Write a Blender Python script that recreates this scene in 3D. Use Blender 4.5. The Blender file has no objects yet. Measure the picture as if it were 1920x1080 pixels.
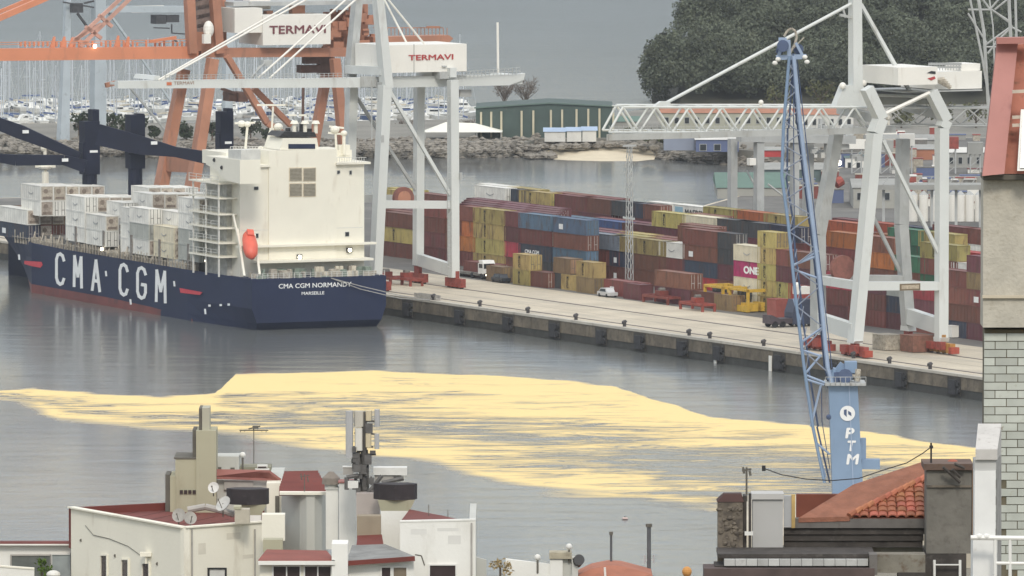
import bpy, math, random
from mathutils import Vector, Matrix, noise as mnoise
random.seed(7)
sc = bpy.context.scene
C = sc.collection
# ---------------------------------------------------------------- camera
CAM_H = 109.5; FPX = 17250.0; PITCH = 0.0688
cd = bpy.data.cameras.new("camera"); cam = bpy.data.objects.new("camera", cd); C.objects.link(cam)
cam.location = (0, 0, CAM_H); cam.rotation_euler = (math.pi/2 - PITCH, 0, 0)
cd.sensor_width = 36.0; cd.lens = FPX/1920*36.0; cd.clip_start = 5.0; cd.clip_end = 30000.0
sc.camera = cam
# ---------------------------------------------------------------- sky, sun, exposure
SUN_EL, SUN_AZ = math.radians(38), math.radians(176)   # sun behind the camera (azimuth from +Y clockwise)
w = bpy.data.worlds.new("World"); sc.world = w; w.use_nodes = True
nt = w.node_tree; nt.nodes.clear()
def wn(t, **k):
    n = nt.nodes.new(t)
    for a, b in k.items(): setattr(n, a, b)
    return n
def wl(a, b): nt.links.new(a, b)
def wmath(op, a, b=None, c=None):
    n = wn('ShaderNodeMath', operation=op)
    for i, x in enumerate((a, b, c)):
        if x is None: continue
        if isinstance(x, (int, float)): n.inputs[i].default_value = x
        else: wl(x, n.inputs[i])
    return n.outputs[0]
sky = wn('ShaderNodeTexSky', sky_type='NISHITA', sun_disc=False, sun_elevation=SUN_EL, sun_rotation=SUN_AZ)
bg1 = wn('ShaderNodeBackground'); bg1.inputs[1].default_value = 0.05; wl(sky.outputs[0], bg1.inputs[0])
tc = wn('ShaderNodeTexCoord'); sx = wn('ShaderNodeSeparateXYZ'); wl(tc.outputs['Generated'], sx.inputs[0])
el = wmath('MULTIPLY', wmath('ARCSINE', sx.outputs[2]), 180/math.pi)
az = wmath('MULTIPLY', wmath('ARCTAN2', sx.outputs[0], sx.outputs[1]), 180/math.pi)
# overcast cloud deck: slate grey low down, brighter overhead
ramp = wn('ShaderNodeValToRGB'); wl(wmath('DIVIDE', el, 90.0), ramp.inputs[0])
cr = ramp.color_ramp; cr.elements[0].position = 0.0; cr.elements[0].color = (0.42, 0.435, 0.445, 1)
cr.elements[1].position = 1.0; cr.elements[1].color = (1.08, 1.08, 1.07, 1)
for p, c in ((0.10, (0.46, 0.475, 0.48, 1)), (0.16, (0.50, 0.53, 0.55, 1)), (0.35, (0.92, 0.93, 0.92, 1))):
    e = cr.elements.new(p); e.color = c
cn = wn('ShaderNodeTexNoise'); cn.inputs['Scale'].default_value = 3.0; cn.inputs['Detail'].default_value = 4
mp = wn('ShaderNodeMapping'); mp.inputs['Scale'].default_value = (1, 1, 6); wl(tc.outputs['Generated'], mp.inputs[0]); wl(mp.outputs[0], cn.inputs[0])
cm = wn('ShaderNodeMixRGB', blend_type='MULTIPLY'); cm.inputs[0].default_value = 1.0
wl(ramp.outputs[0], cm.inputs[1])
cg = wn('ShaderNodeMapRange'); cg.inputs['From Min'].default_value = 0.3; cg.inputs['From Max'].default_value = 0.7
cg.inputs['To Min'].default_value = 0.9; cg.inputs['To Max'].default_value = 1.1
wl(cn.outputs[0], cg.inputs[0]); wl(cg.outputs[0], cm.inputs[2])
# the low evening gap between the far ridge and the cloud base, which the calm water mirrors
def curve(pts):
    n = wn('ShaderNodeFloatCurve'); mpn = n.mapping; cu = mpn.curves[0]
    mpn.use_clip = False
    cu.points[0].location = pts[0]; cu.points[1].location = pts[-1]
    for p in pts[1:-1]: cu.points.new(*p)
    for p in cu.points: p.handle_type = 'AUTO'
    mpn.update(); return n
def elv(py): return math.degrees(math.atan((py-540)/FPX) + PITCH)
def azx(px): return (math.degrees(math.atan((px-960)/FPX)) + 12)/24
def ecurve(l):   # (px, py) in the mirrored picture -> (azimuth, elevation/10)
    return curve([(azx(a), elv(b)/10) for a, b in l])
azn = wmath('DIVIDE', wmath('ADD', az, 12.0), 24.0)
top_pts = [(-2600,1010),(-1200,1000),(-300,1010),(500,1030),(1100,1060),(1900,1070),(2600,1050),(4000,1040)]
low_pts = [(-2600,700),(-1200,680),(-300,660),(300,640),(700,650),(1150,670),(1500,720),(1900,760),(2300,790),(4000,800)]
c_top = ecurve(top_pts); c_low = ecurve(low_pts)
for cnode in (c_top, c_low): wl(azn, cnode.inputs['Value'])
gn = wn('ShaderNodeTexNoise'); gn.inputs['Scale'].default_value = 60.0; gn.inputs['Detail'].default_value = 5
gm = wn('ShaderNodeMapping'); gm.inputs['Scale'].default_value = (1, 1, 7); wl(tc.outputs['Generated'], gm.inputs[0]); wl(gm.outputs[0], gn.inputs[0])
gnv = wmath('MULTIPLY', wmath('SUBTRACT', gn.outputs[0], 0.5), 0.55)
dtop = wmath('SUBTRACT', wmath('MULTIPLY', c_top.outputs[0], 10.0), wmath('ADD', el, gnv))
dlow = wmath('SUBTRACT', el, wmath('MULTIPLY', c_low.outputs[0], 10.0))
def sstep(x, a, b):
    n = wn('ShaderNodeMapRange', interpolation_type='SMOOTHSTEP'); n.inputs['From Min'].default_value = a; n.inputs['From Max'].default_value = b
    wl(x, n.inputs[0]); return n.outputs[0]
gmask = wmath('MULTIPLY', sstep(dtop, -0.1, 0.25), sstep(dlow, -0.05, 0.1))
gmask = wmath('MULTIPLY', gmask, sstep(wmath('ABSOLUTE', az), 11.5, 8.0))
gcol = wn('ShaderNodeMixRGB'); gcol.inputs[2].default_value = (1.55, 1.20, 0.56, 1)
wl(gmask, gcol.inputs[0]); wl(cm.outputs[0], gcol.inputs[1])
bg2 = wn('ShaderNodeBackground'); bg2.inputs[1].default_value = 1.0; wl(gcol.outputs[0], bg2.inputs[0])
mx = wn('ShaderNodeAddShader'); wl(bg1.outputs[0], mx.inputs[0]); wl(bg2.outputs[0], mx.inputs[1])
wo = wn('ShaderNodeOutputWorld'); wl(mx.outputs[0], wo.inputs[0])
ld = bpy.data.lights.new("sun", 'SUN'); ld.energy = 1.45; ld.angle = math.radians(11); ld.color = (1.0, 0.93, 0.82)
sun = bpy.data.objects.new("sun", ld); C.objects.link(sun)
sdir = Vector((math.sin(SUN_AZ)*math.cos(SUN_EL), math.cos(SUN_AZ)*math.cos(SUN_EL), math.sin(SUN_EL)))
sun.rotation_euler = sdir.to_track_quat('Z', 'Y').to_euler()
sc.view_settings.view_transform = 'Standard'; sc.view_settings.look = 'None'
sc.view_settings.exposure = 0.12; sc.view_settings.gamma = 1.0; sc.view_settings.use_curve_mapping = False
sc.cycles.max_bounces = 6; sc.cycles.volume_bounces = 1

# ---------------------------------------------------------------- survey helpers
CA, SA = math.cos(PITCH), math.sin(PITCH)
def ray(px, py):
    r = (px-960)/FPX; d = (540-py)/FPX
    return (r, CA+d*SA, -SA+d*CA)
def G(px, py, z=3.5):                 # where that sight line meets height z
    x, y, q = ray(px, py); t = (z-CAM_H)/q
    return (x*t, y*t, z)
def P(px, py, Y):                     # where it meets depth Y
    x, y, q = ray(px, py); t = Y/y
    return (x*t, Y, CAM_H+q*t)
def S(X, Y, Z):
    dz = Z-CAM_H; f = Y*CA-dz*SA; up = Y*SA+dz*CA
    return (960+FPX*X/f, 540-FPX*up/f)
def frame_of(a, b): th = math.atan2(b[0]-a[0], a[1]-b[1]); return (a, th)
QUAY = frame_of(G(738, 554), G(1843, 708)); SHIPF = frame_of(G(737, 570), G(1843, 752))
def use(fr):                          # switch the local plan frame (origin, heading)
    global O, TH, CT, ST
    O, TH = fr; CT, ST = math.cos(TH), math.sin(TH)
use(QUAY)
def L(v, u, z=3.5): return (O[0]-u*ST+v*CT, O[1]+u*CT+v*ST, z)       # harbour frame: x = v inland, y = u along the quay
def H(p): dx, dy = p[0]-O[0], p[1]-O[1]; return (dx*CT+dy*ST, -dx*ST+dy*CT, p[2])
def GH(px, py, z=3.5): return H(G(px, py, z))
def PV(px, py, v):                    # on the upright plane v = const, harbour frame
    x, y, q = ray(px, py)
    t = (v + O[0]*CT + O[1]*ST)/(x*CT+y*ST)
    return H((x*t, y*t, CAM_H+q*t))
def PU(px, py, u):
    x, y, q = ray(px, py)
    t = (u - O[0]*ST + O[1]*CT)/(-x*ST+y*CT)
    return H((x*t, y*t, CAM_H+q*t))
def PW(px, py, A, B):                 # on the upright plane through A and B, world frame
    nx, ny = B[1]-A[1], -(B[0]-A[0])
    x, y, q = ray(px, py); t = (A[0]*nx+A[1]*ny)/(x*nx+y*ny)
    return (x*t, y*t, CAM_H+q*t)
def u_of(px, v, z=3.5):
    lo, hi = -400.0, 900.0
    for _ in range(50):
        m_ = (lo+hi)/2
        if S(*L(v, m_, z))[0] > px: lo = m_
        else: hi = m_
    return (lo+hi)/2
# ---------------------------------------------------------------- mesh helper
class M:
    def __init__(s): s.v = []; s.f = []
    def add(s, vs, fs):
        n = len(s.v); s.v += [tuple(p) for p in vs]; s.f += [tuple(i+n for i in f) for f in fs]; return s
    def box(s, a, b):
        x0, x1 = sorted((a[0], b[0])); y0, y1 = sorted((a[1], b[1])); z0, z1 = sorted((a[2], b[2]))
        return s.add([(x0,y0,z0),(x1,y0,z0),(x1,y1,z0),(x0,y1,z0),(x0,y0,z1),(x1,y0,z1),(x1,y1,z1),(x0,y1,z1)],
                     [(0,3,2,1),(4,5,6,7),(0,1,5,4),(1,2,6,5),(2,3,7,6),(3,0,4,7)])
    def bc(s, c, d): return s.box([c[i]-d[i]/2 for i in range(3)], [c[i]+d[i]/2 for i in range(3)])
    def beam(s, p, q, w, h=None, up=(0,0,1)):
        h = h or w; p, q = Vector(p), Vector(q); d = (q-p)
        if d.length < 1e-6: return s
        d.normalize(); up = Vector(up)
        if abs(d.dot(up)) > 0.98: up = Vector((0,1,0))
        a = d.cross(up).normalized(); b = a.cross(d).normalized()
        vs = [e+a*(w/2*i)+b*(h/2*j) for e in (p, q) for i, j in ((-1,-1),(1,-1),(1,1),(-1,1))]
        return s.add(vs, [(0,1,2,3),(7,6,5,4),(0,4,5,1),(1,5,6,2),(2,6,7,3),(3,7,4,0)])
    def taper(s, p, q, w0, h0, w1, h1):
        p, q = Vector(p), Vector(q); d = (q-p).normalized(); up = Vector((0,1,0)) if abs(d.z) > .7 else Vector((0,0,1))
        a = d.cross(up).normalized(); b = a.cross(d).normalized()
        vs = [e+a*(ww/2*i)+b*(hh/2*j) for e, ww, hh in ((p,w0,h0),(q,w1,h1)) for i, j in ((-1,-1),(1,-1),(1,1),(-1,1))]
        return s.add(vs, [(0,1,2,3),(7,6,5,4),(0,4,5,1),(1,5,6,2),(2,6,7,3),(3,7,4,0)])
    def tube(s, p, q, r, n=6, r2=None):
        r2 = r if r2 is None else r2
        p, q = Vector(p), Vector(q); d = (q-p)
        if d.length < 1e-6: return s
        d.normalize(); up = Vector((0,0,1)) if abs(d.z) < 0.95 else Vector((0,1,0))
        a = d.cross(up).normalized(); b = a.cross(d).normalized()
        vs = []
        for e, rr in ((p, r), (q, r2)):
            for i in range(n):
                t = 2*math.pi*i/n; vs.append(e+a*(rr*math.cos(t))+b*(rr*math.sin(t)))
        fs = [(i, (i+1) % n, n+(i+1) % n, n+i) for i in range(n)]
        return s.add(vs, fs+[tuple(range(n))[::-1], tuple(range(n, 2*n))])
    def poly(s, pts, z0, z1):          # upright prism over a plan outline
        n = len(pts); vs = [(p[0], p[1], z0) for p in pts]+[(p[0], p[1], z1) for p in pts]
        return s.add(vs, [(i, (i+1) % n, n+(i+1) % n, n+i) for i in range(n)]+[tuple(range(n))[::-1], tuple(range(n, 2*n))])
    def slab(s, pts, d):               # any flat outline given thickness along vector d
        n = len(pts); d = Vector(d); vs = [Vector(p) for p in pts]+[Vector(p)+d for p in pts]
        return s.add(vs, [(i, (i+1) % n, n+(i+1) % n, n+i) for i in range(n)]+[tuple(range(n))[::-1], tuple(range(n, 2*n))])
    def ball(s, c, r, n=8, m=5, sz=1.0, jit=0):
        vs = [(c[0], c[1], c[2]-r*sz)]
        for j in range(1, m):
            t = math.pi*j/m
            for i in range(n):
                k = 1+random.uniform(-jit, jit); a = 2*math.pi*i/n
                vs.append((c[0]+r*k*math.sin(t)*math.cos(a), c[1]+r*k*math.sin(t)*math.sin(a), c[2]-r*k*sz*math.cos(t)))
        vs.append((c[0], c[1], c[2]+r*sz)); e = len(vs)-1
        fs = [(0, 1+(i+1) % n, 1+i) for i in range(n)]
        for j in range(m-2):
            fs += [(1+j*n+i, 1+j*n+(i+1) % n, 1+(j+1)*n+(i+1) % n, 1+(j+1)*n+i) for i in range(n)]
        fs += [(e, 1+(m-2)*n+i, 1+(m-2)*n+(i+1) % n) for i in range(n)]
        return s.add(vs, fs)
    def dish(s, c, r, d, n=14):        # open bowl facing direction d
        d = Vector(d).normalized(); up = Vector((0,0,1)); a = d.cross(up).normalized(); b = a.cross(d).normalized(); c = Vector(c)
        vs = [c-d*r*0.25]; R = [(0.5, -.19), (0.85, -.06), (1.0, 0)]
        for k, dd in R:
            for i in range(n):
                t = 2*math.pi*i/n; vs.append(c+a*(r*k*math.cos(t))+b*(r*k*math.sin(t))+d*(r*dd))
        vs.append(c-d*(r*0.25+0.03))
        for k, dd in R:
            for i in range(n):
                t = 2*math.pi*i/n; vs.append(c+a*(r*k*math.cos(t))+b*(r*k*math.sin(t))+d*(r*dd-0.03))
        o = 1+3*n; fs = []
        for base in (0, o):
            fs += [(base, base+1+i, base+1+(i+1) % n) for i in range(n)]
            for j in range(2): fs += [(base+1+j*n+i, base+1+(j+1)*n+i, base+1+(j+1)*n+(i+1) % n, base+1+j*n+(i+1) % n) for i in range(n)]
        return s.add(vs, fs)
    def text(s, t, org, xd, yd, size, bold=0.0, depth=0.04, sx=1.0, align='LEFT'):
        cu = bpy.data.curves.new("lettering", 'FONT'); cu.body = t; cu.size = size; cu.extrude = 0.001
        cu.align_x = align; cu.resolution_u = 3
        ob = bpy.data.objects.new("lettering", cu); C.objects.link(ob)
        dg = bpy.context.evaluated_depsgraph_get(); me = ob.evaluated_get(dg).to_mesh()
        xd, yd, org = Vector(xd), Vector(yd), Vector(org); nd = xd.cross(yd)
        for i, (sh, sv) in enumerate(((0,0),(bold,0),(-bold,0),(0,bold),(0,-bold)) if bold else ((0,0),)):   # heavier weight: layered copies
            s.add([org+xd*((v.co.x+sh*size)*sx)+yd*(v.co.y+sv*size)+nd*((depth+.004*i) if v.co.z > 0 else .001*i) for v in me.vertices], [tuple(p.vertices) for p in me.polygons])
        ob.evaluated_get(dg).to_mesh_clear(); bpy.data.objects.remove(ob); bpy.data.curves.remove(cu)
        return s
def mesh_of(name, m, o=(0,0,0), mat=None, smooth=False):
    me = bpy.data.meshes.new(name)
    me.from_pydata([(p[0]-o[0], p[1]-o[1], p[2]-o[2]) for p in m.v], [], m.f)
    if mat: me.materials.append(mat)
    if smooth:
        for p in me.polygons: p.use_smooth = True
    me.update(); return me
class Thing:
    def __init__(s, name, label, cat, o, fr='h', group=None, rot=None):
        e = bpy.data.objects.new(name, None); C.objects.link(e); e.empty_display_size = 0.5
        s.e = e; s.o = o; s.fr = fr
        if fr == 'h': e.location = L(o[0], o[1], o[2]); e.rotation_euler = (0, 0, TH)
        else: e.location = o
        e['label'] = label; e['category'] = cat
        if group: e['group'] = group
    def part(s, name, m, mat, parent=None, label=None, smooth=False, kind=None):
        ob = bpy.data.objects.new(name, mesh_of(name, m, s.o, mat, smooth)); C.objects.link(ob)
        ob.parent = parent or s.e
        if label: ob['label'] = label
        if kind: ob['kind'] = kind
        return ob
def solo(name, m, mat, label=None, cat=None, o=(0,0,0), fr='w', group=None, kind=None, smooth=False, parent=None):
    ob = bpy.data.objects.new(name, mesh_of(name, m, o, mat, smooth)); C.objects.link(ob)
    if parent: ob.parent = parent
    elif fr == 'h': ob.location = L(o[0], o[1], o[2]); ob.rotation_euler = (0, 0, TH)
    else: ob.location = o
    if label: ob['label'] = label
    if cat: ob['category'] = cat
    if group: ob['group'] = group
    if kind: ob['kind'] = kind
    return ob
def copy_tree(o, loc, label=None, group=None, parent=None, rotz=None, scale=None):
    c = o.copy(); C.objects.link(c)
    if parent is not None: c.parent = parent
    else:
        c.location = loc
        if rotz is not None: c.rotation_euler = (0, 0, rotz)
        if scale: c.scale = scale
    if label: c['label'] = label
    if group: c['group'] = group
    for ch in list(o.children): copy_tree(ch, None, parent=c)
    return c
# ---------------------------------------------------------------- materials
MATS = {}
def mat(name, col, rough=0.6, var=0.12, scale=0.6, metal=0.0, dirt=0.0, dirtcol=(0.10,0.06,0.035), rnd=0.0, bump=0.0, bscale=4.0, streak=0.0, emit=0.0, spec=None, dsc=None):
    if name in MATS: return MATS[name]
    m = bpy.data.materials.new(name); m.use_nodes = True; t = m.node_tree; b = t.nodes['Principled BSDF']
    b.inputs['Roughness'].default_value = rough; b.inputs['Metallic'].default_value = metal
    if spec is not None: b.inputs['Specular IOR Level'].default_value = spec
    tcn = t.nodes.new('ShaderNodeTexCoord'); co = tcn.outputs['Object']
    n1 = t.nodes.new('ShaderNodeTexNoise'); n1.inputs['Scale'].default_value = scale; n1.inputs['Detail'].default_value = 5
    oi = t.nodes.new('ShaderNodeObjectInfo')
    vm = t.nodes.new('ShaderNodeVectorMath'); vm.operation = 'MULTIPLY_ADD'; vm.inputs[1].default_value = (1,1,1)
    cx = t.nodes.new('ShaderNodeCombineXYZ'); mu = t.nodes.new('ShaderNodeMath'); mu.operation = 'MULTIPLY'; mu.inputs[1].default_value = 97.0
    t.links.new(oi.outputs['Random'], mu.inputs[0]); t.links.new(mu.outputs[0], cx.inputs[0]); t.links.new(mu.outputs[0], cx.inputs[2])
    t.links.new(co, vm.inputs[0]); t.links.new(cx.outputs[0], vm.inputs[2]); t.links.new(vm.outputs[0], n1.inputs[0])
    hs = t.nodes.new('ShaderNodeHueSaturation'); hs.inputs['Color'].default_value = (*col, 1)
    mr = t.nodes.new('ShaderNodeMapRange'); mr.inputs['From Min'].default_value = 0.25; mr.inputs['From Max'].default_value = 0.75
    mr.inputs['To Min'].default_value = 1-var; mr.inputs['To Max'].default_value = 1+var; t.links.new(n1.outputs[0], mr.inputs[0])
    val = mr.outputs[0]
    if rnd:
        r2 = t.nodes.new('ShaderNodeMapRange'); r2.inputs['To Min'].default_value = 1-rnd; r2.inputs['To Max'].default_value = 1+rnd
        t.links.new(oi.outputs['Random'], r2.inputs[0]); mm = t.nodes.new('ShaderNodeMath'); mm.operation = 'MULTIPLY'
        t.links.new(val, mm.inputs[0]); t.links.new(r2.outputs[0], mm.inputs[1]); val = mm.outputs[0]
        fr = t.nodes.new('ShaderNodeMath'); fr.operation = 'FRACT'; m3 = t.nodes.new('ShaderNodeMath'); m3.operation = 'MULTIPLY'; m3.inputs[1].default_value = 7.31
        t.links.new(oi.outputs['Random'], m3.inputs[0]); t.links.new(m3.outputs[0], fr.inputs[0])
        r3 = t.nodes.new('ShaderNodeMapRange'); r3.inputs['To Min'].default_value = 0.5-rnd*0.06; r3.inputs['To Max'].default_value = 0.5+rnd*0.06
        t.links.new(fr.outputs[0], r3.inputs[0]); t.links.new(r3.outputs[0], hs.inputs['Hue'])
    t.links.new(val, hs.inputs['Value'])
    out = hs.outputs[0]
    if dirt:
        n2 = t.nodes.new('ShaderNodeTexNoise'); n2.inputs['Scale'].default_value = scale*2.3; n2.inputs['Detail'].default_value = 7; n2.inputs['Roughness'].default_value = 0.65
        mpp = t.nodes.new('ShaderNodeMapping'); mpp.inputs['Scale'].default_value = dsc or (1, 1, 0.25 if streak else 1.0)
        t.links.new(vm.outputs[0], mpp.inputs[0]); t.links.new(mpp.outputs[0], n2.inputs[0])
        mr2 = t.nodes.new('ShaderNodeMapRange'); mr2.inputs['From Min'].default_value = 0.66-dirt*0.3; mr2.inputs['From Max'].default_value = 0.78-dirt*0.15
        mr2.inputs['To Max'].default_value = min(1, 0.4+dirt)
        t.links.new(n2.outputs[0], mr2.inputs[0])
        mxx = t.nodes.new('ShaderNodeMixRGB'); mxx.inputs[2].default_value = (*dirtcol, 1)
        t.links.new(mr2.outputs[0], mxx.inputs[0]); t.links.new(out, mxx.inputs[1]); out = mxx.outputs[0]
    t.links.new(out, b.inputs['Base Color'])
    if emit:
        b.inputs['Emission Color'].default_value = (*col, 1); b.inputs['Emission Strength'].default_value = emit
    if bump:
        n3 = t.nodes.new('ShaderNodeTexNoise'); n3.inputs['Scale'].default_value = bscale; n3.inputs['Detail'].default_value = 6; t.links.new(vm.outputs[0], n3.inputs[0])
        bp = t.nodes.new('ShaderNodeBump'); bp.inputs['Strength'].default_value = 1.0; bp.inputs['Distance'].default_value = bump
        t.links.new(n3.outputs[0], bp.inputs['Height']); t.links.new(bp.outputs[0], b.inputs['Normal'])
    MATS[name] = m; return m
# ================================================================ SETTING
calm_far = [(-200,733),(0,732),(60,728),(160,734),(300,742),(390,737),(410,734),(426,716),(434,703),(560,697),(700,694),(900,704),(1050,713),(1150,722),(1235,752),(1330,782),(1500,795),(1640,812),(1820,838),(2000,846)]
calm_near = [(-200,742),(0,746),(60,768),(110,790),(300,805),(450,818),(620,845),(820,872),(940,905),(1020,922),(1200,938),(1340,956),(1500,960),(1700,945),(1820,925),(2000,900)]
def water_mat():
    """open water ruffled by wind, with one long calm slick painted with yellow glow; the slick's outline is laid out in metres on the surface"""
    m = bpy.data.materials.new("sea_water"); m.use_nodes = True; t = m.node_tree; b = t.nodes['Principled BSDF']
    b.inputs['Base Color'].default_value = (0.055, 0.07, 0.075, 1); b.inputs['IOR'].default_value = 1.34
    tcn = t.nodes.new('ShaderNodeTexCoord'); co = tcn.outputs['Object']
    def nz(scale, det=3, sc=(1,1,1), rough=0.5, dist=0.0):
        mp_ = t.nodes.new('ShaderNodeMapping'); mp_.inputs['Scale'].default_value = sc; t.links.new(co, mp_.inputs[0])
        n = t.nodes.new('ShaderNodeTexNoise'); n.inputs['Scale'].default_value = scale; n.inputs['Detail'].default_value = det; n.inputs['Roughness'].default_value = rough; n.inputs['Distortion'].default_value = dist
        t.links.new(mp_.outputs[0], n.inputs[0]); return n.outputs[0]
    def mt(op, a, b_=None):
        n = t.nodes.new('ShaderNodeMath'); n.operation = op
        for i, x in enumerate((a, b_)):
            if x is None: continue
            if isinstance(x, (int, float)): n.inputs[i].default_value = x
            else: t.links.new(x, n.inputs[i])
        return n.outputs[0]
    def mrg(x, a, b_, c, d, kind='SMOOTHSTEP'):
        n = t.nodes.new('ShaderNodeMapRange'); n.interpolation_type = kind
        for i, q in enumerate((a, b_, c, d)): n.inputs[i+1].default_value = q
        t.links.new(x, n.inputs[0]); return n.outputs[0]
    sx_ = t.nodes.new('ShaderNodeSeparateXYZ'); t.links.new(co, sx_.inputs[0])
    X0, X1, Y0, Y1 = -100.0, 100.0, 1100.0, 1500.0
    xn = mrg(sx_.outputs[0], X0, X1, 0, 1, 'LINEAR')
    def edge(l):
        n = t.nodes.new('ShaderNodeFloatCurve'); mpn = n.mapping; mpn.use_clip = False; cu = mpn.curves[0]
        p = [((g[0]-X0)/(X1-X0), (g[1]-Y0)/(Y1-Y0)) for g in (G(x, y, 0) for x, y in l)]
        cu.points[0].location = p[0]; cu.points[1].location = p[-1]
        for q in p[1:-1]: cu.points.new(*q)
        for q in cu.points: q.handle_type = 'VECTOR'
        mpn.update(); t.links.new(xn, n.inputs['Value']); return mt('ADD', mt('MULTIPLY', n.outputs[0], Y1-Y0), Y0)
    Y = sx_.outputs[1]
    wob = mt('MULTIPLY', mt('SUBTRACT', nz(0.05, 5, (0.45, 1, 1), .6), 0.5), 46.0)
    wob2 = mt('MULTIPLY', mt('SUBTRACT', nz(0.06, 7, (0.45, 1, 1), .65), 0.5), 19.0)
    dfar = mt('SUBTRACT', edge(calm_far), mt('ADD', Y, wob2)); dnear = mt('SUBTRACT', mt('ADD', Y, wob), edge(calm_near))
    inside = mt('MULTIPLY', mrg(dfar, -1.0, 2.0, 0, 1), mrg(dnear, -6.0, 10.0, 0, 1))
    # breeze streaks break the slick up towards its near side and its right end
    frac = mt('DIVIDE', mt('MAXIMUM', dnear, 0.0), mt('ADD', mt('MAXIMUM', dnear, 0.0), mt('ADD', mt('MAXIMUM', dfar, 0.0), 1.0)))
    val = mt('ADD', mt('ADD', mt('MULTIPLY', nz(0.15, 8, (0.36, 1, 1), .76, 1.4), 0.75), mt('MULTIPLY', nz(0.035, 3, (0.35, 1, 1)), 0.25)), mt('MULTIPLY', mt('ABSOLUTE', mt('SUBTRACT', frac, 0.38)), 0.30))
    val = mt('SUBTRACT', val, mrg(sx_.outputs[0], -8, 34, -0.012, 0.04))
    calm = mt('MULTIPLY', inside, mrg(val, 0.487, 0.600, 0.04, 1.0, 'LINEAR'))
    ruf = mt('SUBTRACT', 1.0, calm)
    gust = mrg(nz(0.012, 4, (0.6, 1, 1)), 0.38, 0.66, 0.35, 1.0)
    rip = mt('MULTIPLY', nz(0.55, 4, (0.55, 1, 1), .6), mt('ADD', 0.006, mt('MULTIPLY', mt('MULTIPLY', ruf, gust), 0.065)))
    rip2 = mt('MULTIPLY', nz(0.12, 3, (0.5, 1, 1)), mt('ADD', 0.02, mt('MULTIPLY', ruf, 0.13)))
    hgt = mt('ADD', rip, rip2)
    bp = t.nodes.new('ShaderNodeBump'); bp.inputs['Strength'].default_value = 1.0; bp.inputs['Distance'].default_value = 1.0
    t.links.new(hgt, bp.inputs['Height']); t.links.new(bp.outputs[0], b.inputs['Normal'])
    t.links.new(mt('ADD', 0.17, mt('MULTIPLY', calm, 0.43)), b.inputs['Roughness'])
    # low yellow sky glow on the slick, painted into its base colour
    glow_mix = t.nodes.new('ShaderNodeMixRGB'); glow_mix.inputs[1].default_value = (0.12, 0.125, 0.12, 1); glow_mix.inputs[2].default_value = (0.84, 0.63, 0.27, 1)
    t.links.new(calm, glow_mix.inputs[0]); t.links.new(glow_mix.outputs[0], b.inputs['Base Color'])
    return m
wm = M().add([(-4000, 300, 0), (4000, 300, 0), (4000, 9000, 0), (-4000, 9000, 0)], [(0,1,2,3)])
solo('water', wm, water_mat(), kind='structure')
# far ridge across the ria: only seen mirrored in the water
hm = M(); hp = [(px, py) for px, py in low_pts]
def ridge_e(px):
    for (a, b), (c, d) in zip(hp, hp[1:]):
        if a <= px <= c: return elv(b+(d-b)*(px-a)/(c-a))
    return elv(hp[0][1] if px < hp[0][0] else hp[-1][1])
RY = 7600; nx = 120; vs = []; fs = []
for i in range(nx+1):
    px = -9000+i*18000/nx + 960; ax = (px-960)/FPX; X = RY*ax*1.0
    e = ridge_e(px)-0.03
    h = (RY-1350)*math.tan(math.radians(e))
    for k, (dy, hh) in enumerate(((-900, -2), (-600, .35), (-300, .7), (0, 1.0), (400, .9), (900, -2))):
        z = h*hh if hh > 0 else -2
        if 0 < k < 3: z *= 1+0.12*mnoise.noise(Vector((X*.003, k*1.3, 0)))
        vs.append((X, RY+dy, z))
for i in range(nx):
    for k in range(5): a = i*6+k; fs.append((a, a+6, a+7, a+1))
hm.add(vs, fs)
solo('hills', hm, mat('far_woodland', (0.07,0.085,0.075), 0.95, 0.3, 0.004), kind='structure')

# quay and yard ground (harbour frame)
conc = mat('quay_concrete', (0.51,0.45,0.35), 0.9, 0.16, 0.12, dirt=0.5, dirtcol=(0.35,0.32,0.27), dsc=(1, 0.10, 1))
FAR = 700; NEAR = -330
back = [GH(1385, 330, 3.5), GH(1240, 352, 3.5), GH(1000, 352), GH(860, 352), GH(500, 345)]
g = [(0.6, NEAR), (0.6, 280)] + [(118, 280), (118, GH(1390, 420)[1])] + [(330, GH(1390,420)[1]+250), (700, 250), (700, NEAR)]
solo('quay_ground', M().poly([(a, b) for a, b in g][::-1], 2.6, 3.5), conc, o=(0,0,0), fr='h', kind='structure')
qw = Thing('quay_wall', 'long stained concrete quay wall with black fender recesses along the water', 'quay wall', (0,0,0), 'h')
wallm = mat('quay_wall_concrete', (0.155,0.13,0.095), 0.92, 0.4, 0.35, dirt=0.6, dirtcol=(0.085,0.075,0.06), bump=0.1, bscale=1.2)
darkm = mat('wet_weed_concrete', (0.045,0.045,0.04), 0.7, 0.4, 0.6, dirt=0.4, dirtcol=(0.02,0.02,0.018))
rub = mat('black_rubber', (0.022,0.022,0.024), 0.8, 0.3, 1.0)
cope = mat('cope_stone', (0.46,0.43,0.37), 0.9, 0.15, 0.3, dirt=0.3, dirtcol=(0.2,0.17,0.14))
PAN = 10.0
fend = []
us = [u_of(x, 0.0) for x, y in ((765,574),(862,590),(953,605),(1040,618),(1128,634),(1200,645),(1280,660),(1348,672),(1462,690),(1560,705),(1690,727),(1790,744))]
for i in range(-33, 28):
    u0 = i*PAN
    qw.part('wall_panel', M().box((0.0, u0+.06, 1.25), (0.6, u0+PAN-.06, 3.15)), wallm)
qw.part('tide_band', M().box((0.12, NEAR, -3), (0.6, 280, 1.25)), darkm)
qw.part('backing_wall', M().box((0.25, NEAR, -3), (0.6, 280, 3.1)), darkm)
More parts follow.
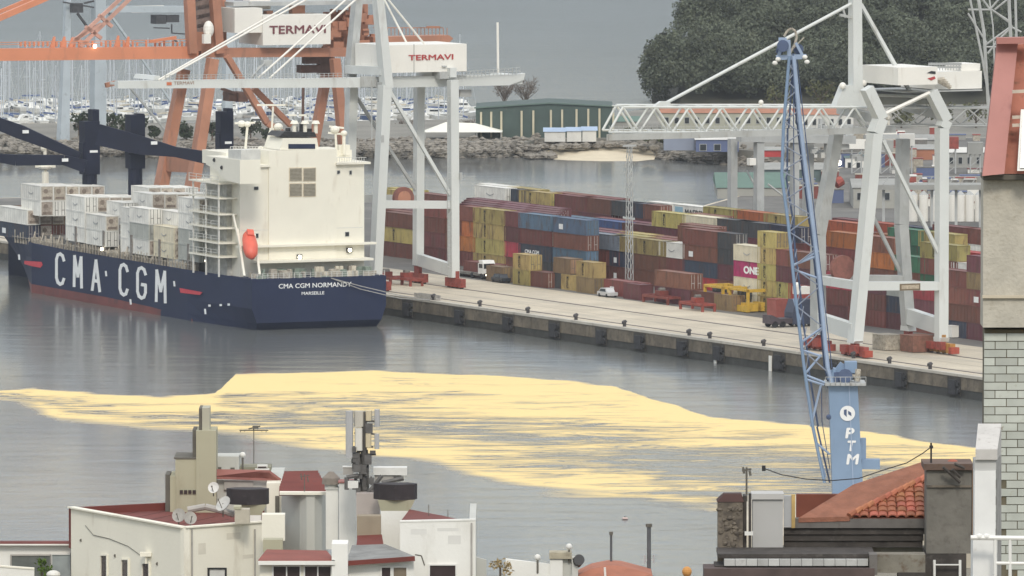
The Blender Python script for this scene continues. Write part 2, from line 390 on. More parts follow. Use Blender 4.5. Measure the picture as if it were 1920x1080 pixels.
for i in range(-16, 14):
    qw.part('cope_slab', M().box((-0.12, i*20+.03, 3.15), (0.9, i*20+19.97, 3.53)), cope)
for k, u in enumerate(us):
    f = Thing('fender', 'black rubber fender block on the quay wall, %s from the ship' % ['first','second','third','fourth','fifth','sixth','seventh','eighth','ninth','tenth','eleventh','twelfth'][k], 'fender', (0,u,1), 'h', 'fenders on the quay wall')
    f.part('backing_plate', M().box((-0.16, u-1.9, 0.3), (-0.0, u+1.9, 3.0)), mat('stained_rubber', (0.05,0.046,0.04), 0.9, 0.4, 1.0))
    f.part('pad', M().box((-0.55, u-1.0, 0.5), (-0.16, u+1.0, 2.6)), mat('worn_rubber', (0.03,0.03,0.034), 0.75, 0.4, 1.5))
    for dz in (1.0, 2.2): f.part('tyre', M().tube((-0.5, u-1.5, dz), (-0.17, u-1.5, dz), 0.45, 10), rub)
bol_px = [(813,559),(900,570),(990,584),(1080,598),(1171,608),(1292,626),(1331,631),(1432,645),(1668,679),(1744,689),(1600,668)]
bolm = mat('bollard_iron', (0.05,0.045,0.045), 0.6, 0.3, 2)
on_ = ['first','second','third','fourth','fifth','sixth','seventh','eighth','ninth','tenth','eleventh']
for k, (x, y) in enumerate(sorted(bol_px)):
    u = PV(x, y, 0.9)[1]
    b = Thing('bollard', 'dark iron mooring bollard on the quay edge, %s from the ship' % on_[k], 'bollard', (0.9,u,3.53), 'h', 'mooring bollards on the quay edge')
    b.part('post', M().tube((0.9,u,3.53), (0.9,u,4.15), 0.28, 10), bolm)
    b.part('head', M().tube((0.9,u,4.15), (0.75,u,4.45), 0.48, 10, 0.36), bolm)
solo('yard_ground', M().poly([(29.5, NEAR+1), (699, NEAR+1), (699, 249), (330, GH(1390,420)[1]+249), (118.3, GH(1390,420)[1]-1), (117.6, GH(1390,420)[1]-1), (117.5, 279), (29.5, 279)], 3.4, 3.504), mat('yard_asphalt', (0.13,0.125,0.115), 0.9, 0.25, 0.05, dirt=0.5, dirtcol=(0.20,0.19,0.17)), o=(0,0,0), fr='h', kind='structure')
# rails and painted lines
railm = mat('crane_rail', (0.12,0.10,0.09), 0.6, 0.2, 1)
for nm, v in (('crane_rail', 3.4), ('crane_rail', 17.1)):
    solo(nm, M().box((v-.25, NEAR+2, 3.504), (v+.25, 278, 3.56)), railm, o=(0,0,0), fr='h', kind='structure')
solo('road_marking', M().box((27.0, NEAR+2, 3.5041), (27.15, 278, 3.508)), mat('line_paint', (0.62,0.58,0.42), 0.8, 0.3, .5), o=(0,0,0), fr='h', kind='structure')
solo('pavement_joint', M().box((10.0, NEAR+2, 3.5041), (10.1, 278, 3.508)), mat('joint_tar', (0.16,0.15,0.13), 0.9, 0.3, .5), o=(0,0,0), fr='h', kind='structure')
# white tide gauges
gaug = mat('gauge_white', (0.78,0.76,0.7), 0.6, 0.1, 1)
for x, y0, y1, lab in ((1341,668,686,'short white tide board on the quay wall beside a fender'), (1444,667,698,'tall white tide board on the quay wall, left of the blue crane')):
    a = PV(x, y0, -0.3); b = PV(x, y1, -0.3); t = Thing('tide_board', lab, 'tide board', (a[0],a[1],b[2]), 'h')
    t.part('board', M().box((-0.35, a[1]-.4, b[2]), (-0.2, a[1]+.4, a[2])), gaug)
    t.part('bracket', M().box((-0.2, a[1]-.15, b[2]+.3), (0.0, a[1]+.15, a[2]-.3)), bolm)
# near pier under the blue crane + city hillside
solo('near_pier', M().box((G(1352,940,4)[0], 1100, -3), (140, 1153, 3.9)), conc, kind='structure')
hs_ = M(); vs = []; fs = []
prof = [(-300,100),(0,92),(60,88),(150,80),(300,66),(380,58),(520,44),(700,24),(900,9),(1010,3.2),(1040,-3)]
for j, (y, z) in enumerate(prof):
    for i in range(9):
        x = -400+i*100; vs.append((x, y, z+(random.uniform(-.6,.6) if 0 < j < 9 else 0)))
for j in range(len(prof)-1):
    for i in range(8): a = j*9+i; fs.append((a, a+1, a+10, a+9))
solo('hillside', hs_.add(vs, fs), mat('hillside_earth', (0.13,0.12,0.09), 0.95, 0.3, .05), kind='structure')

# ---------------------------------------------------------------- breakwater, beach
rockm = mat('breakwater_rock', (0.23,0.205,0.175), 0.95, 0.45, 0.35, dirt=0.5, dirtcol=(0.09,0.08,0.07), rnd=0.2, bump=0.1, bscale=1)
earth = mat('mole_earth', (0.20,0.19,0.165), 0.95, 0.3, 0.05, dirt=0.3, dirtcol=(0.16,0.17,0.12))
front = [(-200,294),(100,293),(260,296),(420,300),(560,300),(720,298),(860,297),(990,296),(1010,290),(1230,290),(1240,300),(1330,308),(1390,312),(1500,318),(1700,324),(2100,330)]
fr_ = [G(x, y, 0) for x, y in front]
bk = [G(x, y, 0) for x, y in ((2100,222),(1300,226),(1190,235),(1130,252),(860,252),(500,258),(-200,262))]
outl = [(p[0], p[1]) for p in fr_]+[(p[0], p[1]) for p in bk]
solo('breakwater_ground', M().poly([(x, y+6) for x, y in outl], -2, 3.2), earth, kind='structure')
rk = M()
def rock(c, r):
    k = len(rk.v); n = 6
    ring = lambda z, s: [(c[0]+r*s*random.uniform(.75,1.2)*math.cos(6.283*i/n+z), c[1]+r*s*random.uniform(.75,1.2)*math.sin(6.283*i/n+z), c[2]+z*r) for i in range(n)]
    vs = [(c[0], c[1], c[2]-r*.7)]+ring(-.35, .9)+ring(.25, .85)+[(c[0]+r*.2*random.uniform(-1,1), c[1], c[2]+r*random.uniform(.5,.75))]
    fs = [(0,1+(i+1)%n,1+i) for i in range(n)]+[(1+i,1+(i+1)%n,7+(i+1)%n,7+i) for i in range(n)]+[(7+i,7+(i+1)%n,13) for i in range(n)]
    rk.add(vs, fs)
for a, b in zip(fr_, fr_[1:]):
    ln = math.dist(a, b)
    if 1005 < S(*a)[0] < 1200 and S(*b)[0] < 1240: continue
    for i in range(int(ln*4.2)):
        t = random.random(); d = random.uniform(0, 1)
        c = (a[0]+(b[0]-a[0])*t, a[1]+(b[1]-a[1])*t+1+d*12, -0.3+d*4.0+random.uniform(-.3,.4))
        rock(c, random.uniform(.5, 1.35))
for i in range(260):
    x = random.uniform(985, 1245); c = G(x, random.uniform(262, 272)+abs(x-1130)*.05, 2.2); rock(c, random.uniform(.5, 1.3))
for i in range(120):
    c = G(random.uniform(985, 1040), random.uniform(284, 294), .6); rock(c, random.uniform(.5, 1.1))
for i in range(1500):
    x = random.uniform(-40, 980); c = G(x, random.uniform(262, 284), 3.1); rock(c, random.uniform(.3, 1.0))
solo('riprap_rocks', rk, rockm, kind='stuff', label='grey brown boulders of the breakwater slope')
sand = M(); o_ = [(1000,297),(1060,301),(1130,303),(1200,303),(1226,300),(1235,288),(1200,276),(1120,276),(1060,284),(1010,292)]
gp = [G(x, y, 0) for x, y in o_]; cxx = sum(p[0] for p in gp)/len(gp); cyy = sum(p[1] for p in gp)/len(gp)
vs = [(p[0], p[1], -.05 if S(p[0],p[1],0)[1] > 293 else 1.0) for p in gp]; vs += [(cxx+(p[0]-cxx)*.5, cyy+(p[1]-cyy)*.5+2, v[2]*.5+.45) for p, v in zip(gp, vs)]; vs.append((cxx, cyy, 1.1))
n = len(gp); fs = [(i, (i+1)%n, n+(i+1)%n, n+i) for i in range(n)]+[(n+i, n+(i+1)%n, 2*n) for i in range(n)]
solo('sand_beach', sand.add(vs, fs), mat('beach_sand', (0.60,0.52,0.38), 0.95, 0.1, 0.2), kind='structure')
# ---------------------------------------------------------------- wooded island
import numpy as np
rng = np.random.default_rng(5)
def leafcloud(centres, radii, per, size, name, mt_, kind, label=None, sq=0.8):
    """many small leaf clumps spread over the shells and insides of crowns"""
    V = []; 
    for (c, r) in zip(centres, radii):
        n = max(20, int(per*r*r))
        d = rng.normal(size=(n,3)); d /= np.linalg.norm(d, axis=1)[:,None]
        rr = r*(rng.uniform(.25,1,n)**.45)*(1+.22*np.sin(d[:,0]*4+c[0])*np.cos(d[:,2]*5+c[1]))
        p = np.array(c)+d*rr[:,None]*np.array((1,1,sq))
        a = rng.normal(size=(n,3)); a /= np.linalg.norm(a, axis=1)[:,None]
        b = np.cross(a, rng.normal(size=(n,3))); b /= np.linalg.norm(b, axis=1)[:,None]
        s = size*rng.uniform(.5,1.3,n)[:,None]
        V.append(np.stack([p-a*s-b*s*.5, p+a*s-b*s*.4, p+a*s*.2+b*s], 1).reshape(-1,3))
    V = np.concatenate(V); me = bpy.data.meshes.new(name); nv = len(V)
    me.vertices.add(nv); me.vertices.foreach_set('co', V.ravel()); me.loops.add(nv); me.loops.foreach_set('vertex_index', np.arange(nv))
    me.polygons.add(nv//3); me.polygons.foreach_set('loop_start', np.arange(0, nv, 3)); me.polygons.foreach_set('loop_total', np.full(nv//3, 3))
    me.materials.append(mt_); me.update(); me.validate()
    return me
leafm = mat('woodland_leaves', (0.098,0.112,0.080), 0.95, 0.6, 0.09, dirt=0.35, dirtcol=(0.13,0.135,0.085), spec=0.05)
def isl_h(px, Y):                # height of the island's ground by bearing and depth
    edge = 1225
    s = max(0.0, min(1.0, (px-edge)/40))**.5; d_ = max(0.0, Y-2236)
    return 2.5 + s*(0.34*min(d_, 150)+.15*max(0, d_-150))
_sil = [(-400,1420),(-100,1300),(0,1262),(40,1250),(75,1228),(92,1204),(130,1199),(150,1206),(188,1214),(230,1225)]
def sil_x(y):
    for (a, b), (c, d) in zip(_sil, _sil[1:]):
        if a <= y <= c: return b+(d-b)*(y-a)/(c-a)
    return 1230
iv = []; ifc = []
cols = [1222+i*22 for i in range(40)]; rows = [2228+j*16 for j in range(22)]
for Y in rows:
    for x in cols:
        X = (x-960)/FPX*Y*1.003; z_ = isl_h(x, Y)-1 if Y > rows[0] else -1
        while z_ > 1.5 and S(X, Y, z_)[0] < sil_x(S(X, Y, z_)[1])+80: z_ -= 1.0
        iv.append((X, Y, z_))
for j in range(len(rows)-1):
    for i in range(len(cols)-1): a = j*len(cols)+i; ifc.append((a, a+1, a+len(cols)+1, a+len(cols)))
solo('island_ground', M().add(iv, ifc), mat('wood_floor', (0.05,0.05,0.035), 0.95, 0.4, .1), kind='structure')
cs, rs = [], []
for k in range(1050):
    Y = 2233+rng.uniform(0, 1)*130; x = 1224+rng.uniform(0,1)*700
    h = isl_h(x, Y); r = rng.uniform(2.2, 4.6); cs.append(((x-960)/FPX*Y*1.003, Y, h+rng.uniform(2.5, 6.5))); rs.append(r)
for x, y in ((1212,108),(1206,135),(1206,165),(1210,150),(1218,185),(1222,92),(1230,180),(1228,120),(1244,70),(1250,45),(1262,15),(1270,-10),(1240,100),(1256,75),(1248,150)):
    p = P(x+8, y, 2240); cs.append(p); rs.append(2.2+random.random())
kp = [i for i in range(len(cs)) if S(*cs[i])[0]-rs[i]*5.5 > sil_x(S(*cs[i])[1])]
cs = [cs[i] for i in kp]; rs = [rs[i] for i in kp]
me = leafcloud(cs, rs, 38, 0.36, 'woodland', leafm, 'stuff')
fo = bpy.data.objects.new('woodland', me); C.objects.link(fo); fo['kind'] = 'stuff'; fo['label'] = 'dark green woodland covering the steep island beyond the beach'
# ================================================================ CONTAINER SHIP (harbour frame: x = v, y = u)
navy = mat('hull_navy', (0.018,0.027,0.066), 0.6, 0.18, 0.08, dirt=0.3, dirtcol=(0.035,0.04,0.06), streak=1, spec=.25)
navyd = mat('crane_navy', (0.010,0.014,0.032), 0.6, 0.2, 0.3, spec=.25)
boot = mat('boot_red', (0.16,0.045,0.04), 0.6, 0.3, 0.2, dirt=0.4, dirtcol=(0.07,0.04,0.04))
swh = mat('ship_white', (0.80,0.77,0.66), 0.5, 0.04, 0.25, dirt=0.18, dirtcol=(0.55,0.49,0.38), streak=1)
swh2 = mat('ship_off_white', (0.62,0.62,0.58), 0.6, 0.12, 0.8, dirt=0.25, dirtcol=(0.35,0.33,0.29))  # duller, greyer white for rails, posts and window frames
lett = mat('hull_lettering', (0.82,0.83,0.82), 0.5, 0.06, 1)
blk = mat('near_black', (0.018,0.018,0.02), 0.5, 0.2, 1)
glass = mat('dark_glass', (0.03,0.035,0.04), 0.12, 0.1, 1)
grey = mat('deck_grey', (0.17,0.165,0.15), 0.8, 0.35, 1.2, dirt=0.5, dirtcol=(0.10,0.06,0.045))
beige = mat('cradle_beige', (0.42,0.38,0.31), 0.8, 0.35, 1.5, dirt=0.5, dirtcol=(0.14,0.10,0.075))
orange_m = mat('lifeboat_orange', (0.72,0.13,0.08), 0.45, 0.1, 1)
redm = mat('mark_red', (0.55,0.04,0.06), 0.5, 0.1, 1)
use(SHIPF)
VP, VS = -26.6, -1.2            # port and starboard sides
VC = (VP+VS)/2
ZD = 8.1
ship = Thing('container_ship', 'navy blue container ship with white bridge house moored stern towards us at the quay', 'ship', (VC,-2,0), 'h')
# hull lofted from sections
def half(u, z):                  # half breadth
    B = (VS-VP)/2
    f = 1.0
    if u < 24: f = min(1.0, (0.93 if z > 3.5 else 0.93-0.10*(3.5-z)/3.5*1.0)+0.07*max(0,(u+2)/26)+(0.0 if z > 3.5 else .10*(3.5-z)/3.5*max(0,(u+2)/26)))
    if u > 96:
        stem = 123+ (z*1.35 if z > 0 else 0) + (0 if z < 4 else (z-4)*.6)
        t = max(0.0, min(1.0, (stem-u)/(stem-96))); f = t**(.75-.035*max(z, 0))
    return B*f
us_ = [-2, 2, 6, 12, 18, 24, 40, 60, 80, 96, 102, 108, 113, 118, 122, 126, 130, 134, 138, 141]
zs = [-1.5, 0.0, 1.2, 3.5, 6.0, ZD]
def deck(u): return ZD + (0 if u < 90 else 3.2*((u-90)/50)**1.3)
hull = M(); bt = M(); vs = []
def sect(u):
    out = []
    for z in zs:
        zz = z if z < ZD else deck(u)
        y = u
        if u <= -2 and z < 1.2: y = u+2.5*(1.2-z)/2.7
        out.append((zz, half(u, zz), y))
    return out
SS = [sect(u) for u in us_]
for s in SS:
    vs += [(VC-h_, y, z) for z, h_, y in s]+[(VC+h_, y, z) for z, h_, y in s]
nz_ = len(zs); fs = []
for i in range(len(us_)-1):
    for k in range(nz_-1):
        a = i*2*nz_+k; b = a+2*nz_
        fs.append((a, b, b+1, a+1)); a += nz_; b += nz_; fs.append((a, a+1, b+1, b))
for k in range(nz_-1): fs.append((k, k+1, nz_+k+1, nz_+k))
for i in range(len(us_)-1):
    a = i*2*nz_+nz_-1; b = a+2*nz_; fs.append((a, b, b+nz_, a+nz_))
ship.part('hull', hull.add(vs, fs), navy)
bs = [(-0.4, 0), (1.25, 0)]
def bz(u): return 1.0 if u > 20 else 0.9
vb = []; fb = []
ub = [22, 40, 60, 80, 96, 102, 108, 113, 118]
for i, u in enumerate(ub):
    top = .35+1.15*min(1, (u-22)/25)
    for z in (-0.5, top): vb.append((VC-half(u, z)-0.04, u, z))
for i in range(len(ub)-1): a = i*2; fb.append((a, a+2, a+3, a+1))
ship.part('boot_stripe', M().add(vb, fb), boot)
# bulwark rail on top of the hull
bw = M()
for i in range(len(us_)-1):
    u0, u1 = us_[i], us_[i+1]
    for s in (-1, 1):
        bw.beam((VC+s*(half(u0, ZD)-.08), u0, deck(u0)+.12), (VC+s*(half(u1, ZD)-.08), u1, deck(u1)+.12), 0.16, 0.3)
bw.beam((VC-half(-2,ZD), -1.95, ZD+.12), (VC+half(-2,ZD), -1.95, ZD+.12), 0.16, 0.3)
ship.part('bulwark', bw, navy)
# letters on the port side
VL = VP-0.03
_C = [(1,.2),(.82,.05),(.5,0),(.18,.05),(0,.2),(0,.8),(.18,.95),(.5,1),(.82,.95),(1,.8)]
STROKES = {'C': [_C], 'G': [_C+[(1,.55),(.55,.55)]], 'M': [[(0,1),(.06,0),(.5,.66),(.94,0),(1,1)]], 'A': [[(0,1),(.5,0),(1,1)],[(.2,.68),(.8,.68)]]}
def letter(ch, x0, x1, ytop, ybot, v=VL, hw=2.5):
    m = M(); k = 0
    for ln_ in STROKES[ch]:
        P_ = [(x0+2+(x1-x0-4)*a, ytop+(ybot-ytop)*b+(a-.5)*2.6) for a, b in ln_]
        for a, b in zip(P_, P_[1:]):
            dx, dy = b[0]-a[0], b[1]-a[1]; l_ = math.hypot(dx, dy); nx_, ny_ = -dy/l_*hw, dx/l_*hw*1.25; ex, ey = dx/l_*hw*.6, dy/l_*hw*.6
            q = [PV(a[0]-ex+nx_, a[1]-ey+ny_, v-.003*k), PV(b[0]+ex+nx_, b[1]+ey+ny_, v-.003*k), PV(b[0]+ex-nx_, b[1]+ey-ny_, v-.003*k), PV(a[0]-ex-nx_, a[1]-ey-ny_, v-.003*k)]
            m.slab(q, (-.02-.003*k, 0, 0)); k += 1
    ship.part('hull_letter', m, lett)
for ch, x0, x1, y0, y1 in (('C',104,122,476,533),('M',137,155,481,538),('A',171,189,488,545),('C',223,241,496,553),('G',256,275,502,559),('M',291,312,508,566)):
    letter(ch, x0, x1, y0, y1)
def side_patch(pts, name, mt_, v=VL):
    q = [PV(x, y, v) for x, y in pts]; ship.part(name, M().slab(q, (-0.05, 0, 0)), mt_)
side_patch([(46,489),(78,491),(80,497),(76,502),(60,499),(46,495)], 'red_mark', redm)
side_patch([(337,540),(380,548),(375,553),(339,549)], 'red_mark', redm)
for x, y in ((36,482),(199,513),(327,532),(245,566),(385,584)):
    side_patch([(x-2,y-5),(x+1,y-5),(x+2,y+5),(x-1,y+5)], 'draught_mark', lett)
for x, y in ((393,573),(414,572),(429,571)): side_patch([(x-2,y-2),(x+2,y-2),(x+2,y+2),(x-2,y+2)], 'hull_light', lett, VP-.02)
# transom lettering
tu = -2.03
a = PU(522, 541, tu); b = PU(659, 541, tu); k = (b[0]-a[0])
m = M().text('CMA CGM NORMANDY', (0,0,0), (1,0,0), (0,0,1), 1.0, bold=0.012, depth=0.03)
x1 = max(p[0] for p in m.v); f_ = k/x1
m.v = [(a[0]+p[0]*f_, tu+p[1], a[2]+p[2]*1.05) for p in m.v]; ship.part('stern_name', m, lett)
a = PU(565, 553, tu); b = PU(608, 553, tu)
m = M().text('MARSEILLE', (0,0,0), (1,0,0), (0,0,1), 1.0, bold=0.012, depth=0.03)
x1 = max(p[0] for p in m.v); m.v = [(a[0]+p[0]*(b[0]-a[0])/x1, tu+p[1], a[2]+p[2]*.72) for p in m.v]; ship.part('home_port', m, lett)
# ---- accommodation block
UA = 8.0; 
def pu(x, y, u=UA): return PU(x, y, u)
A0 = pu(450, 500)[0]; A1 = pu(683, 500)[0]
zt = {k: pu(560, k)[2] for k in (268, 285, 292, 303, 312, 318, 432, 456, 462, 488, 494, 505)}
DEP = 13.0
ship.part('accommodation', M().box((A0, UA, ZD), (A1, UA+DEP, pu(450,312)[2])), swh)
ship.part('funnel_casing', M().box((pu(503,300)[0], UA-.25, zt[494]+.4), (pu(630,300)[0], UA+7, pu(560,281)[2])), swh)
ship.part('bridge', M().box((pu(452,300)[0]-1.0, UA+4, pu(452,313)[2]-.01), (A1-.5, UA+DEP+1.5, pu(455,283,UA+8)[2])), swh)
ft = M().slab([pu(524,281,UA+.2), pu(598,281,UA+.2), pu(594,259,UA+.2), pu(532,259,UA+.2)], (0, 6, 0))
fn = ship.part('funnel', ft, swh)
ship.part('funnel_band', M().slab([pu(541,279,UA+.1), pu(591,279,UA+.1), pu(591,270,UA+.1), pu(541,270,UA+.1)], (0, 0.15, 0)), navy, parent=fn)
cap = M().slab([pu(524,256,UA+.6), pu(594,257,UA+.6), pu(590,248,UA+.6), pu(533,247,UA+.6)], (0, 5.5, 0))
for x, y in ((540,240),(553,238),(566,232),(571,233),(580,241)):
    p = pu(x, 250, UA+2.5); q = pu(x, y, UA+2.5); cap.tube(p, q, .45, 8)
ship.part('exhaust_pipe', cap, blk, parent=fn)
for x in (552, 572, 592):
    p = pu(x, 232, UA+1.2); m = M().tube(pu(x,250,UA+1.2), p, .35, 8).tube(p, (p[0], p[1], p[2]+.5), .75, 8, .5)
    ship.part('ventilator', m, swh)
# decks at the aft lower house, rails, overhangs
ld_ = M().box((A0-.8, UA-1.4, pu(560,461)[2]), (pu(700,460)[0], UA, pu(560,457)[2]))
ship.part('upper_deck_edge', ld_, swh)
ship.part('lower_deck_edge', M().box((A0+2, UA-3.4, pu(560,492,UA-3.4)[2]), (VS-.3, UA, pu(560,488,UA-3.4)[2])), swh)
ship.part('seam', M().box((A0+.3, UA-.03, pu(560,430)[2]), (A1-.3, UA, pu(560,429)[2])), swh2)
ship.part('starboard_wing_deck', M().box((pu(628,305)[0], UA-.7, pu(655,308)[2]), (pu(692,305)[0], UA+9, pu(655,304)[2])), swh)
ship.part('bridge_overhang', M().box((pu(447,308)[0], UA-.5, pu(455,314)[2]), (pu(505,308)[0], UA+9, pu(455,310)[2])), swh)
def window(x0, y0, x1, y1, fr=True, u=UA, pane=glass):
    a, b = pu(x0, y1, u), pu(x1, y0, u)
    f = ship.part('window', M().box((a[0]-.08, u-.09, a[2]-.08), (b[0]+.08, u-.01, b[2]+.08)), swh2)
    ship.part('pane', M().box((a[0], u-.12, a[2]), (b[0], u-.09, b[2])), pane, parent=f)
for a in ((471,320,475,328),(632,320,635,326),(655,320,659,327),(476,350,484,356),(479,438,484,446),(647,435,654,443),(635,320,637,325)):
    window(*a)
for a in ((471,286,484,297,UA+3.9),(479,300,488,309,UA+3.9)): window(*a[:4], u=a[4])
lou = mat('louvre_grey', (0.27,0.25,0.20), 0.8, 0.2, 2, dirt=.4, dirtcol=(.15,.12,.09))
lfr = mat('louvre_frame', (0.66,0.58,0.44), 0.7, 0.15, 2)
for x0, x1 in ((543,565),(569,591)):
    for y0, y1 in ((315,339),(344,368)):
        a, b = pu(x0, y1, UA-.25), pu(x1, y0, UA-.25)
        f = ship.part('vent_louvre', M().box((a[0]-.12, UA-.33, a[2]-.12), (b[0]+.12, UA-.26, b[2]+.12)), lfr)
        mm = M(); n_ = 9
        for i in range(n_):
            z = a[2]+(b[2]-a[2])*(i+.15)/n_; mm.box((a[0], UA-.42, z), (b[0], UA-.33, z+(b[2]-a[2])/n_*.7))
        ship.part('louvre_slat', mm, lou, parent=f)
# deck lamps (lit)
lamp = mat('lit_lamp', (1.0,0.90,0.70), 0.5, 0, 1, emit=6.0)
for x, y in ((562,482),(656,469)):
    p = pu(x, y, UA-.5); f = ship.part('floodlight', M().bc((p[0], UA-.25, p[2]), (.9,.45,.8)), blk)
    ship.part('lamp', M().tube((p[0], UA-.55, p[2]), (p[0], UA-.47, p[2]), .32, 12), lamp, parent=f)
# port side of the house: balconies, posts, stairs
vb_ = A0-.1
for y in (343, 371, 401, 427, 455, 481):
    p = pu(450, y)
    z = p[2]; m = M().box((A0-3.4, UA+1, z-.25), (A0, UA+DEP+1, z))
    ship.part('side_deck', m, swh)
    r = M()
    for k in range(5):
        uu = UA+1.1+k*3.2; r.box((A0-3.38, uu, z), (A0-3.3, uu+.08, z+1.05))
    for zz in (.55, 1.02): r.box((A0-3.38, UA+1, z+zz), (A0-3.31, UA+DEP+1, z+zz+.07))
    ship.part('railing', r, swh2)
for k in range(3):
    uu = UA+1.2+k*5.6; ship.part('support_post', M().box((A0-3.3, uu, ZD), (A0-3.05, uu+.25, pu(450,343)[2]-.3)), swh2)
ship.part('side_house', M().box((A0-.9, UA+3.5, ZD), (A0-.01, UA+DEP, pu(450,345)[2])), mat('ship_deckhouse_grey', (0.42,0.42,0.39), .7, .3, 1, dirt=.4, dirtcol=(.15,.13,.12)))  # narrow side house in a plain darker grey
wing = M().slab([PV(386,292,A0-3.6), PV(450,300,A0-3.6), PV(450,345,A0-3.6), PV(424,338,A0-3.6), PV(404,318,A0-3.6), PV(386,308,A0-3.6)], (3.6, 0, 0))
ship.part('bridge_wing', wing, swh)
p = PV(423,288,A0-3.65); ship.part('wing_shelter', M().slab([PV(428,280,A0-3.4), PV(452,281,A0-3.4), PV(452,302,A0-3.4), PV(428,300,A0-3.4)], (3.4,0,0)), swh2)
for x, y in ((402,300),(416,314)):
    q = PV(x, y, A0-3.65); ship.part('navigation_light', M().ball(q, .35, 6, 4), blk)
# lifeboat on its slide
lf = [pu(456,402,UA-1.5)]
t0 = PU(461,444,UA-.9); t1 = PU(470,493,UA-5.0)
rm = M().beam(PU(445,430,UA-.4), PU(458,518,UA-5.6), .35, .45).beam(PU(477,440,UA-.4), PU(487,516,UA-5.6), .35, .45).beam(PU(437,402,UA-.4), PU(452,470,UA-3.0), .25, .3)
ship.part('lifeboat_ramp', rm, swh)
d = (Vector(t1)-Vector(t0)); ln = d.length; d.normalize(); sdv = Vector((1,0,0)); nv_ = d.cross(sdv).normalized()
if nv_.y > 0: nv_ = -nv_
lb = M(); rings = [(0,.45),(.08,.85),(.25,1.12),(.6,1.25),(.85,1.0),(1,.35)]; vs = []; n = 10
for t, r in rings:
    for i in range(n):
        a_ = 6.283*i/n; vs.append(Vector(t0)+d*(ln*t)+sdv*(r*1.05*math.cos(a_))+nv_*(r*math.sin(a_)+1.1))
fs = [(j*n+i, j*n+(i+1)%n, (j+1)*n+(i+1)%n, (j+1)*n+i) for j in range(5) for i in range(n)]+[tuple(range(n))[::-1], tuple(range(5*n, 6*n))]
lbo = ship.part('lifeboat', lb.add(vs, fs), orange_m, smooth=True)
c_ = Vector(t0)+d*(ln*.22)+nv_*2.1
ship.part('conning_hatch', M().beam(c_-d*.7, c_+d*.5, 1.1, .7, up=nv_), orange_m, parent=lbo)
# poop deck clutter
cl = M(); cl2 = M()
for k in range(34):
    v = random.uniform(VP+2, VS-1); u = random.uniform(-1.2, 6.5); h_ = random.uniform(.4, 1.5)
    (cl if k % 2 else cl2).bc((v, u, ZD+h_/2), (random.uniform(.4,1.8), random.uniform(.4,1.4), h_))
ship.part('mooring_gear', cl, beige, kind='stuff'); ship.part('winch', cl2, mat('winch_green', (0.22,0.27,0.22), .7, .3, 1.5, dirt=.4), kind='stuff')
wm_ = M()
for x in (596, 604, 634, 640, 664): 
    p = PU(x, 500, 2); wm_.box((p[0]-.35, 2, ZD), (p[0]+.35, 2.6, ZD+1.7))
wm_.box((PU(594,490,2)[0], 2, ZD), (PU(672,490,2)[0], 2.4, ZD+.9))
ship.part('mooring_platform', wm_, mat('cream_locker', (0.60,0.54,0.42), .7, .2, 1, dirt=.3))
rl = M()
for k in range(26):
    v = VP+1+k*(VS-VP-2)/25; rl.box((v-.04, -1.7, ZD), (v+.04, -1.62, ZD+1.1))
for zz in (.4,.75,1.08): rl.box((VP+1, -1.7, ZD+zz), (VS-1, -1.65, ZD+zz+.05))
ship.part('stern_railing', rl, swh2)
# weather deck strip: coamings, cell guides, lashing bridges along the port side
cm_ = M().box((VP+3.2, 24, ZD), (VS-2, 100, ZD+1.5)); ship.part('hatch_coaming', cm_, grey)
st = M()
for k in range(64):
    u = 22+k*1.32
    st.beam((VP+.5, u, ZD), (VP+.5, u, ZD+random.uniform(1.0, 2.3)), .25, .3)
    if k % 3 == 0: st.beam((VP+.5, u, ZD), (VP+1.6, u+1.2, ZD+2.2), .2)
    if k % 4 == 1: st.bc((VP+1.2, u, ZD+.7), (.8, 1.0, 1.3))
for zz in (1.05,): st.box((VP+.2, 22, ZD+zz), (VP+.28, 106, ZD+zz+.07))
ship.part('lashing_post', st, beige)
st = M()
for u in (24.6, 37.4, 50.2, 63, 76): 
    st.box((VP+.3, u-.5, ZD), (VP+.9, u+.3, ZD+4.5)); st.box((VP+.9, u-.5, ZD+3.9), (VS-2, u+.3, ZD+4.5))
    for v in range(int(VP)+3, -3, 3): st.box((v, u-.4, ZD), (v+.3, u+.1, ZD+6.5))
ship.part('lashing_bridge', st, mat('bridge_steel', (0.22,0.21,0.19), .8, .3, 1.5, dirt=.6, dirtcol=(.12,.06,.04)))
ct = M().box((VP+.6, 26, ZD+.1), (VP+3, 34, ZD+1.6)); ship.part('deck_house', ct, mat('side_house_grey', (0.40,0.39,0.35), .7, .2, 1))
p = PV(191, 467, VP-.1); ship.part('side_lamp', M().ball(p, .3, 8, 5), lamp)
p = PV(386, 489, VP-.1); ship.part('side_lamp', M().ball(p, .22, 8, 5), lamp)
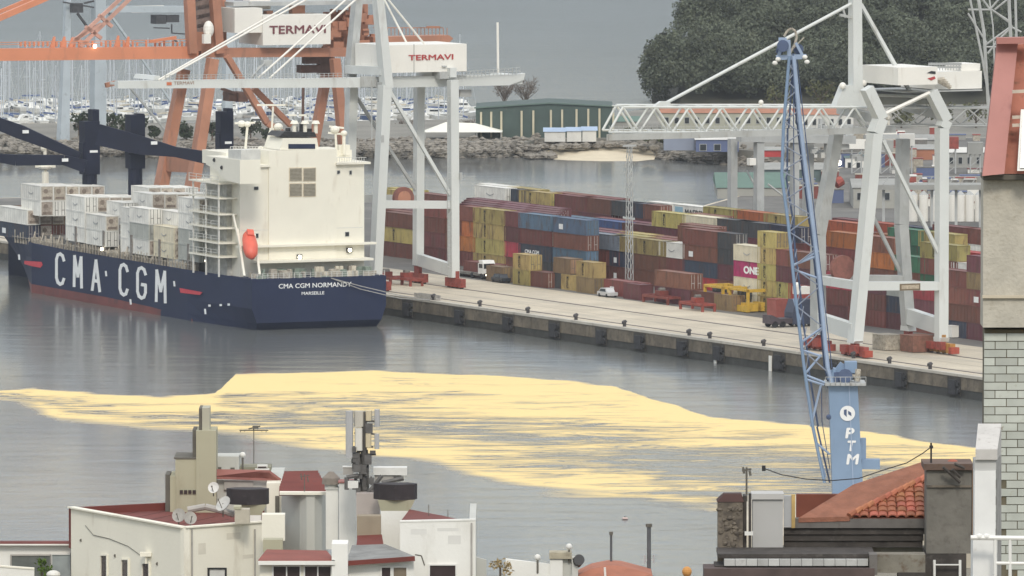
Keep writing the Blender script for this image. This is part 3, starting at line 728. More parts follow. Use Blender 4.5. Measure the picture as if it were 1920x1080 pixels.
# ship's own deck cranes
def tube_px(m, x, y, x2, y2, Y, w_, h_=None):
    m.beam(H(P(x, y, Y)), H(P(x2, y2, Y)), w_, h_); return m
def Yat(x, v): q = PV(x, 400, v); return L(q[0], q[1])[1]
YT = [Yat(168, VC+1), Yat(253, VC+1), Yat(421, VC+1)]
for (x0, x1, yt, yb), Y, hd in (((153,183,240,372), YT[0], (158,183,205)), ((239,268,228,372), YT[1], (243,268,213)), ((408,434,222,300), YT[2], (420,437,203))):
    a, b = H(P(x0, yb, Y)), H(P(x1, yt, Y)); cxv = ((a[0]+b[0])/2, (a[1]+b[1])/2)
    r = (x1-x0)/FPX*Y/2
    pd = ship.part('crane_pedestal', M().tube((cxv[0],cxv[1],ZD), (cxv[0],cxv[1],b[2]-8), r*.93, 14), navyd)
    m = M().box((cxv[0]-r, cxv[1]-r, b[2]-8), (cxv[0]+r, cxv[1]+r, b[2]+1.2))
    t_ = H(P(hd[1]-6, hd[2], Y)); m.box((cxv[0]+r*.1, cxv[1]-r*.8, b[2]), (cxv[0]+r, cxv[1]+r*.8, t_[2]))
    m.box((cxv[0]-r*1.25, cxv[1]-r*.9, b[2]-5.5), (cxv[0]-r, cxv[1]+r*.5, b[2]-2.5))
    ship.part('crane_tower', m, navyd)
    ship.part('tower_stripe', M().box((cxv[0]-r*.35, cxv[1]-r-.04, b[2]-4.2), (cxv[0]+r*.7, cxv[1]-r-.0, b[2]-3.8)), lett)
for pts, Y in ((((-30,222,2.0),(40,248,2.4),(150,293,1.3)), YT[0]-2), (((-20,294,1.2),(30,300,1.9),(120,300,1.7),(160,312,2.2)), YT[0]-4), (((183,252,3.6),(262,272,3.2),(330,285,1.7),(395,297,2.2)), YT[1]-3)):
    m = M()
    for (x, y, q), (x2, y2, q2) in zip(pts, pts[1:]): m.taper(H(P(x,y,Y)), H(P(x2,y2,Y)), 1.2, q, 1.2, q2)
    ship.part('crane_jib', m, navyd)
for x, y, Y in ((48,247,YT[0]-3),(122,300,YT[0]-5),(289,268,YT[1]-4)):
    p = H(P(x, y, Y)); ship.part('jib_marking', M().bc(p, (1.1,.2,.55)), lett)
Yf = Yat(85, VC)
fm = M().tube(H(P(85,400,Yf)), H(P(85,322,Yf)), .75, 8, .6).tube(H(P(85,322,Yf)), H(P(84,268,Yf)), .3, 6)
fm.ball(H(P(84,313,Yf)), 1.2, 10, 6, .5).ball(H(P(82,277,Yf)), .6, 8, 5, 1.2).beam(H(P(66,312,Yf)), H(P(104,312,Yf)), .5, .4).bc(H(P(85,302,Yf)), (.9,.9,1.2))
ship.part('foremast', fm, swh)
# monkey island masts, radars, domes
YM = L(VC, UA+8)[1]
for pts, r in ((((460,280),(464,236)), .22), (((510,270),(510,240)), .45), (((510,240),(512,200)), .18), (((645,290),(645,250)), .3), (((631,290),(629,245)), .2)):
    ship.part('mast', M().tube(H(P(*pts[0], YM)), H(P(*pts[1], YM)), r, 6), swh)
ship.part('mast_foot', M().taper(H(P(505,283,YM)), H(P(510,245,YM)), 1.6, 1.6, .7, .7), swh)
for x, y, r in ((453,232,.7),(464,233,.6),(522,238,.8),(628,243,.8),(645,250,.6),(489,278,.5)): ship.part('radar_dome', M().ball(H(P(x,y,YM)), r, 9, 6, .8), swh)
for a, b in (((440,231),(478,230)),((617,237),(645,240)),((615,249),(648,252)),((482,197),(535,197)),((540,216),(556,216)),((560,216),(575,216))): ship.part('radar_scanner', M().beam(H(P(*a,YM)), H(P(*b,YM)), .25, .3), swh)
mm = M().box(H(P(636,292,YM)), tuple(map(sum, zip(H(P(660,272,YM)), (0,2,0)))))
ship.part('wing_locker', mm, swh)
mr_ = M()
for i in range(14):
    x = 432+i*5.2; mr_.tube(H(P(x,284,YM-3)), H(P(x,275,YM-3)), .05, 4)
mr_.beam(H(P(432,275,YM-3)), H(P(505,275,YM-3)), .07)
for i in range(12):
    x = 632+i*4.6; mr_.tube(H(P(x,304,YM-6)), H(P(x,295,YM-6)), .05, 4)
mr_.beam(H(P(632,295,YM-6)), H(P(687,295,YM-6)), .07)
ship.part('monkey_island_rail', mr_, swh2)
ship.part('signal_lamp', M().ball(H(P(446,288,YM-5)), .45, 8, 5), lamp)
pp = [PU(x, y, -2.2) for x, y in ((602,519),(655,534),(690,539),(735,548),(770,556),(800,560))]
for dz in (0, .5):
    m = M(); 
    pts = [H(P(600,518,1500)), H(P(660,533+dz*6,1500)), H(P(735,546+dz*8,1498))]
    q = GH(806,562+dz*2, 3.7)
    pts = [(VC+2, -2.2, ZD+.1), (VC+7, -2.6, ZD-1.3-dz), (VS+.5, -5, 5.2-dz)] + [q]
    for a, b in zip(pts, pts[1:]): m.tube(a, b, .07, 5)
    solo('mooring_rope', m, mat('rope_grey', (0.36,0.35,0.33), .9, .2, 2), ['upper grey mooring rope from the ship stern to the quay bollard','lower grey mooring rope from the ship stern to the quay bollard'][int(dz*2)], 'rope', o=pts[0], fr='h')

# ================================================================ CONTAINERS
CC = dict(b=(0.17,0.058,0.042), m=(0.125,0.038,0.045), y=(0.35,0.28,0.10), n=(0.032,0.042,0.072), l=(0.10,0.165,0.25), g=(0.17,0.20,0.24), w=(0.70,0.69,0.64),
          o=(0.36,0.10,0.035), p=(0.38,0.025,0.12), r=(0.32,0.035,0.04), e=(0.04,0.14,0.08), k=(0.05,0.055,0.06), c=(0.62,0.57,0.43), a=(0.36,0.37,0.34), B=(0.05,0.09,0.20), t=(0.23,0.15,0.08))
CNAME = dict(b='rust brown', m='dark maroon', y='mustard yellow', n='dark navy', l='light blue', g='slate grey', w='white', o='orange', p='magenta', r='red', e='green', k='charcoal', c='cream', a='pale grey', B='royal blue', t='tan brown')
cmesh = {}
def cmat(c):
    return mat('container_'+CNAME[c].replace(' ', '_'), CC[c], 0.6, 0.16, 0.5, dirt=0.5 if c not in 'wca' else 0.15, dirtcol=(0.09,0.05,0.035) if c not in 'wca' else (.35,.28,.2), rnd=0.28 if c not in 'wca' else .08, streak=1)
frm = mat('door_gear', (0.10,0.095,0.09), 0.6, 0.3, 2)
gearl = mat('door_gear_light', (0.42,0.40,0.37), 0.6, 0.3, 2)
def cbody(c, ln, h_=2.59, w_=2.44):
    k = ('body', c, round(ln, 2))
    if k in cmesh: return cmesh[k]
    m = M(); x = w_/2; i = .07
    m.box((-x+i, i, .14), (x-i, ln-i, h_-.06))
    for yy in (0, ln-.16):
        for xx in (-x, x-.16): m.box((xx, yy, 0), (xx+.16, yy+.16, h_))
    for xx in (-x, x-.1):
        m.box((xx, .16, 0), (xx+.1, ln-.16, .16)); m.box((xx, .16, h_-.1), (xx+.1, ln-.16, h_))
    for yy in (0, ln-.1):
        m.box((-x+.16, yy, 0), (x-.16, yy+.1, .16)); m.box((-x+.16, yy, h_-.12), (x-.16, yy+.1, h_))
    n_ = max(2, int(ln/1.02))
    for q in range(n_):
        yy = .16+(ln-.32)*(q+.25)/n_; m.box((-x+.035, yy, .16), (-x+i, yy+.5*(ln-.32)/n_, h_-.1))
    cmesh[k] = mesh_of('container_body', m, (0,0,0), cmat(c)); return cmesh[k]
def cdoor(c):
    k = ('door', c)
    if k in cmesh: return cmesh[k]
    m = M()
    for a, b in ((-1.04,-.03),(.03,1.04)): m.box((a, .01, .18), (b, .07, 2.44))
    cmesh[k] = mesh_of('door', m, (0,0,0), cmat(c)); return cmesh[k]
def cbars(light):
    k = ('bars', light)
    if k in cmesh: return cmesh[k]
    m = M()
    for a in (-.85,-.35,.35,.85): m.box((a-.035, -.03, .12), (a+.035, .01, 2.5)); 
    for a in (-.6,.6): m.box((a-.3, -.03, 1.0), (a+.3, .0, 1.08))
    cmesh[k] = mesh_of('lock_bar', m, (0,0,0), gearl if light else frm); return cmesh[k]
def creefer():
    k = 'reef'
    if k in cmesh: return cmesh[k]
    m = M().box((-1.0,-.03,.15), (1.0,.07,2.45)); cmesh[k] = mesh_of('cooling_unit', m, (0,0,0), mat('reefer_unit', (0.46,0.40,0.33), .7, .3, 1.5, dirt=.5, dirtcol=(.12,.08,.06), rnd=.2)); return cmesh[k]
def creefer2():
    k = 'reef2'
    if k in cmesh: return cmesh[k]
    m = M().tube((-.25,-.07,1.7), (-.25,-.03,1.7), .42, 10).box((-.8,-.06,.35),(.8,-.03,.75)); cmesh[k] = mesh_of('fan_grille', m, (0,0,0), mat('reefer_dark', (0.22,0.175,0.14), .7, .3, 1.5)); return cmesh[k]
def clogo(kind, ln):
    k = ('logo', kind, round(ln,1))
    if k in cmesh: return cmesh[k]
    x = -1.22-.01; m = M(); mt_ = blk
    if kind == 'bar':
        for i, ch in enumerate('MSC'):
            m.text(ch, (x, ln*.66, 1.72-i*.68), (0,-1,0), (0,0,1), .85, bold=.02, depth=.02)
    elif kind == 'one':
        m.text('ONE', (x, ln*.62, .7), (0,-1,0), (0,0,1), 1.6, bold=.05, depth=.02, sx=1.5); mt_ = lett
    elif kind == 'smile':
        n_ = 8
        for i in range(n_):
            a_, b_ = [(ln*.62-ln*.24*t_, 1.35-.32*math.sin(math.pi*t_)) for t_ in (i/n_, (i+1)/n_)]
            m.beam((x,a_[0],a_[1]), (x,b_[0],b_[1]), .03, .13)
        mt_ = mat('mark_mid_grey', (0.30,0.31,0.32), .6, .2, 2)
    elif kind == 'maersk':
        m.text('MAERSK', (x, ln*.76, .85), (0,-1,0), (0,0,1), 1.5, bold=.01, depth=.02, sx=1.35)
    elif kind == 'maerskbox':
        m.box((x-.02, ln*.80, .5), (x, ln*.96, 2.2)); mt_ = mat('mark_pale_blue', (0.28,0.45,0.55), .6, .1, 2)
    elif kind == 'plate':
        m.box((x-.015, ln*.70, .6), (x, ln*.82, 1.5)); mt_ = lett
    elif kind == 'cm':
        m.text('CMA CGM', (x, ln*.8, 1.0), (0,-1,0), (0,0,1), .95, bold=.03, depth=.02, sx=1.2); mt_ = lett
    cmesh[k] = mesh_of('side_marking', m, (0,0,0), mt_); return cmesh[k]
CLIST = []
def container(*a, **k): CLIST.append((a, k, (O, TH)))
def make_container(c, v, u, z, ln, label, group, end='door', logo=None, rot=0.0):
    """v = water side face, u = near end"""
    e = bpy.data.objects.new('shipping_container', None); C.objects.link(e)
    e.location = L(v+1.22, u, z); e.rotation_euler = (0, 0, TH+rot)
    e['label'] = label; e['category'] = 'container'; e['group'] = group
    def ch(nm, me, par=e, y=0.0):
        o_ = bpy.data.objects.new(nm, me); C.objects.link(o_); o_.parent = par; o_.location = (0, y, 0); return o_
    ch('container_body', cbody(c, ln))
    if end == 'door':
        d_ = ch('door', cdoor(c)); ch('lock_bar', cbars(c in 'mnkbB'), d_)
    elif end == 'reefer':
        d_ = ch('cooling_unit', creefer()); ch('fan_grille', creefer2(), d_)
    for lg in (logo or ()): ch('side_marking', clogo(lg, ln))
    return e
ORD = ['zeroth','first','second','third','fourth','fifth','sixth','seventh','eighth','ninth','tenth','eleventh','twelfth','thirteenth','fourteenth','fifteenth','sixteenth','seventeenth','eighteenth','nineteenth','twentieth','twenty-first','twenty-second','twenty-third']
LEVEL = ['ground level','second level','third level','fourth level','fifth level','sixth level']
def yard_row(v, rowname, stacks, hh=2.62, jv=0.0):
    v_0 = v
    for i, (x0, l_, cols) in enumerate(stacks):
        ln = {4: 12.19, 2: 6.06, 3: 9.0}.get(l_, l_); uf = u_of(x0, v); u0 = uf-ln
        v = v_0+random.uniform(-jv, jv*.4)
        for k, c in enumerate(cols):
            lg = None; rr = random.random()
            if c == 'y': lg = ('bar',)
            elif c == 'p': lg = ('one',)
            elif c in 'wc' and rr < .6: lg = ('smile',)
            elif c in 'lbnkm' and rr < .09: lg = ('plate',)
            elif c in 'nB' and rr < .5: lg = ('cm',)
            jit = random.uniform(-.08, .08)
            container(c, v+random.uniform(-.05,.05), u0+jit, 3.5+k*hh, ln, '%s container on %s, %s stack from the left, %s' % (CNAME[c], LEVEL[k], ORD[i+1], rowname), 'containers stacked in the yard', 'door' if rr < .8 else 'none', lg)
use(QUAY)
yard_row(31.6, 'foremost low row', [(864,4,'b'),(930,2,'t'),(962,2,'yy'),(992,2,'b'),(1024,2,'kt'),(1054,2,'y'),(1088,2,'ty'),(1120,4,'b'),(1184,2,'m'),(1214,4,'mb'),(1279,4,'b'),(1342,2,'t')], jv=1.6)
yard_row(43.4, 'second row', [(717,4,'byb'),(776,4,'bmbb'),(835,2,'bbb'),(861,2,'boob'),(887,4,'yyyy'),(945,2,'brmm'),(972,4,'knbl'),(1037,4,'blbl')])
yard_row(48.3, 'third row', [(1098,4,'bbg'),(1142,3,'bny'),(1185,4,'bby'),(1235,3,'mbw'),(1280,4,'rnbb'),(1345,2,'bmkk')])
yard_row(36.0, 'right hand quay row', [(1375,3,'ccpc'),(1420,2,'yyyyy'),(1448,2,'bymb'),(1477,4,'mrmb'),(1535,4,'mbr'),(1590,4,'bbm'),(1645,4,'mna'),(1700,4,'bmr'),(1757,4,'nbbb'),(1812,4,'mbbtm')])
for j, v in enumerate((46.3, 49.1, 51.9, 54.7)):
    yard_row(v, ['left block inner row one','left block inner row two','left block inner row three','left block back row'][j], [(721+j*2,4,random.choice(['bby','bbb','ybb'])),(778+j*2,4,'bbk'),(862+j*4,4,'bbym'),(919+j*4,4,'bybm'),(976+j*4,4,'bkmm')])
for j, v in enumerate((51.2, 54.1)):
    yard_row(v, ['middle block inner row','middle block back row'][j], [(1098+j*4,4,'bbm'),(1155+j*4,4,'bmy'),(1212+j*4,4,'bbb'),(1270+j*4,4,'bkmb')])
yard_row(66.0, 'fourth row behind', [(1050,4,'bbl'),(1108,4,'bmB'),(1166,4,'bmm'),(1222,4,'kbmy'),(1280,4,'bbac'),(1338,4,'bbbk'),(1375,4,'bbmk'),(1434,4,'bbmn'),(1492,4,'bmb'),(1550,4,'bbbo'),(1608,4,'mbob'),(1665,4,'bbe'),(1725,4,'beby'),(1783,4,'mbw')])
yard_row(68.8, 'fifth row', [(1110,4,'mbm'),(1166,4,'bbm'),(1216,2,'bby'),(1238,2,'bmr'),(1260,2,'bbw'),(1290,4,'bbmb')])
yard_row(74.0, 'left back row', [(722,4,'bby'),(780,4,'byb'),(890,4,'bbbw'),(957,2,'bbbn'),(973,4,'bbby'),(1040,4,'bbbb'),(1085,4,'bbmb'),(1143,3,'bbkk'),(1178,2,'bbbn'),(1206,2,'bbbb')])
yard_row(76.8, 'left rearmost row', [(726,4,'bby'),(895,4,'bbbw'),(950,4,'bbby'),(1040,4,'bbbb'),(1098,4,'bbmb')])
yard_row(80.0, 'sixth row', [(1195,4,'bby'),(1240,2,'bbm'),(1270,2,'bbw'),(1297,4,'bbb'),(1318,4,'bbyy'),(1374,4,'bkbo'),(1432,4,'bbyy'),(1492,4,'bbm'),(1548,4,'bboo'),(1606,4,'bbb'),(1664,4,'bnee'),(1722,4,'byey'),(1780,4,'bmr')])
yard_row(90.5, 'seventh row', [(1400,4,'bby'),(1458,4,'bby'),(1516,4,'bbo'),(1574,4,'bbm'),(1632,4,'bbo'),(1690,4,'bbo'),(1748,4,'bbyb'),(1806,4,'bbwb')])
yard_row(105.0, 'eighth row', [(1560,4,'bbm'),(1618,4,'bmo'),(1676,4,'bbn'),(1735,4,'bbk'),(1793,4,'bmb')])
yard_row(86.0, 'row under the white logo container', [(1130,4,'bbk'),(1190,4,'bbm')])
# big white logo containers across the back
for i, (x, v, tiers) in enumerate(((1262, 95.0, 3),)):
    uf = u_of(x, v)
    for k in range(tiers):
        container('w', v, uf-18.2, 3.5+k*2.9+.0, 18.2 if False else 18.2, 'white container lettered in black at the back of the yard, level %s' % ['one','two','three'][k], 'containers stacked in the yard', 'none', ('maersk','maerskbox') if k == tiers-1 else None)
    for k in range(3):
        container('w', v-.4, uf+.6, 3.5+k*2.9, 8.5, 'short white container beside the lettered white one, level %s' % ['one','two','three'][k], 'containers stacked in the yard', 'none', ('smile',) if k == 2 else None)
# reefers on the ship: side face by pixels
def ship_stack(tag_, v, x0, x1, ybot, cols, ntop=1, end='reefer', logos=None, hh=2.6):
    p0 = PV(x0, ybot, v); p1 = PV(x1, ybot, v); ln = p0[1]-p1[1]
    for k, c in enumerate(cols):
        container(c, v, p1[1], p0[2]+k*hh, ln, '%s container on %s of the %s' % (CNAME[c], LEVEL[k].replace('ground','bottom'), tag_), 'containers on the ship deck', (end if random.random() < (.75 if k == len(cols)-1 else .35) else 'door'), (logos or {}).get(k, ('smile',) if c in 'wc' else None))
use(SHIPF)
VV = VP+.4
ship_stack('port stack nearest the bow', VV, -6, 51, 441, 'nw', logos={0: ('plate',), 1: None})
for j in range(3): ship_stack('%s column inboard of the bow stack' % ORD[j+1], VV+2.5*(j+1), -6+j*23+23, 51+j*23+23, 441, ['bt','bt','nn'][j], logos={0: None, 1: None}, end=['reefer','reefer','door'][j])
for j in range(5): ship_stack('%s column of the far block by the foremast' % ORD[j+1], VV+2.5*j+1, 40+j*24, 76+j*24, 400, 'ww', logos={0: None})
ship_stack('tall port stack beside the foremast block', VV, 123, 159, 450, 'www')
for j in range(4): ship_stack('%s inboard column behind the tall port stack' % ORD[j+1], VV+2.5*(j+1), 123+(j+1)*23, 159+(j+1)*23, 450, ['wt','ww','ww','ww'][j] + 'w')
ship_stack('two high port stack amidships', VV, 161, 198, 457, 'ww')
ship_stack('tan ended column amidships', VV+2.5, 184, 221, 457, 'ta')
ship_stack('slim port stack', VV+1.2, 226, 262, 474, 'www')
for j in range(5): ship_stack('%s column aft of the slim stack' % ORD[j+1], VV+2.5*(j+2), 249+j*23, 285+j*23, 474, ['wcww','wwww','wwww','wwww','wwww'][j])
ship_stack('grey topped port stack', VV, 243, 279, 474, 'waw')
ship_stack('low cream port stack', VV, 288, 326, 480, 'cc')
for j in range(1): ship_stack('column behind the low cream stack', VV+2.5, 299, 333, 480, 'aww')
ship_stack('aftermost tall port stack', VV, 334, 373, 486, 'aaww')
for j in range(5): ship_stack('%s inboard column of the aftermost block' % ORD[j+1], VV+2.5*(j+1), 334+(j+1)*23, 372+(j+1)*23, 486, 'wwww' if j else 'waww', end='door')
for j in range(6): ship_stack('%s column of the block ahead of the tower' % ORD[j+1], VV+2.5*(j+1), 200+j*23, 232+j*23, 462, 'wwww' if j > 1 else 'www')

def build_containers():
    """only the boxes that can be seen from about the photograph's viewpoint are built; the 300 largest as things"""
    from mathutils.bvhtree import BVHTree
    V = []; F = []; own = []
    for i, (a, k, fr) in enumerate(CLIST):
        use(fr); c, v, u, z, ln = a[:5]; m = M().box((v, u, z), (v+2.44, u+ln, z+2.59)); n = len(V)
        V += [L(p[0], p[1], p[2]) for p in m.v]; F += [tuple(q+n for q in f) for f in m.f]; own += [i]*6
    bv = BVHTree.FromPolygons(V, F); score = {}
    for i, (a, k, fr) in enumerate(CLIST):
        use(fr); c, v, u, z, ln = a[:5]; pts = []
        for s in (.1, .3, .5, .7, .9):
            for t_ in (.15, .5, .85):
                pts.append((v-.03, u+ln*s, z+2.59*t_)); pts.append((v+2.44*t_, u+ln*s, z+2.62))
                if s in (.1, .5, .9): pts.append((v+2.44*s, u-.03, z+2.59*t_))
        n = 0
        for ci, cx in enumerate((0, -45, 45)):
            cp = Vector((cx, 0, CAM_H))
            for p in pts:
                w_ = Vector(L(*p)); d = cp-w_; 
                if ci == 0:
                    sp = S(*w_)
                    if not (-12 < sp[0] < 1850): continue
                if bv.ray_cast(w_, d.normalized())[0] is None: n += (20 if ci == 0 else 1)
        score[i] = n
    seen = sorted([i for i in score if score[i] >= 20], key=lambda i: -score[i])
    hid = [i for i in score if 0 < score[i] < 20]
    for i in sorted(seen[:292]): use(CLIST[i][2]); make_container(*CLIST[i][0], **CLIST[i][1])
    use(QUAY)
    rest = seen[292:]+hid
    m = M(); cols = []; fc = []
    rest = [i for i in rest if CLIST[i][2][1] == QUAY[1]]
    for i in rest:
        c, v, u, z, ln = CLIST[i][0][:5]
        if c not in cols: cols.append(c)
        m.box((v+.03, u+.03, z+.05), (v+2.41, u+ln-.03, z+2.56)); fc += [cols.index(c)]*6
        for a_, b_ in ((v, v+.16), (v+2.28, v+2.44)):
            for d_, e_ in ((u, u+.16), (u+ln-.16, u+ln)): m.box((a_, d_, z), (b_, e_, z+2.59)); fc += [cols.index(c)]*6
    if rest:
        ob = solo('far_containers', m, None, 'remaining containers glimpsed between the nearer stacks of the yard', None, kind='stuff', o=(0,0,0), fr='h')
        for c in cols: ob.data.materials.append(cmat(c))
        ob.data.polygons.foreach_set('material_index', fc)
    print('containers', len(CLIST), 'seen', len(seen), 'rest', len(rest))
build_containers()
use(QUAY)
# ================================================================ QUAY CRANES
cw = mat('crane_white', (0.60,0.62,0.60), 0.5, 0.06, 0.15, dirt=0.22, dirtcol=(0.36,0.34,0.30), streak=1)
cwd = mat('crane_grey', (0.40,0.41,0.40), 0.6, 0.15, 0.4, dirt=0.35, dirtcol=(0.25,0.23,0.20), streak=1)
house_w = mat('machine_house_white', (0.78,0.76,0.70), 0.5, 0.04, 0.3, dirt=0.15, dirtcol=(0.5,0.45,0.38), streak=1)
oran = mat('crane_orange', (0.62,0.235,0.125), 0.55, 0.10, 0.2, dirt=0.25, dirtcol=(0.36,0.16,0.10), streak=1)
oleg = mat('crane_leg_orange', (0.44,0.205,0.125), 0.6, 0.15, 0.3, dirt=0.35, dirtcol=(0.22,0.12,0.085), streak=1)
obrn = mat('crane_faded_orange', (0.40,0.185,0.115), 0.65, 0.18, 0.3, dirt=0.4, dirtcol=(0.17,0.10,0.075), streak=1)
bogm = mat('bogie_red', (0.27,0.055,0.04), 0.65, 0.3, 1.2, dirt=.4, dirtcol=(.07,.04,.035))
bgr = mat('crane_blue_grey', (0.43,0.48,0.51), 0.6, 0.1, 0.3, dirt=0.3, dirtcol=(0.22,0.24,0.25))
redl = mat('lettering_red', (0.42,0.05,0.05), 0.5, 0.1, 1)
def bU(T, nm, u, a, b, w_, h_=None, m_=None, n=None):
    return T.part(nm, M().beam(PU(*a, u), PU(*b, u), w_, h_ or w_, up=(0,1,0)), m_)
def tU(T, nm, u, a, b, r, m_): return T.part(nm, M().tube(PU(*a, u), PU(*b, u), r, 6), m_)
def bV(T, nm, v, a, b, w_, h_=None, m_=None): return T.part(nm, M().beam(PV(*a, v), PV(*b, v), w_, h_ or w_, up=(1,0,0)), m_)
def rowrail(T, u, a, b, m_, n=20, h_=1.1):
    A_, B_ = Vector(PU(*a, u)), Vector(PU(*b, u)); r = M()
    for i in range(n+1):
        p = A_.lerp(B_, i/n); r.box((p.x-.04, p.y-.04, p.z), (p.x+.04, p.y+.04, p.z+h_))
    for k in (.5, 1.0): r.beam(A_+Vector((0,0,h_*k)), B_+Vector((0,0,h_*k)), .07)
    T.part('handrail', r, m_)
def bogie(T, v, u, n=4, mt_=None, ln=6.0):
    mt_ = mt_ or bogm
    T.part('bogie_frame', M().box((v-.45, u-ln/2, 4.3), (v+.45, u+ln/2, 5.2)).box((v-.35, u-.8, 5.2), (v+.35, u+.8, 6.4)), mt_)
    for i in range(n):
        uu = u-ln/2+.7+i*(ln-1.4)/(n-1)
        b_ = T.part('bogie', M().box((v-.5, uu-.6, 3.75), (v+.5, uu+.6, 4.4)), mt_)
        T.part('wheel', M().tube((v-.28, uu, 3.92), (v+.28, uu, 3.92), .36, 10), rub, parent=b_)
# ---- white crane over the ship
use((L(17.0-33.5, 11.0-52.0), QUAY[1]))
UN, UF, VWs, VLs = 52.0, 66.0, 19.6, 33.5
k1 = Thing('quay_crane', 'tall white quay crane with lettered machine house standing astern of the navy ship', 'crane', (27,59,3.5), 'h')
yb = {}
def zx(px, py, u): return PU(px, py, u)
k1.part('leg', M().taper(PU(704,520,UN), PU(722,160,UN), 1.5, 2.0, 1.6, 2.1), cw)
k1.part('mast', M().taper(PU(725,165,UN), PU(702,-70,UN), 1.5, 2.2, 1.3, 1.8), cw)
k1.part('leg', M().taper(PU(649,500,UF), PU(660,150,UF), 1.5, 1.8, 1.5, 1.9), cw)
k1.part('mast', M().taper(PU(656,150,UF), PU(676,-70,UF), 1.4, 2.2, 1.2, 1.7), cwd)
k1.part('leg', M().taper(PU(851,520,UN), PU(849,150,UN), 1.4, 1.5, 1.5, 1.5), cw)
k1.part('leg', M().taper(PU(784,497,UF), PU(786,160,UF), 1.4, 1.5, 1.4, 1.5), cw)
um = 59.0
def boxU(T, nm, x0, y0, x1, y1, u0, u1, m_, parent=None, label=None):
    a, b = PU(x0, y1, u0), PU(x1, y0, u0)
    return T.part(nm, M().box((a[0], u0, a[2]), (b[0], u1, b[2])), m_, parent=parent, label=label)
bo = M()
for u_ in (54.6, 62.2):
    p0, p1, q0, q1 = PU(221,166,u_), PU(221,152,u_), PU(700,164,u_), PU(700,145,u_)
    bo.slab([p0, q0, q1, p1], (0, 1.3, 0))
for x in range(240, 700, 46): 
    p = PU(x, 150, 55); bo.box((p[0], 55.9, p[2]-1.0), (p[0]+.35, 62.2, p[2]-.6))
k1.part('boom', bo, cw)
gd = M()
for u_ in (54.6, 62.2):
    gd.slab([PU(704,165,u_), PU(955,160,u_), PU(982,150,u_), PU(985,137,u_), PU(975,139,u_), PU(704,145,u_)], (0, 1.3, 0))
gd.box(PU(960,158,55), tuple(map(sum, zip(PU(980,140,55), (0,8,0)))))
k1.part('girder', gd, cw)
k1.part('hinge', M().slab([PU(676,163,54.4), PU(706,163,54.4), PU(706,143,54.4), PU(676,143,54.4)], (0,-.1,0)), cwd)
k1.part('portal_beam', M().beam(PU(722,133,UN), PU(655,130,UF), 1.6, 1.4), cw)
k1.part('portal_beam', M().beam(PU(722,160,UN), PU(655,156,UF), 1.2, 1.0), cwd)
k1.part('portal_beam', M().beam(PU(850,136,UN), PU(786,134,UF), 1.2, 1.6), cw)
k1.part('portal_beam', M().beam(PU(703,383,UN), PU(851,384,UN), 1.0, 1.3), cw)
k1.part('portal_beam', M().beam(PU(651,372,UF), PU(785,373,UF), 1.0, 1.3), cwd)
k1.part('sill_beam', M().beam(PU(851,507,UN), PU(784,486,UF), 1.1, 2.0), cw)
k1.part('sill_beam', M().beam(PU(704,500,UN), PU(649,492,UF), 1.1, 2.0), cw)
bU(k1, 'brace', UN, (727,165), (848,372), .55, .6, cw); bU(k1, 'brace', UF, (664,175), (785,365), .5, .5, cwd)
tU(k1, 'cable_lead', UN, (697,262), (697,150), .12, cwd)
for (a, b, u_) in (((297,150),(580,-12),54.7),((303,150),(598,-14),62.5),((484,146),(650,-2),54.7),((505,147),(668,-2),62.5),((704,-30),(840,137),54.0),((690,-60),(770,95),62.5)):
    tU(k1, 'forestay', u_, a, b, .17, house_w)
p = PU(313,160,54.5); q = PU(322,154,54.5); k1.part('boom_emblem', M().box((p[0],54.5,p[2]), (q[0],54.6,q[2])), mat('emblem_orange', (0.55,0.15,0.06), .5, .1, 1))
p = PU(326,159,54.5); m = M().text('TERMAVI', (p[0],54.58,p[2]), (1,0,0), (0,0,1), .75, depth=.03, sx=1.25); k1.part('boom_lettering', m, mat('emblem_brown', (0.25,0.13,0.08), .5, .1, 1))
k1.part('stay_bracket', M().slab([PU(288,150,55), PU(304,150,55), PU(299,142,55), PU(292,142,55)], (0,8,0)), cw)
mh = boxU(k1, 'machine_house', 722, 82, 875, 137, 53.2, 64.5, house_w)
a, b = PU(766,108,53.1), PU(850,108,53.1)
m = M().text('TERMAVI', (0,0,0), (1,0,0), (0,0,1), 1.25, bold=.018, depth=.05); x1 = max(p[0] for p in m.v)
m.v = [(a[0]+p[0]*(b[0]-a[0])/x1, 53.12+p[1], a[2]-.45+p[2]) for p in m.v]; k1.part('lettering', m, redl, parent=mh)
k1.part('house_seam', M().box(PU(776,137,53.1), tuple(map(sum, zip(PU(777,83,53.1), (0,.15,0))))), cwd, parent=mh)
k1.part('hoist_frame', M().box(PU(825,148,52.6), tuple(map(sum, zip(PU(856,134,52.6), (0,3,0))))).box(PU(830,126,52.8), tuple(map(sum, zip(PU(838,123,52.8), (0,2,0))))), cwd)
rowrail(k1, 53.8, (860,146), (975,138), cwd, 16, 1.0); rowrail(k1, 54.3, (310,150), (650,146), cwd, 40, .8)
m = M().tube(PU(934,137,58), PU(933,42,58), .22, 6); k1.part('light_mast', m, house_w)
tr = M().box(PU(862,182,56), tuple(map(sum, zip(PU(884,168,56), (0,3,0))))).beam(PU(845,166,57), PU(862,178,57), .3)
k1.part('operator_cab', tr, cwd)
m = M()
for i in range(5): m.tube(PU(470+i*1, 146-i*0, 57+i), PU(497-i*3, 117+i*2, 57+i), .12, 5)
m.bc(PU(500,118,58), (1.6,1.2,1.0)); k1.part('sheave_block', m, cwd)
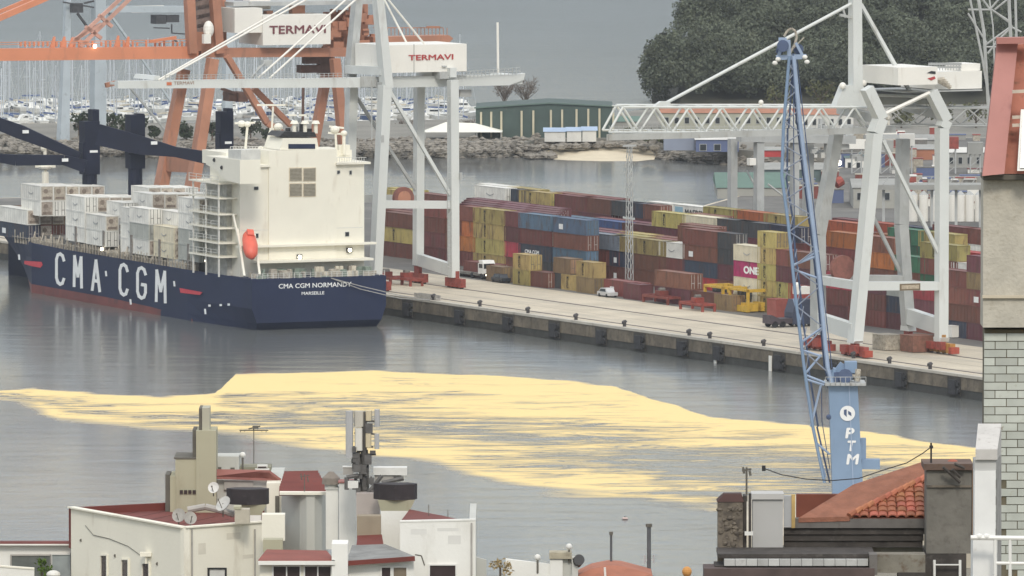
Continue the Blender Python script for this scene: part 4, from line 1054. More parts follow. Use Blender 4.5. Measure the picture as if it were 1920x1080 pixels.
# hanging cable reel and drum
rl_ = M(); c_ = PU(756,371,54); rl_.tube((c_[0], c_[1]-.4, c_[2]), (c_[0], c_[1]+.4, c_[2]), 1.85, 22)
rl0 = k1.part('cable_reel', rl_, mat('reel_brown', (0.22,0.085,0.065), .7, .25, 1.2, dirt=.4))
k1.part('reel_rim', M().tube((c_[0], c_[1]-.48, c_[2]), (c_[0], c_[1]-.42, c_[2]), 1.2, 18), obrn, parent=rl0)
for v in (VLs, VWs):
    for u in (UN, UF): bogie(k1, v, u)
for x, y in ((704,260),(851,330)):
    p = PU(x, y, UN); k1.part('switch_box', M().bc((p[0]+.8, UN-.9, p[2]), (.5,.4,1.2)), cwd)
ld_ = M()
for i in range(30):
    a, b = PU(842-i*.0, 500-i*11, UN-1.2), 0; ld_.box((a[0]-.3, a[1], a[2]), (a[0]+.3, a[1]+.06, a[2]+.06))
for dx in (-.3,.3): 
    a, b = PU(842, 505, UN-1.2), PU(842, 170, UN-1.2); ld_.box((a[0]+dx-.03, a[1], a[2]), (a[0]+dx+.03, a[1]+.06, b[2]))
k1.part('ladder', ld_, cwd)

# ---- orange crane behind the ship
use(SHIPF); V1, V2 = 7.0, 30.0
OU1, OU2 = u_of(362, V1, 20), u_of(306, V1, 20)
k2 = Thing('quay_crane', 'faded orange quay crane with long box boom and white lettered cabin behind the ship', 'crane', (15,(OU1+OU2)/2,3.5), 'h')
umid = (OU1+OU2)/2
for u_, xs in ((OU1, ((360,352),(371,290),(399,110))), (OU2, ((302,352),(313,290),(345,130)))):
    for (a, b) in zip(xs, xs[1:]): k2.part('leg', M().taper(PU(*a, u_), PU(*b, u_), 1.7, 3.0 if a[1] > 300 else 2.4, 1.7, 2.6 if a[1] > 300 else 1.9), oleg)
    p = PU(xs[0][0], 352, u_); k2.part('leg_foot', M().taper((p[0], p[1], 6), p, 1.8, 2.6, 1.7, 3.0), oleg)
    bogie(k2, p[0], u_)
k2.part('sill_beam', M().beam(PU(371,310,OU1), PU(313,307,OU2), 1.4, 2.6), oleg)
bU(k2, 'leg', OU1, (650,330), (628,110), 1.4, 1.9, obrn); bU(k2, 'leg', OU2, (578,330), (618,106), 1.4, 1.8, obrn)
for u_ in (OU1, OU2): p = PU(578 if u_ == OU2 else 650, 332, u_); k2.part('leg_foot', M().taper((p[0],p[1],6), p, 1.5, 1.8, 1.4, 1.9), obrn); bogie(k2, p[0], u_)
bU(k2, 'brace', OU1, (425,105), (500,230), 1.0, 1.3, obrn); bU(k2, 'brace', OU2, (475,165), (545,235), .9, 1.2, obrn); bU(k2, 'brace', OU1, (500,230), (648,330), 1.0, 1.2, obrn)
bU(k2, 'brace', OU2, (420,175), (470,182), .6, 1.3, obrn)
ob_ = M()
for u_ in (umid-4, umid+3):
    ob_.slab([PU(-60,115,u_), PU(372,110,u_), PU(372,87,u_), PU(-60,92,u_)], (0, 1.6, 0))
k2.part('boom', ob_, oran)
og = M()
for u_ in (umid-4, umid+3): og.slab([PU(378,108,u_), PU(705,106,u_), PU(705,90,u_), PU(378,90,u_)], (0, 1.6, 0))
k2.part('girder', og, obrn)
tw = M()
for x0, x1, x2 in ((360,358,352),(410,407,398)): 
    tw.beam(PU(x0,100,umid-4.2), PU(x2,-60,umid-4.2), 1.5, 1.8, up=(0,1,0)); tw.beam(PU(x0+6,100,umid+3), PU(x2+14,-60,umid+3), 1.3, 1.6, up=(0,1,0))
k2.part('a_frame', tw, obrn)
jb = M()
for i in range(9): jb.beam(PU(358, 95-i*17, umid-3), PU(404, 84-i*17, umid-3), .7, .8); jb.beam(PU(360, 90-i*17, umid), PU(402, 78-i*17, umid+2), .5, .5)
jb.box(PU(372,88,umid-1), tuple(map(sum, zip(PU(398,-20,umid-1), (0,2.5,0)))))
k2.part('stair_tower', jb, mat('rusty_lattice', (0.20,0.15,0.13), .8, .35, 1.2, dirt=.5))
bU(k2, 'forestay', umid-4, (-20,42), (95,-8), 1.0, .95, oran); bU(k2, 'forestay', umid+3, (-20,30), (85,-14), .6, .6, oran)
for a, b in (((130,86),(245,-20)),((150,88),(262,-20)),((136,72),(170,84)),((160,50),(190,72)),((185,28),(210,50)),((140,74),(190,45))): bU(k2, 'folded_stay', umid-2, a, b, .6, .55, mat('faded_pink_orange', (0.52,0.30,0.235), .7, .2, .5))
hs2 = M(); 
for i in range(46):
    x = -20+i*8.4
    if random.random() < .75: p = PU(x, 88, umid-2); hs2.bc((p[0], p[1], p[2]+.5), (.3,.3,random.uniform(.6,1.3)))
for x, h_ in ((98,22),(117,22),(132,20),(218,24),(237,22)): p = PU(x, 90, umid-2); hs2.taper(p, (p[0]+.4, p[1], p[2]+h_*.09), .9, .7, .3, .3)
hs2.beam(PU(-20,80,umid-3.8), PU(350,74,umid-3.8), .1, .12); hs2.beam(PU(-20,84,umid-3.8), PU(350,79,umid-3.8), .08, .1); hs2.beam(PU(280,78,umid-3), PU(330,70,umid-3), .5,.5)
k2.part('boom_walkway', hs2, oran)
k2.part('corner_gusset', M().slab([PU(372,96,umid-4.1), PU(430,92,umid-4.1), PU(405,60,umid-4.1), PU(362,60,umid-4.1)], (0,1.2,0)), obrn)
mh2 = boxU(k2, 'machine_house', 493, 27, 620, 85, umid-6, umid+5, house_w)
a, b = PU(505,57,umid-6.1), PU(611,57,umid-6.1)
m = M().text('TERMAVI', (0,0,0), (1,0,0), (0,0,1), 2.0, bold=.018, depth=.05); x1 = max(p[0] for p in m.v)
m.v = [(a[0]+p[0]*(b[0]-a[0])/x1, umid-6.08+p[1], a[2]-.6+p[2]) for p in m.v]; k2.part('lettering', m, mat('lettering_dark_red', (0.17,0.05,0.06), .5, .1, 1), parent=mh2)
boxU(k2, 'electrical_house', 440, 15, 492, 62, umid-5.5, umid+2, house_w)
boxU(k2, 'cabin_roof', 438, 0, 700, 12, umid-2, umid+5, cwd)
boxU(k2, 'electrical_house', 468, -20, 507, 18, umid+2, umid+5, house_w)
mch = M()
for x0, y0, x1, y1, d in ((612,22,655,90,3),(622,40,640,70,-1),(655,30,690,95,4),(660,-20,690,30,5),(500,20,512,30,0),(548,8,572,26,0)):
    a, b = PU(x0,y1,umid+d), PU(x1,y0,umid+d); mch.box((a[0], umid+d, a[2]), (b[0], umid+d+1.6, b[2]))
for k in range(40):
    x = random.uniform(600, 700); y = random.uniform(20, 95); p = PU(x, y, umid+random.uniform(-4, 4)); mch.bc(p, (random.uniform(.4,2), random.uniform(.3,1), random.uniform(.3,1.6)))
k2.part('hoist_machinery', mch, obrn, kind='stuff')
bk_ = M().slab([PU(700,80,umid-2), PU(842,80,umid-2), PU(850,72,umid-2), PU(842,66,umid-2), PU(700,70,umid-2)], (0,4,0))
for i in range(20): p = PU(705+i*7, 66, umid-2); bk_.box((p[0], p[1], p[2]), (p[0]+.1, p[1]+.1, p[2]+1.3))
bk_.beam(PU(700,52,umid-2), PU(830,52,umid-2), .12, .15); bk_.beam(PU(800,51,umid-2), PU(825,51,umid-2), .3,.4)
k2.part('back_platform', bk_, obrn)
sp = M().box(PU(566,137,umid), tuple(map(sum, zip(PU(604,122,umid), (0,2.5,0))))).box(PU(572,120,umid), tuple(map(sum, zip(PU(600,107,umid), (0,1.5,0))))).tube(PU(569,145,umid), PU(567,265,umid), .25, 5)
sp.box(PU(600,140,umid+1), tuple(map(sum, zip(PU(620,104,umid+1), (0,1.6,0)))))
k2.part('trolley', sp, mat('trolley_brown', (0.12,0.065,0.05), .7, .3, 1, dirt=.4))
sp = M().box(PU(430,190,umid), tuple(map(sum, zip(PU(458,172,umid), (0,3,0))))).beam(PU(440,175,umid), PU(415,166,umid), .5).bc(PU(452,182,umid), (1.8,2,1.6)); k2.part('hanging_cab', sp, mat('trolley_brown', (0.12,0.065,0.05)))
bU(k2, 'rail_end', umid, (198,160), (218,155), .8, .8, obrn)
p = PU(391,55,umid-6); m = M().ball(p, .95, 12, 8, 1.6, .0).bc((p[0]-.8,p[1]-1,p[2]-1.6),(1.3,1,1.6)); k2.part('white_cabin', m, house_w)
for x in (178, ): p = PU(178,87,umid-4.3); k2.part('lamp', M().ball(p, .35, 8, 5), lamp)

# ---- blue-grey crane, farthest left
use(QUAY)
k3 = Thing('quay_crane', 'blue grey quay crane with plain tubular legs, farthest left behind the orange boom', 'crane', (GH(150,263,3.2)[0],GH(150,263,3.2)[1],3.2), 'h')
use(QUAY); u3 = GH(120, 263, 3.2)[1]; u4 = u3+14
k3.part('leg', M().taper(PU(118,264,u3), PU(128,-40,u3), 2.2, 2.2, 1.0, 1.0), bgr)
k3.part('leg', M().taper(PU(183,264,u3), PU(185,-40,u3), 2.9, 2.9, 2.4, 2.4), bgr)
k3.part('portal_beam', M().beam(PU(186,17,u3), PU(355,17,u3), 1.4, 1.7, up=(0,1,0)), bgr)
k3.part('white_panel', M().box(PU(247,24,u3-.8), tuple(map(sum, zip(PU(307,10,u3-.8), (0,.3,0))))), house_w)
bU(k3, 'brace', u3, (205,25), (252,90), .5, .5, bgr); bU(k3, 'brace', u3, (252,90), (330,205), .45, .45, bgr); bU(k3, 'brace', u4, (240,160), (315,250), .4, .4, cwd)
k3.part('leg', M().taper(PU(425,250,u3), PU(430,-40,u3), 1.8, 1.9, 1.8, 1.9), bgr)
m = M().box(PU(293,45,u3), tuple(map(sum, zip(PU(312,28,u3), (0,3,0))))).box(PU(313,42,u3), tuple(map(sum, zip(PU(336,28,u3), (0,2,0))))).beam(PU(288,52,u3), PU(318,53,u3), .25).beam(PU(322,45,u3), PU(322,62,u3), .25).beam(PU(322,62,u3), PU(350,64,u3), .3).beam(PU(322,70,u3), PU(333,80,u3), .3)
k3.part('trolley', m, mat('dark_steel', (0.06,0.06,0.065), .7, .3, 1))
m = M().box(PU(136,24,u3-2), tuple(map(sum, zip(PU(156,6,u3-2), (0,3,0))))).beam(PU(118,4,u3-2), PU(176,14,u3-2), .3).beam(PU(145,25,u3-2), PU(162,48,u3-2), .5).beam(PU(158,6,u3-2), PU(176,2,u3-2), .4)
k3.part('service_crane', m, mat('dark_steel', (0.06,0.06,0.065)))

# ---- right hand crane with the lattice boom
use((L(17.3-34.6, -151.5+127.5), QUAY[1]))
RN, RF, RW, RL = -127.5, -113.5, 21.0, 34.6
k4 = Thing('quay_crane', 'pale grey quay crane with triangulated lattice boom at the right of the quay', 'crane', (28,-120,3.5), 'h')
for (u_, pts, ws, m_) in ((RN, ((1603,643),(1640,250),(1651,222),(1625,165)), (2.0,2.3,2.1,1.7), cw), (RN, ((1765,640),(1766,240),(1773,226),(1746,172)), (1.5,1.7,1.7,1.6), cw),
                          (RF, ((1534,620),(1534,440),(1560,300),(1570,240)), (2.2,2.0,1.8,1.6), cwd), (RF, ((1703,610),(1690,420),(1693,260)), (1.6,1.7,1.7), cwd)):
    m = M()
    for (a, b), (w0, w1) in zip(zip(pts, pts[1:]), zip(ws, ws[1:])): m.taper(PU(*a, u_), PU(*b, u_), 1.6, w0, 1.6, w1)
    k4.part('leg', m, m_)
k4.part('mast', M().taper(PU(1604,172,-121), PU(1603,-60,-121), 1.6, 1.7, 1.5, 1.5), cw)
k4.part('mast_gusset', M().slab([PU(1567,200,-121.8), PU(1640,200,-121.8), PU(1618,160,-121.8), PU(1583,160,-121.8)], (0,1.6,0)), cw)
tU(k4, 'forestay', -121, (1598,6), (1249,193), .26, cw); k4.part('backstay', M().beam(PU(1614,8,-121), PU(1705,170,-121), .5, .6, up=(0,1,0)), cw)
k4.part('stay_joint', M().slab([PU(1228,199,-121.3), PU(1262,199,-121.3), PU(1254,190,-121.3), PU(1240,190,-121.3)], (0,.8,0)), cw)
k4.part('mast_crosshead', M().beam(PU(1575,28,-121), PU(1600,33,-121), .4).beam(PU(1580,15,-121), PU(1585,33,-121), .3), cwd)
k4.part('floodlight', M().ball(PU(1580,161,-122), .55, 8, 6).ball(PU(1619,156,-121), .5, 8, 6), house_w)
k4.part('floodlight', M().ball(PU(1666,218,-122), .55, 8, 6, 1.2).beam(PU(1666,220,-122), PU(1666,236,-122), .3), house_w)
tU(k4, 'brace', RN, (1652,217), (1743,174), .32, house_w)
tU(k4, 'portal_rail', RF, (1636,178), (1740,182), .25, cw); tU(k4, 'portal_rail', -118, (1640,200), (1740,200), .2, cwd)
k4.part('portal_beam', M().beam(PU(1651,224,RN), PU(1575,205,RF), 1.2, 1.3), cwd)
k4.part('portal_beam', M().beam(PU(1768,216,RN), PU(1700,200,RF), 1.2, 1.3), cwd)
bU(k4, 'portal_beam', RN, (1612,536), (1768,536), 1.3, 1.5, cw); bU(k4, 'portal_beam', RF, (1534,523), (1700,524), 1.3, 1.5, cwd)
k4.part('portal_beam', M().beam(PU(1612,536,RN), PU(1534,524,RF), 1.1, 1.3), cw)
bU(k4, 'brace', RN, (1655,262), (1768,492), .5, .55, cw); bU(k4, 'brace', RF, (1633,398), (1688,510), .45, .5, cwd)
k4.part('sill_beam', M().beam(PU(1603,622,RN), PU(1534,600,RF), 1.3, 2.4), cw)
k4.part('sill_beam', M().beam(PU(1765,612,RN), PU(1703,592,RF), 1.3, 2.4), cw)
for (x, y, u_) in ((1603,643,RN),(1765,640,RN),(1534,620,RF),(1703,610,RF)):
    p = PU(x, y, u_); k4.part('leg_shoe', M().taper((p[0],u_,6.0), p, 1.4, 2.6, 1.6, 1.9), cw)
    bogie(k4, p[0], u_, 4, bogm if x != 1765 else mat('bogie_ochre', (0.42,0.21,0.05), .6, .3, 1, dirt=.5), 7)
    k4.part('buffer', M().box((p[0]-.7, u_-4.3, 3.7), (p[0]+.7, u_-3.4, 4.7)), mat('buffer_red', (0.33,0.06,0.035), .6, .3, 1))
    k4.part('drive_unit', M().box((p[0]-1.3, u_-2.2, 4.2), (p[0]-.5, u_-.4, 5.4)).box((p[0]-1.3, u_+.6, 4.2), (p[0]-.5, u_+2.4, 5.3)), bogm)
a = PU(1687,545,RN-.75); b = PU(1725,531,RN-.75)
sg = k4.part('name_board', M().box((a[0], RN-.85, a[2]), (b[0], RN-.7, b[2])), mat('board_brown', (0.16,0.12,0.07), .6, .2, 1))
k4.part('board_face', M().box((a[0]+.25, RN-.9, a[2]+.22), (b[0]-.25, RN-.85, b[2]-.22)), mat('board_cream', (0.42,0.35,0.26), .6, .3, 3), parent=sg)
# lattice boom: two side trusses, top chord and lower chord
bm_ = M(); cdz = 0
def truss(mm, u_, x0, x1, yt, yb_, step, first=0, r=.21, rd=.17):
    mm.tube(PU(x0+26,yt,u_), PU(x1,yt,u_), r, 6); mm.tube(PU(x0,yb_,u_), PU(x1,yb_,u_), r*.9, 6)
    x = x0+26; mm.tube(PU(x0,yb_,u_), PU(x0+26,yt,u_), rd*1.1, 6); up = False
    while x+step/2 <= x1:
        mm.tube(PU(x, yt if not up else yb_, u_), PU(x+step/2, yb_ if not up else yt, u_), rd, 6); up = not up; x += step/2
truss(bm_, -123.4, 1142, 1655, 201, 248, 62); truss(bm_, -119.0, 1130, 1640, 197, 244, 62)
for x in range(1168, 1640, 31):
    bm_.tube(PU(x,200,-123.4), PU(x-4-16,198,-119.0), .11, 5); bm_.tube(PU(x,248,-123.4), PU(x-20,244,-119.0), .11, 5)
k4.part('lattice_boom', bm_, cw)
bm_ = M(); truss(bm_, -123.4, 1640, 1860, 203, 236, 74, r=.16, rd=.13); truss(bm_, -118.5, 1655, 1860, 200, 233, 80, r=.14, rd=.11)
k4.part('lattice_girder', bm_, cwd)
wk = M()
for i in range(60): 
    p = PU(1142+i*9, 246, -123.9); wk.box((p[0], p[1], p[2]), (p[0]+.06, p[1]+.06, p[2]+.9))
wk.beam(PU(1142,238,-123.9), PU(1680,238,-123.9), .07); wk.box(PU(1142,252,-124), tuple(map(sum, zip(PU(1680,249,-124), (0,.8,0)))))
k4.part('walkway', wk, cwd)
k4.part('boom_tip_lamp', M().beam(PU(1426,200,-123.4), PU(1428,190,-123.4), .3).ball(PU(1427,192,-123.4), .4, 8, 5), house_w)
mh4 = boxU(k4, 'machine_house', 1684, 125, 1758, 160, -128, -117, house_w)
boxU(k4, 'machine_house', 1756, 133, 1841, 168, -124, -113, house_w); boxU(k4, 'roof_box', 1802, 119, 1838, 133, -123, -118, house_w)
boxU(k4, 'house_platform', 1690, 168, 1842, 174, -125, -113, cwd)
rk2 = M()
for i in range(12): p = PU(1741+i*5.2, 132, -123.5); rk2.box((p[0], p[1], p[2]), (p[0]+.08, p[1]+.08, p[2]+1.0))
rk2.box(PU(1741,133,-123.5), tuple(map(sum, zip(PU(1802,119,-123.5), (0,.1,0))))) if False else None
rk2.beam(PU(1741,120,-123.5), PU(1802,120,-123.5), .3, .4); rk2.beam(PU(1741,126,-123.5), PU(1802,126,-123.5), .1, .3)
k4.part('roof_rail', rk2, cwd)
lg = M(); q = [PU(x, y, -128.05) for x, y in ((1738,137),(1746,133),(1754,134),(1754,139),(1747,138))]; lg.slab(q, (0,-.05,0))
q = [PU(x, y, -128.05) for x, y in ((1739,147),(1746,151),(1754,147),(1752,143),(1746,145))]; lg2 = M().slab(q, (0,-.05,0))
k4.part('house_logo', lg, blk, parent=mh4); k4.part('house_logo', lg2, redl, parent=mh4)
vt = M()
for i in range(5): vt.tube(PU(1757,150,-125.2+i*.01), PU(1770+i*3,148+i*4,-125.3), .35, 6)
k4.part('exhaust_stack', vt, beige)
c_ = PU(1579,503,-116); m = M().tube((c_[0], c_[1]-.4, c_[2]), (c_[0], c_[1]+.4, c_[2]), 2.0, 22)
k4.part('cable_reel', m, mat('reel_brown', (0.22,0.085,0.065)))
# ---- grey gantry behind the yard
use(QUAY)
k5 = Thing('gantry_crane', 'grey concrete coloured gantry legs with crossbeam standing behind the yellow containers', 'gantry', (90,60,3.5), 'h')
uG = PV(1425,390,95)[1]
for x, w_ in ((1394,1.3),(1423,1.4),(1490,1.2),(1536,1.5),(1552,1.0)): 
    p = PU(x, 262, uG); k5.part('leg', M().box((p[0]-w_/2, uG-w_/2+(4 if x in (1394,1536) else 0), 3.5), (p[0]+w_/2, uG+w_/2+(4 if x in (1394,1536) else 0), p[2])), cwd)
k5.part('crossbeam', M().beam(PU(1385,258,uG), PU(1600,262,uG), 1.4, 1.9, up=(0,1,0)), cwd)
k5.part('crossbeam', M().beam(PU(1380,252,uG+5), PU(1620,255,uG+5), 1.0, 1.0, up=(0,1,0)), beige)
m = M()
for k in range(50): m.bc(PU(random.uniform(1490,1660), random.uniform(225,300), uG+random.uniform(0,5)), (random.uniform(.4,2.2), .8, random.uniform(.2,1.0)))
k5.part('trolley', m, cwd, kind='stuff')
k5.part('brace', M().tube(PU(1400,320,uG+2), PU(1423,360,uG), .18, 5).tube(PU(1440,345,uG+2), PU(1470,368,uG), .18, 5), cwd)
k5.part('cabin', M().bc(PU(1409,303,uG-1), (1.2,1.2,1.2)), house_w)
k5.part('floodlight', M().ball(PU(1563,300,uG-2), .5, 8, 5).ball(PU(1573,305,uG-2), .5, 8, 5), lamp)
k5.part('drum', M().tube(PU(1567,345,uG-1), PU(1578,338,uG-1), .9, 10), bogm)
# ---- lattice tower of a further crane, top right
k6 = Thing('lattice_crane', 'pale lattice crane tower rising out of the picture at the top right', 'crane', H((68,1420,3.5)), 'h')
YK = 1420
def lat(m, pts, r): 
    for a, b in zip(pts, pts[1:]): m.tube(H(P(*a, YK)), H(P(*b, YK)), r, 6)
m = M()
for pts, r in (([(1811,-40),(1842,110),(1855,190),(1862,420)], .2), ([(1828,-40),(1845,60),(1852,180),(1866,420)], .28), ([(1850,-40),(1862,50),(1866,160),(1872,420)], .14), ([(1890,-40),(1896,90),(1898,200)], .3), ([(1903,-40),(1907,120)], .22)): lat(m, pts, r)
k6.part('tower_chord', m, cwd)
m = M()
for a, b in (((1815,18),(1860,18)),((1860,18),(1895,44)),((1865,18),(1900,-10)),((1856,18),(1880,-10)),((1848,84),(1898,48)),((1866,80),(1898,50)),((1848,88),(1870,88)),((1822,-30),(1858,20)),((1815,25),(1850,80)),((1862,20),(1893,40)),((1852,100),(1868,80)),((1895,50),(1915,60))): m.tube(H(P(*a, YK)), H(P(*b, YK)), .16, 5)
k6.part('tower_brace', m, cwd)
# ---- thin lattice light mast in the yard
def light_mast(x, ytop, v, label, w_=.5):
    b0 = PV(x, 500, v); u_ = b0[1]; zt_ = PU(x, ytop, u_)[2]; t = Thing('light_mast', label, 'light mast', (v,u_,3.5), 'h')
    m = M()
    for dx in (-w_,w_):
        for dy in (-w_,w_): m.tube((v+dx,u_+dy,3.5), (v+dx*.6,u_+dy*.6,zt_), .07, 4)
    n_ = int((zt_-3.5)/1.6)
    for i in range(n_):
        z0 = 3.5+i*1.6
        for a, b in (((-1,-1),(1,-1)),((1,-1),(1,1)),((1,1),(-1,1)),((-1,1),(-1,-1))):
            m.tube((v+a[0]*w_*.8,u_+a[1]*w_*.8,z0), (v+b[0]*w_*.8,u_+b[1]*w_*.8,z0+1.6), .045, 4)
    t.part('lattice_mast', m, cwd); t.part('lamp_bar', M().box((v-1.2,u_-.15,zt_), (v+1.2,u_+.15,zt_+.3)), cwd)
light_mast(1180, 275, 39.5, 'slim lattice light mast standing among the yard containers')
# ---- blue mobile harbour crane in front
bl = mat('harbour_blue', (0.19,0.275,0.40), 0.5, 0.08, 0.4, dirt=0.2, dirtcol=(0.16,0.2,0.28), streak=1)
bll = mat('harbour_blue_pale', (0.29,0.37,0.50), 0.5, 0.1, 0.5)
bld = mat('harbour_blue_dark', (0.06,0.09,0.17), 0.55, 0.2, 0.8)
YC = 1140
def W(x, y, d=0): return P(x, y, YC+d)
o6 = G(1587, 938, 3.9)
k7 = Thing('harbour_crane', 'blue mobile harbour crane with lettered tower and tall lattice jib nearest the camera', 'crane', (W(1587,940)[0], YC, 3.9), 'w')
def taperW(a, b, wx0, wx1, dep): 
    A_, B_ = W(*a), W(*b)
    return [(A_[0]-wx0/2, YC-dep/2, A_[2]), (A_[0]+wx0/2, YC-dep/2, A_[2]), (A_[0]+wx0/2, YC+dep/2, A_[2]), (A_[0]-wx0/2, YC+dep/2, A_[2]),
            (B_[0]-wx1/2, YC-dep/2, B_[2]), (B_[0]+wx1/2, YC-dep/2, B_[2]), (B_[0]+wx1/2, YC+dep/2, B_[2]), (B_[0]-wx1/2, YC+dep/2, B_[2])]
BF = [(0,3,2,1),(4,5,6,7),(0,1,5,4),(1,2,6,5),(2,3,7,6),(3,0,4,7)]
pxm = YC/FPX
tw_ = k7.part('tower', M().add(taperW((1590,945), (1580,718), 58*pxm, 54*pxm, 3.4), BF), bl)
k7.part('tower_rib', M().add([ (p[0]+1.1, p[1]-.06, p[2]) if i%4 in (0,3) else (p[0]-.1, p[1]-.06, p[2]) for i, p in enumerate(taperW((1590,945),(1582,718),55*pxm,51*pxm,3.4))], BF) if False else M().beam(tuple(map(sum, zip(W(1601,940,-1.7), (0,-.05,0)))), tuple(map(sum, zip(W(1592,720,-1.7), (0,-.05,0)))), .12, .1), bll, parent=tw_)
k7.part('tower_base', M().box((W(1552,945)[0], YC-3, 3.9), (W(1625,945)[0], YC+3, 4.6)), bl)
pl = W(1546,720); pr = W(1622,714)
k7.part('top_platform', M().box((pl[0], YC-2.8, pl[2]), (pr[0], YC+2.8, pl[2]+.3)), cwd)
r = M()
for i in range(9):
    x = pl[0]+(pr[0]-pl[0])*i/8; r.box((x-.03, YC-2.8, pl[2]), (x+.03, YC-2.74, pl[2]+1.1))
r.box((pl[0], YC-2.8, pl[2]+1.05), (pr[0], YC-2.74, pl[2]+1.12)); k7.part('platform_rail', r, cwd)
m = M().beam(W(1558,716), W(1583,684), .9, 1.2).beam(W(1575,716), W(1598,686), .5, 2).bc(W(1595,688), (1.5,2,1.4)).beam(W(1550,700), W(1572,690), .3).beam(W(1560,715), W(1565,690), .4, 1.8)
k7.part('a_frame_head', m, bl)
k7.part('winch', M().tube(W(1585,705,-1.5), W(1585,705,1.5), .9, 12).bc(W(1575,706), (1.6,2,1.2)), bld)
k7.part('sheave_arm', M().beam(W(1590,703,-1), W(1612,705,-1), .25).tube(W(1607,715,-1), W(1609,692,-1), .35, 6), beige)
lgm = mat('logo_white', (0.75,0.76,0.76), .5, .05, 1)
c_ = W(1589,775,-1.75); 
k7.part('round_emblem', M().tube((c_[0],c_[1]-.08,c_[2]), (c_[0],c_[1]-.02,c_[2]), .95, 22), lgm, parent=tw_)
m = M().slab([(c_[0]-.45,c_[1]-.09,c_[2]+.45),(c_[0]-.1,c_[1]-.09,c_[2]+.5),(c_[0]-.1,c_[1]-.09,c_[2]-.45),(c_[0]-.45,c_[1]-.09,c_[2]-.1)],(0,-.03,0))
m.slab([(c_[0]+.05,c_[1]-.09,c_[2]+.35),(c_[0]+.45,c_[1]-.09,c_[2]+.1),(c_[0]+.5,c_[1]-.09,c_[2]-.35),(c_[0]+.1,c_[1]-.09,c_[2]-.1)],(0,-.03,0))
k7.part('emblem_mark', m, bld, parent=tw_)
for ch, x, y0, y1, wd in (('P',1594,802,822,16),('T',1596,826,846,16),('M',1599,851,871,22)):
    m = M().text(ch, (0,0,0), (1,0,0), (0,0,1), 1.0, bold=.035, depth=.03)
    xs = [p[0] for p in m.v]; zs_ = [p[2] for p in m.v]; a = W(x-wd/2, y1, -1.75); b = W(x+wd/2, y0, -1.75)
    m.v = [(a[0]+(p[0]-min(xs))/(max(xs)-min(xs))*(b[0]-a[0])+(p[2]-min(zs_))*.25-.1, a[1]+p[1]*1.0-.0, a[2]+(p[2]-min(zs_))/(max(zs_)-min(zs_))*(b[2]-a[2])) for p in m.v]
    k7.part('tower_letter', m, lgm, parent=tw_)
k7.part('cabin', M().box(W(1616,880,-1), tuple(map(sum, zip(W(1650,862,-1), (0,2,0))))).box(W(1614,862,-.8), tuple(map(sum, zip(W(1624,822,-.8), (0,1.2,0))))), bl)
k7.part('side_light', M().ball(W(1554,782,-1.6), .35, 8, 5), bld)
# jib: four chords between foot and head, laced
foot = (1548, 888); 
def chord(x0, y0, x1, y1, xm, ym, dd): return [W(x0,y0,dd), W(xm,ym,dd*.9), W(x1,y1,dd*.4)]
lch = [(1546,905),(1524,800),(1508,690),(1492,560),(1478,420),(1466,330),(1469,240),(1480,105)]
rch = [(1562,725),(1552,690),(1545,620),(1536,520),(1524,420),(1512,330),(1500,230),(1488,105)]
m = M()
for a, b in zip(lch, lch[1:]): m.tube(W(*a,-1.0), W(*b,-1.0), .20, 6)
k7.part('jib_chord', m, bl)
m = M()
for a, b in zip(rch, rch[1:]): m.tube(W(*a,-1.0), W(*b,-1.0), .27, 6)
k7.part('jib_chord', m, bll)
for dx, dd in ((10, 1.2),):
    m = M()
    for a, b in zip(lch, lch[1:]): m.tube(W(a[0]+dx,a[1],dd), W(b[0]+dx*.8,b[1],dd), .13, 5)
    for a, b in zip(rch, rch[1:]): m.tube(W(a[0]-dx*.6,a[1],dd), W(b[0]-dx*.5,b[1],dd), .13, 5)
    k7.part('jib_chord', m, bld)
def at_y(ch, y):
    for a, b in zip(ch, ch[1:]):
        if min(a[1],b[1]) <= y <= max(a[1],b[1]): t = (y-a[1])/(b[1]-a[1]); return a[0]+(b[0]-a[0])*t
    return ch[-1][0] if y < ch[-1][1] else ch[0][0]
lc = M(); y = 700; s_ = 0
while y > 120:
    st_ = 15+ (y-120)*.05
    xl, xr = at_y(lch, y), at_y(rch, y); xl2, xr2 = at_y(lch, y-st_), at_y(rch, y-st_)
    a, b = ((xl,y),(xr2,y-st_)) if s_ % 2 else ((xr,y),(xl2,y-st_))
    lc.tube(W(*a,-1.0), W(*b,-1.0), .085, 5); lc.tube(W(*a,1.2), W(*b,1.2), .07, 5)
    lc.tube(W(xl,y,-1.0), W(xl+8,y-st_,1.2), .06, 4); lc.tube(W(xr,y,-1.0), W(xr-6,y-st_,1.2), .06, 4)
    y -= st_; s_ += 1
k7.part('jib_lacing', lc, mat('lacing_grey', (0.22,0.25,0.31), .6, .2, 1))
lc = M()
for a, b in (((1510,703),(1548,718)),((1508,710),(1545,722)),((1510,700),(1540,665)),((1505,640),(1545,612)),((1530,830),(1556,852)),((1520,800),(1540,720)),((1500,655),(1540,668)),((1488,560),(1500,600)),((1535,852),(1548,895)),((1484,498),(1532,480)),((1486,505),(1535,522)),((1485,500),(1535,470))):
    lc.tube(W(*a,-.8), W(*b,-.8), .15, 5)
k7.part('jib_brace', lc, bll)
rp = M().tube(W(1540,718,.5), W(1541,790,.5), .06, 5).tube(W(1541,790,.5), W(1556,880,.5), .06, 5).tube(W(1553,728,.5), W(1489,100,.5), .09, 5).tube(W(1560,690,.5), W(1493,100,.5), .07, 5).tube(W(1487,100,-.5), W(1490,540,-.5), .07, 5)
k7.part('hoist_rope', rp, bld)
